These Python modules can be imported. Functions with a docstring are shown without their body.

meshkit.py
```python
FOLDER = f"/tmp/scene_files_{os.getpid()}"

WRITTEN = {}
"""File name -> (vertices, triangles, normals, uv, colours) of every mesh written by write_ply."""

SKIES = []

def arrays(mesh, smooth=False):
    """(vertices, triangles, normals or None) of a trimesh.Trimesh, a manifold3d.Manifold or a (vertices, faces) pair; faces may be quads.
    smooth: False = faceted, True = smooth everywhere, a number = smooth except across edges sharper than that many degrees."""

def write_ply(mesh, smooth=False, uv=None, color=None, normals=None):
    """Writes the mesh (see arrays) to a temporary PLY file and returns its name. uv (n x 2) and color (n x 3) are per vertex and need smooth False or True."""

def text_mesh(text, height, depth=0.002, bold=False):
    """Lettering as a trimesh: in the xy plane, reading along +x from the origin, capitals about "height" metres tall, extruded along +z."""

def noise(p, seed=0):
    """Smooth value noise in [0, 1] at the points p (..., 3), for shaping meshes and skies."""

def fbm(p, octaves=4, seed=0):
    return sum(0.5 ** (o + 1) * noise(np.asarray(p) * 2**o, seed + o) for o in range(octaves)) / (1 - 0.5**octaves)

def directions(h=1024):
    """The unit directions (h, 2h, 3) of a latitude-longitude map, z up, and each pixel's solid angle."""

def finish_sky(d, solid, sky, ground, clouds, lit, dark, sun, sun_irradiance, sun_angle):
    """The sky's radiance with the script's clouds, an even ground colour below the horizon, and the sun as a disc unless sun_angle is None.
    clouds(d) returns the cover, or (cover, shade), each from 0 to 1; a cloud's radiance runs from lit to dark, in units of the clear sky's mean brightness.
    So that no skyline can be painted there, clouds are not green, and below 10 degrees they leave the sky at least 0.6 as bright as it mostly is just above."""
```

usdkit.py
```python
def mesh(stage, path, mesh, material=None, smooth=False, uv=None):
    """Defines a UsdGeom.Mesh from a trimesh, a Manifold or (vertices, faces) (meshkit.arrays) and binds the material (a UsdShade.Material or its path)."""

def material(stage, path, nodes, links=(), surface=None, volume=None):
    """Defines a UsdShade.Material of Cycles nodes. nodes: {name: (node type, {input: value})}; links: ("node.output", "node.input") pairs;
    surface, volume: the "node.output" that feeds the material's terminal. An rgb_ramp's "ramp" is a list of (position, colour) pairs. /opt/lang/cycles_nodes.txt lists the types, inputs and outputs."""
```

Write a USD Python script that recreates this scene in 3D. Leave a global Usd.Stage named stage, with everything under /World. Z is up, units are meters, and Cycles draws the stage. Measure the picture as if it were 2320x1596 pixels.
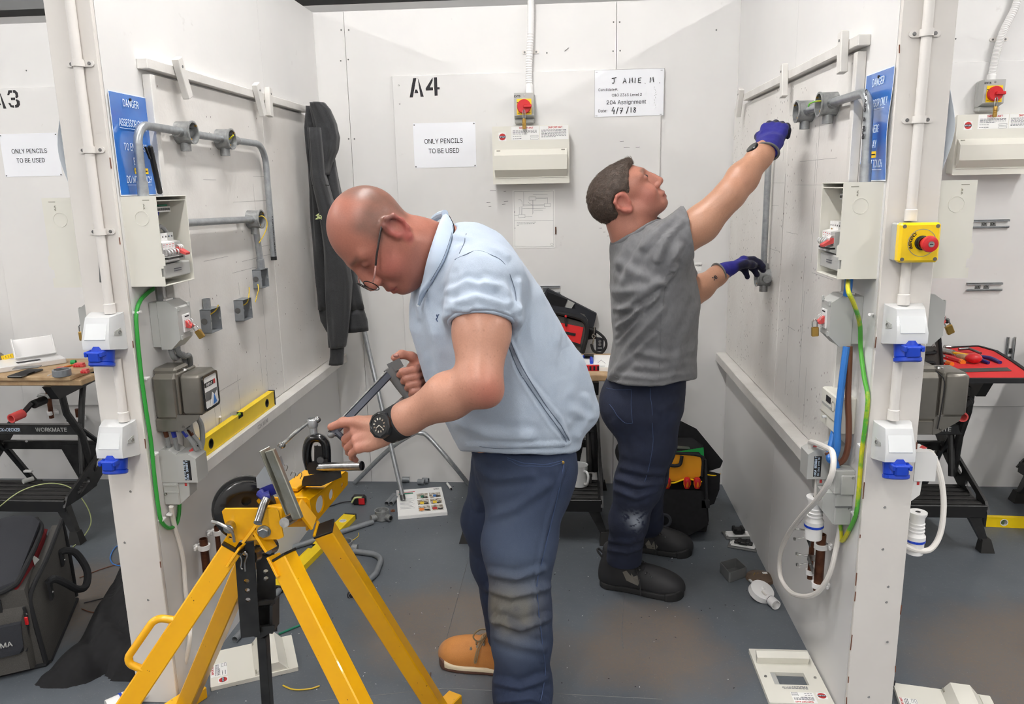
import math, random
import numpy as np, trimesh, usdkit, meshkit
from shapely.geometry import Polygon, Point, LineString, box as sbox
from shapely.ops import unary_union
from pxr import Usd, UsdGeom, UsdLux, UsdShade, Gf, Sdf

rng = np.random.default_rng(7); random.seed(7)
stage = Usd.Stage.CreateInMemory()
UsdGeom.SetStageUpAxis(stage, 'Z'); UsdGeom.SetStageMetersPerUnit(stage, 1.0)
UsdGeom.Xform.Define(stage, '/World'); stage.DefinePrim('/World/Looks', 'Scope')
A = np.array
_ep = trimesh.creation.extrude_polygon
def _safe(g, *a, **k):
    try: return _ep(g, *a, **k)
    except ValueError: return trimesh.Trimesh(np.array([[0, 0, 0], [1e-5, 0, 0], [0, 1e-5, 0]], float), [[0, 1, 2]], process=False)
trimesh.creation.extrude_polygon = _safe   # skips slivers in tiny lettering
# ------------------------------------------------------------------ camera
FPX, YAW, PIT, ROL, CAMH = 1751.6, -0.0748715, 0.2111167, -0.0198239, 1.62
_f = A([math.sin(YAW)*math.cos(PIT), math.cos(YAW)*math.cos(PIT), -math.sin(PIT)])
_r0 = A([math.cos(YAW), -math.sin(YAW), 0.]); _u0 = np.cross(_r0, _f)
CR = math.cos(ROL)*_r0+math.sin(ROL)*_u0; CU = -math.sin(ROL)*_r0+math.cos(ROL)*_u0; CF = _f
CAM = A([0, 0, CAMH])
cam = UsdGeom.Camera.Define(stage, '/World/camera')
m4 = np.eye(4); m4[0, :3] = CR; m4[1, :3] = CU; m4[2, :3] = -CF; m4[3, :3] = CAM
cam.AddTransformOp().Set(Gf.Matrix4d(*m4.ravel().tolist()))
cam.CreateHorizontalApertureAttr(36.0); cam.CreateVerticalApertureAttr(36.0*1596/2320)
cam.CreateFocalLengthAttr(FPX/2320*36.0); cam.CreateClippingRangeAttr(Gf.Vec2f(0.05, 100))
cam.CreateExposureAttr(1.42)
# ------------------------------------------------------------------ light: fluorescent battens in the hall (x = each aisle), soft hall fill
LAMP_X, LAMP_Y, LAMP_Z, LAMP_E = (-4.2, -0.55, 3.1), (-3.2, -0.5, 2.2), 3.6, 34.0

# ------------------------------------------------------------------ places on the planes of the room
XL, XR, YB, YF, XL2, XR2, WT = -1.27, 0.834, 4.06, 2.142, -1.402, 0.968, 2.49   # partition faces, back wall, front ends, outer faces, wall top
def on(px, py, ax, val):
    d = CF+CR*(px-1160)/FPX-CU*(py-798)/FPX
    return CAM+(val-CAM[ax])/d[ax]*d
def Lw(px, py, d=0.): return on(px, py, 0, XL+d)
def Rw(px, py, d=0.): return on(px, py, 0, XR-d)
def Bk(px, py, d=0.): return on(px, py, 1, YB-d)
def En(px, py, d=0.): return on(px, py, 1, YF-d)
def Fl(px, py, z=0.): return on(px, py, 2, z)
def Py(px, py, Y): return on(px, py, 1, Y)

# ------------------------------------------------------------------ mesh helpers
def TM(v, f): return trimesh.Trimesh(A(v, float), A(f, int), process=False)
def cat(*ms):
    out = []
    for m in ms: out += list(m) if isinstance(m, (list, tuple)) else [m]
    return trimesh.util.concatenate(out) if len(out) > 1 else out[0]
def box(lo, hi):
    lo, hi = np.minimum(lo, hi), np.maximum(lo, hi)
    m = trimesh.creation.box(hi-lo); m.apply_translation((lo+hi)/2); return m
def cbox(lo, hi, c=.003):
    lo, hi = np.minimum(lo, hi).astype(float), np.maximum(lo, hi).astype(float); c = min(c, *(0.45*(hi-lo)))
    p = []
    for i in range(8):
        k = [(i >> j) & 1 for j in range(3)]; q = A([hi[j] if k[j] else lo[j] for j in range(3)])
        for a in range(3):
            o = A([c*(1-2*k[j]) if j != a else 0 for j in range(3)]); p.append(q+o)
    return trimesh.convex.convex_hull(A(p))
def hull(p): return trimesh.convex.convex_hull(A(p, float))
def basis(d):
    d = A(d, float)/np.linalg.norm(d); a = np.cross(d, [0, 0, 1.] if abs(d[2]) < .9 else [1., 0, 0]); a /= np.linalg.norm(a); return a, np.cross(d, a), d
def obox(p0, p1, w, h, up=None, c=0.):
    """bar from p0 to p1; w across, h along 'up'."""
    p0, p1 = A(p0, float), A(p1, float); d = p1-p0; l = np.linalg.norm(d); d /= l
    if up is None: up = [0, 0, 1.] if abs(d[2]) < .9 else [0, 1., 0]
    s = np.cross(d, up); s /= np.linalg.norm(s); u = np.cross(s, d)
    m = cbox([-l/2, -w/2, -h/2], [l/2, w/2, h/2], c) if c else box([-l/2, -w/2, -h/2], [l/2, w/2, h/2])
    M = np.eye(4); M[:3, 0], M[:3, 1], M[:3, 2], M[:3, 3] = d, s, u, (p0+p1)/2
    if np.linalg.det(M[:3, :3]) < 0: M[:3, 1] *= -1
    m.apply_transform(M); return m
def cyl(p0, p1, r, r1=None, n=18):
    r1 = r if r1 is None else r1; return tube([p0, p1], [r, r1], n)
def tube(pts, r, n=10, closed=False, caps=True):
    p = A(pts, float); k = len(p); r = np.broadcast_to(r, (k,)) if np.ndim(r) else np.full(k, r)
    if closed: t = np.roll(p, -1, 0)-np.roll(p, 1, 0)
    else: t = np.gradient(p, axis=0)
    t = t/(np.linalg.norm(t, axis=1, keepdims=True)+1e-12)
    a = basis(t[0])[0]; fr = []
    for i in range(k):
        a = a-t[i]*(a@t[i]); a /= np.linalg.norm(a)+1e-12; fr.append((a, np.cross(t[i], a)))
    an = np.arange(n)*2*np.pi/n; v = []
    for i in range(k): v.append(p[i]+r[i]*(np.cos(an)[:, None]*fr[i][0]+np.sin(an)[:, None]*fr[i][1]))
    v = np.vstack(v); f = []
    for i in range(k if closed else k-1):
        i2 = (i+1) % k
        for j in range(n):
            j2 = (j+1) % n; f += [[i*n+j, i*n+j2, i2*n+j2], [i*n+j, i2*n+j2, i2*n+j]]
    if caps and not closed:
        c0 = len(v); v = np.vstack([v, p[:1], p[-1:]])
        for j in range(n): j2 = (j+1) % n; f += [[c0, j2, j], [c0+1, (k-1)*n+j, (k-1)*n+j2]]
    return TM(v, f)
def pipe(pts, r, ri, n=14):
    """open-ended pipe with a wall."""
    a = tube(pts, r, n, caps=False); b = tube(pts, ri, n, caps=False); b.invert(); k = len(pts); na = len(a.vertices); f = []
    for j in range(n):
        j2 = (j+1) % n; f += [[j, na+j2, j2], [j, na+j, na+j2]]; e = (k-1)*n; f += [[e+j, e+j2, na+e+j2], [e+j, na+e+j2, na+e+j]]
    return TM(np.vstack([a.vertices, b.vertices]), np.vstack([a.faces, b.faces+na, f]))
def fillet(pts, R, n=8):
    p = [A(q, float) for q in pts]; out = [p[0]]
    for i in range(1, len(p)-1):
        a, b = p[i-1]-p[i], p[i+1]-p[i]; la, lb = np.linalg.norm(a), np.linalg.norm(b); a /= la; b /= lb
        ang = math.acos(np.clip(a@b, -1, 1)); d = min(R/math.tan(ang/2), la*.48, lb*.48); r = d*math.tan(ang/2)
        c = p[i]+(a+b)/np.linalg.norm(a+b)*r/math.sin(ang/2); s, e = p[i]+a*d-c, p[i]+b*d-c; w = math.acos(np.clip(s@e/r/r, -1, 1))
        for t in np.linspace(0, 1, n): out.append(c+(math.sin((1-t)*w)*s+math.sin(t*w)*e)/math.sin(w))
    return out+[p[-1]]
def spline(pts, n=6):
    p = A(pts, float); p = np.vstack([2*p[0]-p[1], p, 2*p[-1]-p[-2]]); out = []
    for i in range(1, len(p)-2):
        for t in np.linspace(0, 1, n, endpoint=False):
            a, b, c, d = p[i-1:i+3]; out.append(.5*(2*b+(c-a)*t+(2*a-5*b+4*c-d)*t*t+(3*b-a-3*c+d)*t**3))
    return A(out+[p[-2]])
def lathe(prof, o=(0, 0, 0), ax=(0, 0, 1), n=24):
    """profile of (radius, height) around axis ax from o."""
    a, b, d = basis(ax); an = np.arange(n)*2*np.pi/n; ring = np.cos(an)[:, None]*a+np.sin(an)[:, None]*b
    v = np.vstack([A(o)+max(r, 1e-5)*ring+h*d for r, h in prof]); f = []
    for i in range(len(prof)-1):
        for j in range(n):
            j2 = (j+1) % n; f += [[i*n+j, i*n+j2, (i+1)*n+j2], [i*n+j, (i+1)*n+j2, (i+1)*n+j]]
    return TM(v, f)
def prism(poly, depth):
    if not isinstance(poly, Polygon) and not hasattr(poly, 'geoms'): poly = Polygon(poly)
    return cat([trimesh.creation.extrude_polygon(g, depth, engine='earcut') for g in getattr(poly, 'geoms', [poly]) if g.area > 1e-12])
def rrect(x0, y0, x1, y1, r): return sbox(x0+r, y0+r, x1-r, y1-r).buffer(r, quad_segs=4)
def ball(c, r, sub=2, s=(1, 1, 1)):
    m = trimesh.creation.icosphere(sub, 1.0); m.vertices = m.vertices*(A(s)*r)+A(c); return m
def place(m, o, X, Y):
    """local (x, y, z) -> o + x X + y Y + z X x Y"""
    m = m.copy(); X, Y = A(X, float), A(Y, float); X = X/np.linalg.norm(X); Y = Y-X*(X@Y); Y /= np.linalg.norm(Y); Z = np.cross(X, Y)
    m.vertices = A(o)+m.vertices[:, :1]*X+m.vertices[:, 1:2]*Y+m.vertices[:, 2:3]*Z; return m
def side(x0, s, y0=YF):
    """kit frame on a partition face: local (out of the wall, away from the camera, up) -> world; s = -1 mirrors."""
    def g(m):
        m = m.copy(); v = m.vertices; m.vertices = np.c_[x0+s*v[:, 0], y0+v[:, 1], v[:, 2]]
        if s < 0: m.invert()
        return m
    g.p = lambda p: A([x0+s*p[0], y0+p[1], p[2]]); return g
def text(t, h, o, X, Y, bold=False, sx=1., centre=True, depth=.0006):
    m = meshkit.text_mesh(t, h, depth, bold); m.vertices[:, 0] *= sx
    if centre: m.vertices[:, 0] -= m.bounds[:, 0].mean()
    return place(m, o, X, Y)
def lines(n, w, pitch, th, o, X, Y, seed=0):
    """rows of small print as dashes."""
    r = random.Random(seed); ms = []
    for i in range(n):
        x = 0; end = w*(1 if i < n-1 else .6)
        while x < end-.002:
            l = min(r.uniform(.3, 1.2)*pitch*2.2, end-x); ms.append(box([x, -i*pitch, 0], [x+l, -i*pitch+th, .0004])); x += l+pitch*.5
    return place(cat(ms), o, X, Y)

# ------------------------------------------------------------------ materials
def lin(c): c = A(c, float)/255; return tuple(np.where(c <= .04045, c/12.92, ((c+.055)/1.055)**2.4))
MATS = {}
def mat(name, col, rough=.5, metal=0., n=None, bump=None, coat=0., spec=.5, sheen=0., n2=None, obj=False, **kw):
    """principled; n = (scale, second colour, contrast) mottling, bump = (scale, strength, distance)."""
    nd = {'p': ('principled_bsdf', dict(base_color=lin(col), roughness=rough, metallic=metal, coat_weight=coat, specular_ior_level=spec, sheen_weight=sheen, **kw)), 'g': ('geometry', {})}
    nd['p'][1].pop('base_color'); lk = []; src = 'g.position'
    nd['c0'] = ('mix_color', dict(fac=0., a=lin(col), b=lin(col))); lk.append(('c0.result', 'p.base_color'))
    if obj: nd['t'] = ('texture_coordinate', {}); src = 't.object'
    if n:
        s, c2, k = n; nd['n'] = ('noise_texture', dict(scale=s, detail=6., roughness=.6)); nd['r'] = ('map_range', dict(from_min=.5-k, from_max=.5+k, clamp=True))
        nd['c0'] = ('mix_color', dict(a=lin(col), b=lin(c2))); lk += [(src, 'n.vector'), ('n.fac', 'r.value'), ('r.result', 'c0.fac')]
    if n2:
        s, c2, k0, k1 = n2; nd['n2'] = ('noise_texture', dict(scale=s, detail=4., roughness=.7)); nd['r2'] = ('map_range', dict(from_min=k0, from_max=k1, clamp=True))
        nd['c1'] = ('mix_color', dict(b=lin(c2))); lk[0] = ('c1.result', 'p.base_color'); lk += [('c0.result', 'c1.a'), (src, 'n2.vector'), ('n2.fac', 'r2.value'), ('r2.result', 'c1.fac')]
    if bump:
        s, st, d = bump; nd['bn'] = ('noise_texture', dict(scale=s, detail=3.)); nd['b'] = ('bump', dict(strength=st, distance=d)); lk += [(src, 'bn.vector'), ('bn.fac', 'b.height'), ('b.normal', 'p.normal')]
    MATS[name] = usdkit.material(stage, '/World/Looks/'+name, nd, lk, surface='p.BSDF'); return MATS[name]
mat('white_paint', (226, 225, 223), .5, n=(1.7, (219, 218, 217), .22), bump=(60, .12, .002), n2=(9, (196, 193, 190), .69, .85))
mat('white_wood', (226, 224, 220), .5, n=(5, (206, 203, 198), .2), bump=(90, .2, .002), n2=(28, (150, 145, 140), .68, .8))
mat('post_paint', (224, 220, 214), .5, n=(2.2, (212, 207, 202), .25), bump=(70, .15, .002), n2=(14, (160, 152, 146), .71, .82))
mat('white_plastic', (232, 231, 230), .3); mat('white_gloss', (212, 214, 215), .12, coat=.5); mat('painted', (222, 218, 213), .4); mat('label_grey', (208, 211, 212), .25); mat('cream', (223, 221, 211), .38); mat('cream_dark', (150, 148, 136), .5)
mat('grey_plastic', (178, 179, 176), .4); mat('grey_dark', (105, 106, 106), .45); mat('paper', (238, 240, 245), .35, coat=.3); mat('paper_plain', (238, 238, 236), .7)
mat('paper_photo', (215, 212, 200), .6, n=(60, (120, 100, 80), .1)); mat('ink', (28, 26, 32), .6); mat('ink_grey', (110, 112, 118), .7); mat('ink_red', (190, 50, 50), .6); mat('ink_white', (215, 232, 250), .4); mat('pencil', (165, 163, 162), .8)
mat('sign_blue', (52, 118, 200), .15, coat=.6, n=(7, (46, 104, 186), .2)); mat('sign_edge', (225, 232, 240), .4)
mat('galv', (178, 182, 184), .34, .6, n=(45, (146, 150, 154), .25)); mat('galv_old', (152, 156, 160), .45, .45, n=(30, (128, 133, 138), .25)); mat('cast', (166, 168, 168), .42, .5, n=(60, (132, 134, 134), .2), bump=(300, .2, .001))
mat('steel', (200, 200, 198), .22, 1., n=(60, (150, 150, 148), .2)); mat('steel_dark', (120, 120, 120), .35, .9); mat('alu', (205, 207, 208), .38, .9, bump=(120, .2, .002)); mat('zinc', (176, 176, 168), .3, .85, n=(14, (150, 146, 128), .15))
mat('black', (22, 22, 23), .45); mat('black_gloss', (14, 14, 15), .2, coat=.4); mat('black_metal', (20, 20, 21), .35, n=(25, (44, 44, 44), .2), spec=.6); mat('rubber', (38, 37, 36), .75)
mat('yellow', (238, 176, 8), .32, coat=.3, n=(9, (230, 166, 6), .2), n2=(48, (58, 40, 14), .69, .705)); mat('yellow_level', (245, 212, 10), .35, n=(12, (238, 202, 8), .2)); mat('yellow_plain', (250, 210, 0), .3, coat=.4)
mat('blue_plastic', (24, 66, 190), .35); mat('blue_dark', (36, 40, 120), .4); mat('red', (205, 34, 40), .4); mat('red_soft', (214, 82, 80), .5); mat('red_cloth', (216, 40, 42), .8, bump=(300, .3, .001)); mat('orange', (238, 130, 30), .45); mat('green_bright', (24, 160, 78), .5)
mat('green_cable', (52, 158, 62), .4); mat('green_dark', (24, 120, 92), .45); mat('gy_cable', (206, 200, 40), .4, n=(7, (84, 170, 60), .04)); mat('yellow_cable', (222, 190, 60), .4); mat('blue_cable', (52, 120, 200), .4); mat('navy_cable', (30, 44, 140), .4); mat('brown_cable', (112, 68, 48), .4); mat('grey_cable', (132, 134, 134), .45); mat('white_cable', (226, 222, 216), .4); mat('pale_cable', (190, 200, 140), .5)
mat('copper', (120, 78, 58), .4, .8, n=(24, (84, 54, 42), .15)); mat('brass', (186, 150, 80), .3, .9); mat('bronze', (134, 130, 122), .33, .6, n=(9, (120, 116, 108), .2)); mat('wood', (196, 168, 130), .6, n=(18, (172, 140, 102), .2)); mat('ply_edge', (190, 150, 104), .6, n=(90, (150, 110, 70), .15))
mat('yellow_amber', (236, 160, 24), .7, bump=(400, .2, .001)); mat('clear_shell', (150, 128, 110), .1, transmission_weight=.6, ior=1.2)
mat('clear', (255, 255, 255), .05, transmission_weight=1., ior=1.3); mat('vial', (150, 190, 40), .1, transmission_weight=.3); mat('grey_vial', (90, 110, 70), .2)
mat('lamp_white', (240, 240, 240), .4)
usdkit.material(stage, '/World/Looks/lamp_glow', {'e': ('emission', dict(color=(1., .975, .95), strength=LAMP_E))}, [], surface='e.emission'); MATS['lamp_glow'] = '/World/Looks/lamp_glow'
def board_mat(name):   # drill board: painted ply, peppered with old screw holes and chips
    nd = {'g': ('geometry', {}), 'v': ('voronoi_texture', dict(scale=62., randomness=1.)), 's': ('separate_xyz', {}), 'l': ('math', dict(math_type='less_than', value2=.14)), 'gt': ('math', dict(math_type='greater_than', value2=.70)),
          'cl': ('noise_texture', dict(scale=4.5, detail=3.)), 'clt': ('math', dict(math_type='greater_than', value2=.52)), 'm1': ('math', dict(math_type='multiply')), 'm2': ('math', dict(math_type='multiply')),
          'mp': ('mapping', dict(scale=(1., 1., .55))), 'n': ('noise_texture', dict(scale=3., detail=5.)), 'c0': ('mix_color', dict(a=lin((229, 227, 223)), b=lin((214, 210, 205)))), 'c1': ('mix_color', dict(b=lin((104, 96, 90)))),
          'bn': ('noise_texture', dict(scale=70., detail=3.)), 'b1': ('math', dict(math_type='multiply_add', value2=-3.)), 'b': ('bump', dict(strength=.35, distance=.003)), 'p': ('principled_bsdf', dict(roughness=.36)), 'r': ('map_range', dict(from_min=.3, from_max=.7, clamp=True))}
    lk = [('g.position', 'mp.vector'), ('mp.vector', 'v.vector'), ('v.color', 's.vector'), ('v.distance', 'l.value1'), ('s.x', 'gt.value1'), ('g.position', 'cl.vector'), ('cl.fac', 'clt.value1'), ('l.value', 'm1.value1'), ('gt.value', 'm1.value2'), ('m1.value', 'm2.value1'), ('clt.value', 'm2.value2'),
          ('g.position', 'n.vector'), ('n.fac', 'r.value'), ('r.result', 'c0.fac'), ('c0.result', 'c1.a'), ('m2.value', 'c1.fac'), ('c1.result', 'p.base_color'), ('g.position', 'bn.vector'), ('m2.value', 'b1.value1'), ('bn.fac', 'b1.value3'), ('b1.value', 'b.height'), ('b.normal', 'p.normal')]
    MATS[name] = usdkit.material(stage, '/World/Looks/'+name, nd, lk, surface='p.BSDF')
board_mat('drill_board')
def floor_mat():
    # grey floor paint with fine flecks; sawdust-brown patches trodden in at fixed spots
    nd = {'g': ('geometry', {}), 'n': ('noise_texture', dict(scale=2.2, detail=6., roughness=.6)), 'r': ('map_range', dict(from_min=.3, from_max=.7, clamp=True)), 'c0': ('mix_color', dict(a=lin((98, 104, 110)), b=lin((85, 91, 98)))),
          'v': ('noise_texture', dict(scale=95., detail=3., roughness=.7, distortion=2.)), 'vr': ('map_range', dict(from_min=.6, from_max=.74, clamp=True)), 'vm': ('math', dict(math_type='multiply', value2=.5)), 'c1': ('mix_color', dict(b=lin((150, 150, 146)))),
          'dn': ('noise_texture', dict(scale=120., detail=4., roughness=.8, distortion=2.)), 'd2': ('noise_texture', dict(scale=5.5, detail=8., roughness=.72)), 'c2': ('mix_color', dict(b=lin((118, 103, 88)))), 'p': ('principled_bsdf', dict(roughness=.42, specular_ior_level=.45)), 'b': ('bump', dict(strength=.25, distance=.002)), 'bn': ('noise_texture', dict(scale=40., detail=4.))}
    lk = [('g.position', 'n.vector'), ('n.fac', 'r.value'), ('r.result', 'c0.fac'), ('g.position', 'v.vector'), ('v.fac', 'vr.value'), ('vr.result', 'vm.value1'), ('vm.value', 'c1.fac'), ('c0.result', 'c1.a'), ('g.position', 'dn.vector'), ('g.position', 'd2.vector'), ('g.position', 'bn.vector'), ('bn.fac', 'b.height'), ('b.normal', 'p.normal')]
    prev = None
    for i, (x, y, rx, ry) in enumerate([(-.45, 2.62, .5, .42), (.28, 2.45, .42, .3), (.30, 2.62, .3, .3), (1.75, 2.45, .75, .55), (-2.0, 2.75, .4, .5), (-.2, 2.5, .5, .25)]):
        nd[f's{i}'] = ('vector_math', dict(math_type='subtract', vector2=(x, y, 0.))); nd[f'q{i}'] = ('vector_math', dict(math_type='divide', vector2=(rx, ry, 1.))); nd[f'l{i}'] = ('vector_math', dict(math_type='length'))
        nd[f'w{i}'] = ('map_range', dict(range_type='smoothstep', from_min=1.15, from_max=.25, to_min=0., to_max=.75 if i in (1, 2, 4) else .95 if i == 3 else .8 if i == 0 else .45, clamp=True))
        lk += [('g.position', f's{i}.vector1'), (f's{i}.vector', f'q{i}.vector1'), (f'q{i}.vector', f'l{i}.vector1'), (f'l{i}.value', f'w{i}.value')]
        if prev: nd[f'x{i}'] = ('math', dict(math_type='maximum')); lk += [(prev, f'x{i}.value1'), (f'w{i}.result', f'x{i}.value2')]; prev = f'x{i}.value'
        else: prev = f'w{i}.result'
    nd['a1'] = ('math', dict(math_type='add')); nd['a2'] = ('map_range', dict(from_min=.68, from_max=1.25, clamp=True)); nd['a3'] = ('map_range', dict(from_min=.38, from_max=.58, to_min=.35, to_max=1., clamp=True)); nd['a4'] = ('math', dict(math_type='multiply')); nd['a5'] = ('math', dict(math_type='multiply', value2=.85))
    lk += [(prev, 'a1.value1'), ('d2.fac', 'a1.value2'), ('a1.value', 'a2.value'), ('dn.fac', 'a3.value'), ('a2.result', 'a4.value1'), ('a3.result', 'a4.value2'), ('a4.value', 'a5.value1'), ('a5.value', 'c2.fac'), ('c1.result', 'c2.a'), ('c2.result', 'p.base_color')]
    MATS['floor_paint'] = usdkit.material(stage, '/World/Looks/floor_paint', nd, lk, surface='p.BSDF')
floor_mat()

# ------------------------------------------------------------------ objects
USED = {}
def numbered(parent, name):
    k = USED.get((parent, name), 0); USED[(parent, name)] = k+1
    return f'{parent}/{name}' + (f'_{k:03d}' if k else '')
class Thing:
    def __init__(s, name, label, cat_=None, o=(0, 0, 0), group=None, kind=None):
        s.path = numbered('/World', name); s.o = A(o, float); s.x = UsdGeom.Xform.Define(stage, s.path); s.x.AddTransformOp().Set(Gf.Matrix4d(1).SetTranslate(Gf.Vec3d(*map(float, s.o)))); tag(s.x.GetPrim(), label, cat_, group, kind)
    def add(s, name, m, mt, smooth=32, parent=None, label=None, kind=None):
        p = numbered(parent or s.path, name); m = cat(m) if isinstance(m, (list, tuple)) else m; m = m.copy(); m.vertices = m.vertices-s.o
        q = usdkit.mesh(stage, p, m, MATS[mt], smooth=smooth); tag(q.GetPrim(), label, None, None, kind); return p
def tag(p, label=None, cat_=None, group=None, kind=None):
    for k, v in (('label', label), ('category', cat_), ('group', group), ('kind', kind)):
        if v: p.SetCustomDataByKey(k, v)
def single(name, m, mt, label, cat_, group=None, kind=None, smooth=32):
    m = cat(m) if isinstance(m, (list, tuple)) else m
    m = m.copy(); b = m.bounds; o = A([*(b.mean(0)[:2]), b[0, 2]]); m.vertices = m.vertices-o; p = numbered('/World', name); q = usdkit.mesh(stage, p, m, MATS[mt], smooth=smooth)
    UsdGeom.Xformable(q).AddTranslateOp().Set(Gf.Vec3d(*map(float, o))); tag(q.GetPrim(), label, cat_, group, kind); return p
def copy(t, label, M, group=None):
    """an instance of thing t under the world matrix M (column vectors) applied to t's own place."""
    base = t.path.rsplit('/', 1)[1]; base = base[:-4] if base[-4:-3] == '_' and base[-3:].isdigit() else base
    p = numbered('/World', base); x = UsdGeom.Xform.Define(stage, p); x.GetPrim().GetReferences().AddInternalReference(t.path); x.GetPrim().SetInstanceable(True)
    T = np.eye(4); T[:3, 3] = t.o; x.ClearXformOpOrder(); x.AddTransformOp(opSuffix='copy').Set(Gf.Matrix4d(*(A(M, float)@T).T.ravel().tolist())); tag(x.GetPrim(), label, None, group); return p
def move(d): M = np.eye(4); M[:3, 3] = d; return M
def rotz(a, c): M = np.eye(4); M[0, 0] = M[1, 1] = math.cos(a); M[1, 0] = math.sin(a); M[0, 1] = -M[1, 0]; c = A([c[0], c[1], 0.]); M[:3, 3] = c-M[:3, :3]@c; return M
# ================================================================== the setting
def struct(name, label, cat_='wall'): return Thing(name, label, cat_, kind='structure')
t = struct('floor', 'grey painted workshop floor with brown trodden dust', 'floor')
t.add('slab', box([-7, -5, -.1], [7, 7, 0]), 'floor_paint')
t.add('crack', [tube([Fl(*q, .0004) for q in c], .0012, 4) for c in ([(1415, 1340), (1408, 1440), (1412, 1470)], [(1395, 1030), (1390, 1060)], [(1060, 1270), (1000, 1490)], [(715, 1590), (1010, 1560), (1500, 1585)])], 'grey_dark')
t = struct('ceiling', 'white ceiling high above the bays', 'ceiling'); t.add('panel', box([-7, -5, 3.9], [7, 7, 4.0]), 'white_paint')
for nm, lo, hi, lb in (('wall_left', [-7.1, -5, 0], [-7, 7, 3.95], 'far side wall of the hall beyond the bays'), ('wall_right', [7, -5, 0], [7.1, 7, 3.95], 'other far side wall of the hall'), ('wall_front', [-7, -5.1, 0], [7, -5, 3.95], 'hall wall facing the bays'), ('wall_far', [-7, 5.4, 0], [7, 5.5, 3.95], 'greyish hall wall glimpsed above the bay back walls')):
    struct(nm, lb).add('wall_face', box(lo, hi), 'white_paint')
t = struct('trim_1', 'blue-grey steel roof beam above the back walls', 'beam')
t.add('flange', [box([-7, 4.3, 2.612], [7, 4.46, 2.625]), box([-7, 4.37, 2.62], [7, 4.39, 2.8])], 'grey_dark')
# back wall: sheets butted along x, joints left open
t = struct('wall_back', 'white sheeted back wall of the bays')
ps = [-7, -4.2, -3.35, Bk(790, 230)[0], Bk(1397, 60)[0], XR+.06, 2.6, 4.2, 7]
for a, b in zip(ps[:-1], ps[1:]): t.add('panel', box([a+.0012, YB, 0], [b-.0012, YB+.05, WT]), 'white_paint')
t.add('stud', box([-7, YB+.05, 0], [7, YB+.09, WT-.01]), 'grey_dark')
scr = [(773, 68), (790, 68), (772, 138), (789, 135), (790, 315), (803, 315), (1390, 50), (1404, 50), (1389, 116), (1405, 115), (1239, 120), (1623, 68), (2165, 88), (60, 160), (610, 16), (675, 42)]
t.add('screw', [cyl(Bk(x, y), Bk(x, y, .0012), .004, n=8) for x, y in scr], 'grey_dark', kind='stuff', label='small dark screw heads')
# partitions between the bays: an end post and sheets
def partition(name, x0, x1, lb, seams):
    t = struct(name, lb); a, b = min(x0, x1), max(x0, x1)
    ys = [YF+.003, *seams, YB-.003]
    for s0, s1 in zip(ys[:-1], ys[1:]): t.add('panel', box([a+.0, s0+.001, 0], [b, s1-.001, WT]), 'white_paint')
    t.add('end_post', cbox([a, YF-.012, 0], [b, YF+.002, WT], .002), 'post_paint'); return t
tl = partition('wall_left', XL, XL2, 'white partition between the bays with a drilled board', [3.32]); tr = partition('wall_right', XR, XR2, 'white partition on the other side of the bay with a drilled board', [3.06])
for x in (-3.77, 3.34): partition('wall_left', x, x-.13 if x < 0 else x+.13, 'white partition of the next bay along', [])
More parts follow.
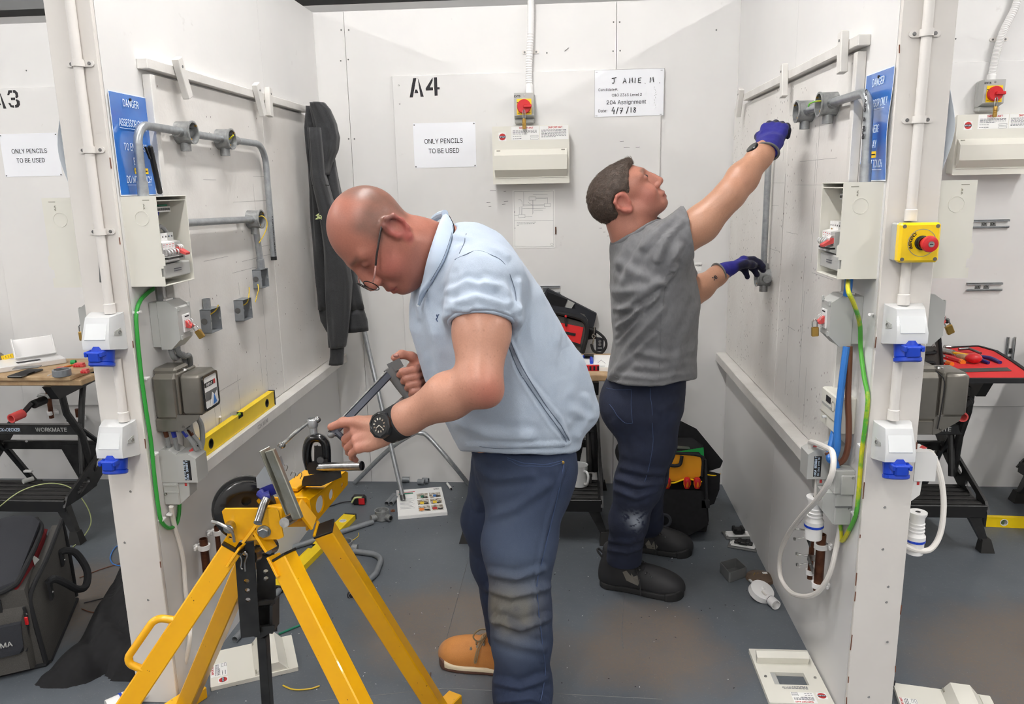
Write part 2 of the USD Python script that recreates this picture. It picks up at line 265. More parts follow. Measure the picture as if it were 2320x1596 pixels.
# worn marks on the posts: chipped edges
def chips(t, x, zs, seed):
    r = random.Random(seed); ms = []
    for z, l in zs: ms.append(tube([[x+r.uniform(-.001, .001), YF-.0125, z], [x+r.uniform(-.001, .001), YF-.0125, z-l]], .0016, 5))
    t.add('chipped_edge', ms, 'brown_cable', kind='stuff', label='brown chips where the paint is knocked off')
chips(tr, XR, [(1.95, .02), (1.2, .03), (.78, .05), (.62, .01), (.5, .04), (.44, .03), (.3, .05), (.16, .02), (.09, .03)], 1); chips(tl, XL, [(1.72, .03), (1.5, .02), (1.2, .02), (.9, .03), (.5, .02)], 2)
chips(tr, XR2, [(1.5, .02), (.9, .02), (.4, .03), (.2, .02)], 3)
tl.add('scuff', [tube([En(*q, .0135) for q in c], .003, 5) for c in ([(220, 545), (222, 560)], [(226, 590), (228, 640)])], 'grey_dark', kind='stuff', label='dark scuffs on the post')
for tt, qs in ((tr, [(2004, 1150), (2008, 1365), (2012, 1330), (2000, 1245), (2010, 1455), (1968, 1580)]), (tl, [(296, 1114), (336, 1360), (283, 1230), (60, 1000)])): tt.add('screw_hole', [cyl(En(*q, .013), En(*q, .0125), .004, n=8) for q in qs], 'grey_dark', kind='stuff', label='dark screw holes in the post')

# ---- drill boards, battens with turn blocks, ledges
def board(s, x0, lb, cuts):
    g = side(x0, s); t = Thing('drill_board', lb, 'board', g.p((0, .2, .9)))
    for y0, y1 in cuts: t.add('board_panel', g(cbox([.0008, y0, .747], [.013, y1, 1.975], .002)), 'drill_board')
    t.add('edge_strip', g(cbox([.0008, .205, .747], [.028, .232, 1.97], .002)), 'white_wood', label='white edge strip with a broken grey top')
    r = random.Random(3+s); ms = []
    for k in range(18):
        y, z = r.uniform(.3, 1.0), r.uniform(.85, 1.85); l = r.uniform(.08, .5)
        ms.append(box([.0131, y, z], [.0134, min(y+l, 1.1), z+.0012]) if k % 2 else box([.0131, y, z], [.0134, y+.0012, max(z-l, .76)]))
    t.add('pencil_line', g(cat(ms)), 'pencil', kind='stuff', label='faint pencil setting-out lines'); return g
gl = board(1, XL, 'white drilled practice board on the partition behind the dark hoodie', [(.232, 1.095), (1.1, 1.9)]); gr = board(-1, XR, 'white drilled practice board that the standing man works on', [(.232, .92), (.925, 1.9)])
def batten(s, x0, lb, blocks):
    g = side(x0, s); t = Thing('batten', lb, 'batten', g.p((0, .2, 2.)))
    t.add('rail', g(cbox([.0, .185, 1.982], [.034, 1.62, 2.012], .002)), 'white_wood')
    for y, tilt in blocks:
        a, b = A([.046, y-tilt*.09, 2.035]), A([.046, y+tilt*.09, 1.92]); t.add('turn_block', g(obox(a, b, .034, .022, up=[1, 0, 0], c=.002)), 'white_wood'); t.add('block_screw', g(cyl((a+b)/2+A([.011, -tilt*.05, .033]), (a+b)/2+A([.0125, -tilt*.05, .033]), .004, n=8)), 'grey_dark')
batten(1, XL, 'white wooden batten with turn blocks above the board beside the hoodie', [(.37, .28), (1.0, .3), (1.1, -.08)]); batten(-1, XR, 'white wooden batten with turn blocks above the gloved hand', [(.27, -.06), (.89, -.1), (1.64, .3)])
def ledge(s, x0, lb, z):
    g = side(x0, s); t = Thing('ledge', lb, 'ledge', g.p((0, .2, z))); t.add('shelf', g(cbox([0, .16, z-.045], [.062, 1.9, z], .003)), 'white_wood'); return t
ledge(1, XL, 'white wooden ledge under the board carrying the yellow level', .745).add('stamp', text('C24 WPM', .016, Lw(596, 965, .0625), [0, 1, 0], [0, 0, 1]), 'pencil', label='faint printed timber stamp'); ledge(-1, XR, 'white wooden ledge low on the partition behind the standing man', .745)

# ---- overhead lamps
for j, y in enumerate(LAMP_Y):
    for i, x in enumerate(LAMP_X):
        lb = f'white fluorescent batten over aisle {("one", "two", "three")[i]}, row {("near", "middle", "far")[j]}'
        t = Thing('ceiling_lamp', lb, 'lamp', (x, y, LAMP_Z), group='fluorescent battens out of view'); t.add('housing', cbox([x-.07, y-.78, LAMP_Z+.03], [x+.07, y+.78, LAMP_Z+.1], .01), 'lamp_white'); [t.add('hanger', cyl([x, y+d, LAMP_Z+.1], [x, y+d, 3.9], .004, n=6), 'steel') for d in (-.5, .5)]
        t.add('diffuser', cbox([x-.06, y-.75, LAMP_Z], [x+.06, y+.75, LAMP_Z+.032], .008), 'lamp_glow')
# ================================================================== equipment on the partitions: local (w out of the wall, u away from the camera, v up)
def ext(poly, u0, u1):
    m = prism(poly, u1-u0); v = m.vertices; m.vertices = np.c_[v[:, 0], u0+v[:, 2], v[:, 1]]; m.invert(); return m
def gt(g, s, t, h, o, bold=False, near=False, up=(0, 0, 1), sx=1.):
    """lettering on a partition-mounted thing, never mirrored: on the face that looks out of the wall, or on the near end face."""
    X = [1, 0, 0] if near else [0, s, 0]
    if up[2] == 0: up2 = A([0, 0, 1.]); X, Y = (up2 if near else up2), ([-1, 0, 0] if near else [0, -s, 0])
    else: Y = up
    return text(t, h, g.p(o), X, Y, bold, sx)
def cu_open(s, x0, lb, cable, full=True):
    g = side(x0, s); t = Thing('consumer_unit', lb, 'consumer unit', g.p((0, .1, 1.355))); W, U0, U1, V0, V1 = .104, .018, .195, 1.355, 1.613
    t.add('enclosure', g(cat(box([0.001, U0, V0], [.004, U1, V1]), cbox([0, U0, V1-.003], [W, U1, V1], .001), cbox([0, U0, V0], [W, U1, V0+.003], .001), cbox([0, U1-.003, V0], [W, U1, V1], .001), box([.001, U0+.003, V1-.015], [W-.004, U1, V1-.012]))), 'cream')
    e = Polygon([(0, V0), (W, V0), (W, V0+.028), (W-.008, V0+.028), (W-.008, V0+.052), (W, V0+.052), (W, V0+.06), (W+.006, V0+.06), (W+.006, V0+.09), (W, V0+.095), (W, V1-.11), (W, V1), (0, V1)])
    t.add('end_plate', g(ext(e, U0-.002, U0)), 'cream')
    t.add('knockout', g(cat(lathe([(.0215, 0), (.0215, .0012), (.0195, .0012), (.0195, 0)], (.056, U0-.002, V1-.062), (0, -1, 0), 28))), 'cream', label='round embossed knockout')
    t.add('vent_mark', g(cat(box([.064, U0-.003, V1-.012], [.084, U0-.0015, V1-.010]), *[tube([[.065, U0-.0025, V1-.022-.008*k], [.068, U0-.003, V1-.025-.008*k], [.065, U0-.0025, V1-.028-.008*k]], .0012, 5) for k in range(2)])), 'cream_dark')
    if not full:
        t.add('latch', g(cat(box([W-.006, U0+.0, 1.555], [W+.001, U0+.004, 1.562]), box([W-.006, U0, 1.44], [W+.001, U0+.004, 1.452]))), 'black'); return
    eb = t.add('earth_bar', g(box([.03, U0+.012, V1-.048], [.055, U1-.01, V1-.032])), 'white_plastic', label='white terminal bar with steel screws')
    for k in range(14): t.add('terminal_screw', g(cyl((.05, U0+.02+.0105*k, V1-.04), (.0575, U0+.02+.0105*k, V1-.04), .0038, n=10)), 'steel_dark', parent=eb)
    t.add('bar_label', g(box([.03, U0+.015, V1-.031], [.055, U0+.075, V1-.026])), 'green_bright', label='green bar label'); t.add('bar_label', g(box([.03, U0+.1, V1-.031], [.055, U0+.15, V1-.026])), 'green_dark', label='teal bar label')
    near = s > 0     # the main switch sits on the right as one faces the unit
    us = [U0+.016+.0178*k for k in range(6)] if near else [U0+.058+.0178*k for k in range(6)]
    prof = Polygon([(.03, 1.418), (.03, 1.505), (.078, 1.505), (.078, 1.482), (.098, 1.478), (.098, 1.44), (.108, 1.438), (.108, 1.425), (.09, 1.418)])
    for k in range(6):
        u = us[k]; main = (k >= 4) if near else (k < 2)
        if main and ((k == 5) if near else (k == 1)): continue
        if main:
            u0 = u if near else us[0]; t1 = t.add('main_switch', g(ext(prof, u0+.0004, u0+.0352)), 'grey_plastic'); t.add('red_lever', g(hull([[w, u0+.0176+d, v] for w, v in ((.098, 1.462), (.128, 1.444), (.126, 1.438), (.098, 1.448)) for d in (-.013, .013)])), 'red_soft', parent=t1, label='red main switch lever')
            t.add('rocker', g(cat(*[lathe([(.0095, -.003), (.0095, .003)], (.1, u0+d, 1.46), (0, 1, 0), 14) for d in (.008, .0176, .0272)])), 'white_plastic', parent=t1)
            t.add('terminal_hole', g(cat(*[cyl((.076, u0+d, 1.494), (.0785, u0+d, 1.494), .0028, n=8) for d in (.0085, .026)])), 'ink', parent=t1)
        else:
            b = t.add('circuit_breaker', g(ext(prof, u+.0004, u+.0174)), 'white_plastic'); t.add('toggle', g(cat(lathe([(.0095, -.0055), (.0095, .0055)], (.103, u+.0089, 1.45), (0, 1, 0), 16))), 'white_gloss', parent=b); t.add('toggle_slot', g(lathe([(.0105, -.0075), (.0105, -.0058)], (.103, u+.0089, 1.45), (0, 1, 0), 16)), 'black', parent=b)
            t.add('terminal_hole', g(cyl((.076, u+.0089, 1.494), (.0785, u+.0089, 1.494), .0028, n=8)), 'ink', parent=b); t.add('rating_mark', g(cat(box([.098, u+.004, 1.472], [.0985, u+.012, 1.4735]), box([.098, u+.004, 1.466], [.0985, u+.009, 1.467]))), 'ink_red', parent=b)
    t.add('toggle_bar', g(box([.095, us[0], 1.431], [.112, us[5], 1.436])), 'black')
    t.add('busbar_cover', g(cat(cbox([.03, U0+.008, 1.375], [.1, U1-.012, 1.416], .003))), 'grey_plastic', label='grey busbar cover with printed label')
    t.add('cover_print', g(cat(*[box([.1005, .08, 1.392+.006*k], [.101, .125, 1.395+.006*k]) for k in range(2)])), 'ink_grey')
    t.add('rear_hole', g(cat(lathe([(.012, 0), (.018, .002), (.018, .006), (.012, .007), (.011, .0)], (.004, .15 if near else .12, 1.532), (1, 0, 0), 20))), 'black' if not near else 'bronze', label='bushed hole in the rear'); t.add('hole_dark', g(cyl((.004, .15 if near else .12, 1.532), (.0075, .15 if near else .12, 1.532), .011)), 'black')
    if near:
        t.add('blue_lead', g(tube(spline([(.048, .125, 1.57), (.055, .1, 1.555), (.05, .085, 1.53), (.05, .08, 1.50)]), .0045)), 'navy_cable', label='thick blue lead'); t.add('grey_lead', g(tube(spline([(.06, .06, 1.48), (.07, .075, 1.522), (.07, .1, 1.52), (.072, .115, 1.505)]), .006)), 'grey_cable', label='grey sheathed lead'); t.add('lead_end', g(cat(cyl((.072, .115, 1.507), (.074, .12, 1.493), .0045))), 'blue_cable')
    else: t.add('yellow_lead', g(tube(spline([(.05, .155, 1.572), (.058, .13, 1.545), (.06, .105, 1.51), (.055, .09, 1.46)]), .0055)), 'yellow_cable', label='thick yellow lead'); t.add('copper_coil', g(ball((.06, .165, 1.48), .02, 2, (1, .9, .7))), 'brass', label='coppery blank behind the breakers')
cu_open(1, XL, 'open cream consumer unit on the partition with a thick blue lead inside', 'navy_cable'); cu_open(-1, XR, 'open cream consumer unit beside the emergency stop with a thick yellow lead inside', 'yellow_cable')
cu_open(-1, XL2, 'cream consumer unit in the A3 bay, only its end plate showing', '', False); cu_open(1, XR2, 'cream consumer unit beyond the emergency stop post, only its end plate showing', '', False)

def switch_fuse(s, x0, lb, full=True):
    g = side(x0, s); t = Thing('isolator', lb, 'isolator', g.p((0, .13, 1.155))); U0, U1 = .095, .17
    t.add('back_box', g(cbox([0, U0-.002, 1.158], [.028, U1+.002, 1.297], .002)), 'grey_plastic'); t.add('cover', g(ext([(.028, 1.152), (.06, 1.152), (.09, 1.182), (.09, 1.278), (.058, 1.3), (.028, 1.3)], U0-.004, U1+.004)), 'grey_plastic')
    sw = t.add('switch_block', g(cbox([.09, U0+.02, 1.2], [.0945, U1-.012, 1.255], .001)), 'white_plastic'); t.add('lever', g(hull([[w, .136+d, v] for w, v in ((.0945, 1.235), (.112, 1.218), (.108, 1.211), (.0945, 1.214)) for d in (-.011, .011)])), 'red_soft', parent=sw, label='red lever')
    t.add('rocker', g(cat(*[lathe([(.012, -.002), (.012, .002)], (.095, u, 1.228), (0, 1, 0), 14) for u in (.122, .136, .15)])), 'white_gloss', parent=sw); t.add('switch_print', g(box([.0945, .125, 1.246], [.0948, .15, 1.25])), 'ink', parent=sw)
    for u, v in ((U0+.006, 1.275), (U1-.006, 1.282), (U0+.008, 1.186), (U1-.006, 1.187)): t.add('cover_lug', g(cbox([.088, u-.005, v-.006], [.093, u+.005, v+.008], .001)), 'grey_plastic')
    t.add('gland', g(cat(box([.02, U0+.015, 1.299], [.05, U1-.02, 1.304]))), 'white_plastic')
    p = Thing('padlock', ('small brass padlock on the red lever below the '+('blue-lead' if s > 0 else 'yellow-lead')+' consumer unit') if full else 'small brass padlock hanging by the A3 bay post' if s < 0 else 'small brass padlock behind the far post', 'padlock', g.p((.12, .136, 1.18)))
    a, d = A([.118, .136, 1.214]), A([.45, .12, -.88]) if s > 0 else A([-.05, -.05, -1.]); d = d/np.linalg.norm(d)
    p.add('lock_body', g(obox(a+d*.012, a+d*.04, .02, .011, up=[0, 1, 0], c=.002)), 'brass'); q = np.cross(d, [0, 1, 0]); p.add('shackle', g(tube([a+d*.013+q*.007, a-d*.004+q*.007, a-d*.011, a-d*.004-q*.007, a+d*.013-q*.007], .0022, 8)), 'steel')
switch_fuse(1, XL, 'grey switch-fuse isolator under the open consumer unit with the blue lead'); switch_fuse(-1, XR, 'grey switch-fuse isolator under the open consumer unit with the yellow lead')
switch_fuse(-1, XL2, 'grey isolator edge peeping out of the A3 bay', False); switch_fuse(1, XR2, 'grey isolator edge beyond the emergency stop post', False)

def meter(s, x0, lb, window):
    g = side(x0, s); t = Thing('electric_meter', lb, 'meter', g.p((0, .14, .92))); U0, U1 = .05, .168
    t.add('rear_case', g(cat(hull(cbox([0, U0, .935], [.085, U1, 1.082], .014).vertices), cbox([.0, U0+.02, 1.07], [.075, U1-.01, 1.098], .008))), 'bronze'); t.add('flange', g(cbox([.081, U0-.003, .955], [.09, U1+.003, 1.086], .004)), 'bronze'); t.add('front_case', g(cbox([.088, U0, .952], [.16, U1, 1.082], .012)), 'bronze', smooth=60)
    t.add('terminal_cover', g(cbox([0, U0+.004, .90], [.075, U1-.004, .942], .004)), 'bronze'); t.add('bracket', g(ext([(.07, .955), (.145, .955), (.14, .942), (.085, .905), (.07, .9)], U0+.002, U0+.005)), 'bronze'); t.add('lug', g(cat(lathe([(.008, 0), (.006, .006)], (.09, .1, 1.085), (0, 0, 1), 12), cyl((.08, .105, 1.09), (.105, .1, 1.086), .0018, n=6))), 'steel'); t.add('bracket_screw', g(lathe([(.004, 0), (.003, .003)], (.09, U0+.001, .918), (0, -1, 0), 10)), 'steel')
    if window:
        fr = lambda poly, w0, d: g(place(prism(poly, d), (w0, U0+.008, .962), (0, 1, 0), (0, 0, 1)))
        t.add('window_bezel', fr(rrect(0, 0, .102, .112, .012).difference(rrect(.007, .007, .095, .105, .008)), .16, .003), 'black_gloss'); dial = t.add('dial_plate', fr(rrect(.006, .006, .096, .106, .008), .16, .001), 'paper_plain', label='pale dial plate with a black number strip')
        t.add('number_strip', fr(sbox(.012, .073, .07, .087), .161, .0006), 'black', parent=dial); t.add('red_digit', fr(sbox(.072, .073, .084, .087), .161, .0006), 'ink_red', parent=dial)
        t.add('digit', gt(g, s, '0 0 0 1', .0085, (.1617, U0+.05, .962+.0755), True), 'paper_plain', parent=dial); t.add('disc_slot', fr(sbox(.012, .03, .09, .058), .161, .0006), 'grey_dark', parent=dial)
        t.add('tag', fr(Polygon([(.03, .008), (.088, .014), (.082, .05), (.066, .04), (.05, .052), (.04, .03)]), .1645, .0008), 'white_plastic', label='torn white and blue tag'); t.add('tag_print', fr(Polygon([(.05, .012), (.075, .016), (.066, .034), (.06, .045), (.055, .03)]), .1655, .0005), 'blue_cable')
    else: t.add('seal_wire', g(tube(spline([(.06, U0-.002, 1.09), (.085, U0-.004, 1.06), (.084, U0-.004, .98), (.08, U0-.002, .92)]), .0016, 6)), 'black')
meter(1, XL, 'bronze electricity meter with a glass dial window on the partition', True); meter(1, XR2, 'bronze electricity meter beyond the white post, black seal wire down its side', False)
g = side(XR, -1); t = Thing('electric_meter', 'small cream digital meter behind the blue and brown cables', 'meter', g.p((0, .15, .89)))
t.add('case', g(cbox([0, .085, .888], [.056, .225, 1.0], .004)), 'cream'); fr = lambda a, b, w: g(box([w, .225-a[0], .888+a[1]], [w+.001, .225-b[0], .888+b[1]]))
t.add('display', fr((.045, .078), (.085, .097), .056), 'ink'); t.add('stripe', fr((.01, .062), (.1, .07), .056), 'grey_plastic'); t.add('dial', g(lathe([(.016, 0), (.016, .001), (.014, .001), (.014, 0)], (.056, .225-.108, .965), (1, 0, 0), 24)), 'cream_dark'); t.add('seal', g(cyl((.056, .17, .918), (.068, .17, .918), .0045)), 'white_gloss'); t.add('lower_step', g(box([.054, .085, .925], [.058, .225, .9265])), 'cream_dark')

def cutout(s, x0, lb, du, label, m='grey_plastic'):
    g0 = side(x0, s); g = lambda mm: g0(mm); t = Thing('service_cutout', lb, 'cutout', g0.p((0, .09, .66))); U0, U1 = .052+du, .118+du
    t.add('base', g(ext([(0, .735), (.055, .735), (.055, .828), (.03, .842), (0, .838)], U0, U1)), m); c = t.add('fuse_carrier', g(ext([(.056, .737), (.118, .737), (.118, .815), (.095, .83), (.056, .828)], U0-.003, U1+.003)), m)
    t.add('lower_cover', g(cat(cbox([0, U0, .66], [.05, U1-.006, .735], .003), ext([(.05, .735), (.085, .735), (.082, .69), (.05, .662)], U0+.006, U1-.012))), m); t.add('rib', g(cat(box([.006, U0-.002, .724], [.048, U0, .728]), box([.006, U0-.002, .702], [.052, U0, .705]))), m); t.add('seal_screw', g(lathe([(.005, 0), (.004, .004)], (.008, U0, .697), (0, -1, 0), 12)), 'steel'); t.add('seal', g(hull([[.085, U0+.02, .828], [.1, U0+.025, .832], [.09, U0+.04, .836], [.08, U0+.035, .829]])), 'red_soft' if label else 'red_soft', label='red seal')
    if label:
        t.add('rating_label', g(box([.078, U0-.0036, .745], [.1, U0-.003, .81])), 'black', parent=c, label='black rating label'); t.add('label_print', cat(gt(g0, s, '100A  SERIES 7', .0062, (.0915, U0-.0037, .7775), True, True, (1, 0, 0)), gt(g0, s, 'BS 1361 TYPE 2B', .005, (.083, U0-.0037, .7775), False, True, (1, 0, 0))), 'ink_white', parent=c)
    t.add('red_mark', g(box([.07, U0+.005, .722], [.077, U0+.0055, .732])), 'ink_red')
cutout(1, XL, 'grey service cutout with a black rating label below the bronze meter', .0, True); cutout(-1, XR, 'grey service cutout with a black rating label below the digital meter', .07, True, 'grey_plastic'); cutout(1, XR2, 'pale service cutout beyond the post beside the white cable loop', .06, False, 'white_plastic')
g = side(XR, -1); t = Thing('terminal_block', 'grey terminal block that the blue cable loops into', 'terminal block', g.p((0, .08, .62)))
t.add('lid', g(cat(cbox([0, .055, .715], [.058, .1, .79], .003), cbox([.0, .05, .715], [.04, .056, .775], .002))), 'grey_plastic'); t.add('housing', g(cat(cbox([0, .06, .615], [.05, .12, .715], .003), ext([(.05, .715), (.085, .715), (.085, .66), (.05, .615)], .065, .12))), 'grey_plastic'); t.add('rib', g(box([.002, .057, .672], [.05, .06, .676])), 'grey_dark'); t.add('lid_screw', g(cat(lathe([(.004, 0), (.003, .003)], (.008, .05, .768), (0, -1, 0), 10))), 'steel'); t.add('lower_screw', g(cat(lathe([(.004, 0), (.003, .003)], (.008, .06, .668), (0, -1, 0), 10))), 'steel')

# ---- cables
def cable(name, lb, pts, r, m, clips=(), cat_='cable', n=10, parts=None):
    c = spline(pts, 8); t = Thing(name, lb, cat_, (c[0][0], c[0][1], c[:, 2].min())); t.add('sheath', tube(c, r, n), m)
    for p, out in clips:
        p = A(p, float); out = A(out, float); t.add('clip', cat(cbox(p-[.009, .012, .004], p+[.009, .012, .004], .002)), 'white_plastic')
    return t
L3 = lambda q, d=.008: Lw(*q, d)
cable('earth_cable', 'green earth cable clipped down the partition edge below the blue-lead unit', [L3(q) for q in [(352, 652), (335, 664), (318, 682), (309, 712), (311, 760), (320, 850), (331, 930), (342, 1000), (350, 1080), (359, 1150), (366, 1182), (382, 1197), (398, 1190), (405, 1170), (407, 1140)]], .006, 'green_cable', [(L3(q, .006), (1, 0, 0)) for q in [(311, 708), (330, 858), (350, 1029), (367, 1177)]])
R3 = lambda q, d=.008: Rw(*q, d)
t = cable('earth_cable', 'green and yellow earth cable beside the blue and brown tails', [R3(q, d) for q, d in [((1921, 634), .05), ((1922, 660), .09), ((1935, 690), .07), ((1948, 735), .03), ((1950, 790), .01), ((1957, 850), .01), ((1966, 900), .008), ((1962, 950), .008), ((1953, 1020), .008), ((1948, 1080), .008), ((1944, 1130), .008), ((1938, 1170), .008), ((1922, 1205), .008), ((1908, 1226), .008), ((1905, 1210), .01), ((1904, 1168), .015)]], .0062, 'gy_cable', [(R3(q, .006), (1, 0, 0)) for q in [(1952, 1010), (1937, 1164)]])
cable('earth_cable', 'green earth cable glimpsed along the post edge beyond', [A([XR2+.006, YF+.03, z]) for z in (.88, .8, .7, .62)], .006, 'gy_cable'); cable('earth_cable', 'green earth cable on the A3 side of the post', [A([XL2-.006, YF+.012, z]) for z in (.66, .6, .52, .46)], .006, 'green_cable')
g = side(XL, 1)
for k, (lb, pts) in enumerate([('grey meter tail looping from the isolator, nearer of the two', [(.04, .12, 1.16), (.045, .118, 1.13), (.045, .135, 1.115), (.04, .17, 1.117), (.035, .205, 1.11), (.03, .22, 1.06), (.03, .22, .98)]), ('grey meter tail looping from the isolator, farther of the two', [(.055, .125, 1.16), (.06, .13, 1.135), (.06, .16, 1.115), (.055, .2, 1.11), (.045, .225, 1.085), (.04, .23, 1.05), (.04, .23, .98)]),
    ('grey cable running behind the bronze meter down to the cutout', [(.03, .2, 1.0), (.03, .2, .92), (.035, .2, .86), (.05, .19, .81)]), ('grey cable bowing out right of the cutout', [(.03, .22, 1.0), (.04, .22, .92), (.055, .23, .87), (.06, .22, .82), (.06, .2, .79)])]): cable('grey_tail', lb, [g.p(p) for p in pts], .0085, 'grey_cable')
for k, (lb, u, w, m) in enumerate([('short grey lead with brown sleeve under the meter, nearest the wall', .07, .02, 'copper'), ('short grey lead with dark blue sleeve under the meter', .07, .045, 'navy_cable'), ('slanting grey lead with dark blue sleeve under the meter bracket', .075, .075, 'navy_cable'), ('slanting grey lead with brown sleeve under the meter bracket', .09, .085, 'copper')]):
    sl = .03 if k > 1 else 0; t = cable('meter_lead', lb, [g.p(p) for p in [(w, u, .905), (w+sl*.3, u+.005, .88), (w+sl*.8, u+.01, .85), (w+sl, u+.012, .83)]], .0068, 'grey_cable'); t.add('sleeve', tube([g.p((w+.0, u+.001, .898)), g.p((w+sl*.3, u+.005, .878))], .0074), m)
cable('grey_tail', 'flat grey cable between the blue-lead unit and its isolator', [g.p(p) for p in [(.03, .11, 1.36), (.03, .11, 1.33), (.03, .112, 1.3)]], .011, 'grey_dark')
g = side(XR, -1)
cable('blue_tail', 'thick bright blue meter tail looping below the isolator', [g.p(p) for p in [(.045, .075, 1.155), (.05, .07, 1.1), (.056, .066, 1.0), (.058, .064, .92), (.055, .062, .86), (.06, .07, .82), (.066, .085, .812), (.06, .105, .835), (.045, .125, .885)]], .0098, 'blue_cable'); cable('blue_tail', 'short blue lead dropping into the terminal block', [g.p(p) for p in [(.062, .075, .825), (.05, .078, .805), (.045, .08, .785)]], .0085, 'blue_cable')
cable('brown_tail', 'thick brown meter tail beside the blue one', [g.p(p) for p in [(.035, .08, 1.155), (.034, .075, 1.1), (.03, .075, 1.0), (.024, .072, .93), (.022, .07, .86), (.03, .075, .815), (.05, .09, .80), (.07, .1, .83)]], .0088, 'brown_cable'); cable('blue_tail', 'short blue and brown leads between the yellow-lead unit and isolator', [g.p(p) for p in [(.05, .08, 1.36), (.05, .08, 1.33), (.05, .085, 1.3)]], .011, 'blue_cable')

# white flex loops with their plugs
def plug(name, lb, top, d, n=28, sc=1.):
    """industrial plug hanging along d from its cable entry."""
    t = Thing(name, lb, 'plug', top); q = lambda p: [(r*sc, h*sc) for r, h in p]
    t.add('grip', lathe(q([(.008, 0), (.027, .0), (.027, .006), (.022, .016), (.021, .032), (.021, .034), (.0235, .036), (.0235, .039), (.021, .041), (.0215, .046), (.024, .048), (.024, .051), (.0215, .053), (.0215, .058), (.0245, .060), (.0245, .063), (.022, .066), (.023, .07), (.0285, .078), (.0285, .09), (.0285, .0902)]), top, d, n), 'white_plastic'); t.add('colour_ring', lathe(q([(.028, .0902), (.0292, .0905), (.0292, .0975), (.028, .098)]), top, d, n), 'blue_plastic', label='blue ring'); t.add('shroud', lathe(q([(.0262, .098), (.0255, .138), (.0225, .138), (.0225, .105), (.0, .105)]), top, d, n), 'white_plastic'); return t
flexR = [((1868, 1085), .075), ((1855, 1060), .085), ((1862, 1020), .1)]
pts = [g.p((.1, .155, .825)), g.p((.104, .14, .848))]+[Rw(x, y, d) for (x, y), d in [((1874, 1016), .105), ((1886, 1026), .11), ((1888, 1056), .115), ((1878, 1092), .12), ((1852, 1132), .12), ((1815, 1172), .115), ((1780, 1222), .105), ((1766, 1270), .095), ((1770, 1312), .085), ((1792, 1343), .075), ((1825, 1352), .065), ((1855, 1340), .05), ((1880, 1300), .035), ((1895, 1240), .02), ((1903, 1190), .012), ((1904, 1160), .012)]]
cable('white_flex', 'white flex hanging in a long loop over the copper pipes', pts, .0082, 'white_cable')
tp = Py(1848, 1126, 2.28); plug('flex_plug', 'white plug with blue ring hanging above the clamped copper pipes', tp, (Py(1842, 1225, 2.285)-tp)); cable('white_flex', 'short white lead from the cutout into the hanging plug', [tp+A([0, 0, .1]), tp+A([.0, 0, .06]), tp+A([0, 0, -.004])], .006, 'white_cable')
cable('white_flex', 'white flex looping in the next bay beyond the post', [on(x, y, 1, Y) for x, y, Y in [(2092, 1035, 2.33), (2104, 1024, 2.3), (2118, 1040, 2.28), (2133, 1090, 2.26), (2138, 1150, 2.24), (2130, 1210, 2.22), (2108, 1245, 2.2), (2075, 1247, 2.19), (2045, 1235, 2.18)]], .0085, 'white_cable')
tp = Py(2080, 1160, 2.21); plug('flex_plug', 'white plug with blue ring half hidden behind the post', tp, (0, 0, -1), sc=.95)
cable('white_flex', 'white flex running down the partition to the plug on the floor', [L3(q, d) for q, d in [((388, 1148), .02), ((392, 1175), .012), ((398, 1200), .01), ((410, 1240), .01), ((417, 1280), .01), ((421, 1340), .012), ((430, 1400), .012), ((430, 1450), .02)]]+[Fl(418, 1505, .09), Fl(392, 1540, .05), Fl(368, 1553, .032)], .0075, 'white_cable', [(L3((386, 1165), .012), (1, 0, 0))])
tp = Fl(345, 1562, .03); plug('flex_plug', 'white plug with blue ring lying behind the yellow front leg', tp, Fl(255, 1600, .03)-tp)

# copper pipes in white clips
def pipes(s, x0, rows, lb):
    g = side(x0, s)
    for (u, v0, v1, r, cl, l2) in rows:
        t = Thing('copper_pipe', l2+lb, 'pipe', g.p((.035, u, v0))); t.add('pipe', pipe([g.p((.035, u, v0)), g.p((.035, u, v1))], r, r*.85, 16), 'copper')
        for v in cl: t.add('pipe_clip', g(cat(cbox([0, u-.008, v-.008], [.02, u+.008, v+.008], .002), lathe([(r+.001, -.008), (r+.0065, -.008), (r+.0065, .008), (r+.001, .008), (r+.001, -.008)], (.035, u, v), (0, 0, 1), 18), cbox([.008, u-.022, v-.006], [.016, u+.022, v+.006], .002))), 'white_plastic')
pipes(1, XL, [(.2, .27, .475, .0135, (.445, .31), 'thick short copper pipe'), (.3, .27, .475, .0085, (.45, .3), 'thin short copper pipe')], ' in white clips behind the yellow leg')
pipes(-1, XR, [(.2, .325, .52, .0145, (.48, .345), 'thick earthed copper pipe'), (.285, .32, .5, .0085, (.345,), 'thin earthed copper pipe')], ' inside the white flex loop')
g = side(XR, -1)
for k, (v, l2) in enumerate([(.47, 'upper'), (.40, 'lower')]):
    u = .285 if k == 0 else .24; t = Thing('earth_clamp', f'{l2} steel earth clamp strapped round the copper pipes', 'clamp', g.p((.06, u, v))); t.add('strap', g(cat(obox((.05, u+.03, v+.006), (.055, u-.045, v-.006), .004, .022, c=.001), obox((.02, u+.028, v), (.05, u+.03, v+.006), .003, .02))), 'steel'); t.add('bolt', g(cat(cyl((.05, u+.03, v+.01), (.085, u+.04, v+.012), .0025, n=8), cyl((.055, u+.02, v-.012), (.085, u+.03, v-.022), .0022, n=8))), 'steel'); t.add('bolt_head', g(cat(cyl((.08, u+.04, v+.012), (.086, u+.04, v+.012), .006, n=6), cyl((.08, u+.03, v-.022), (.086, u+.03, v-.022), .0055, n=6))), 'steel')

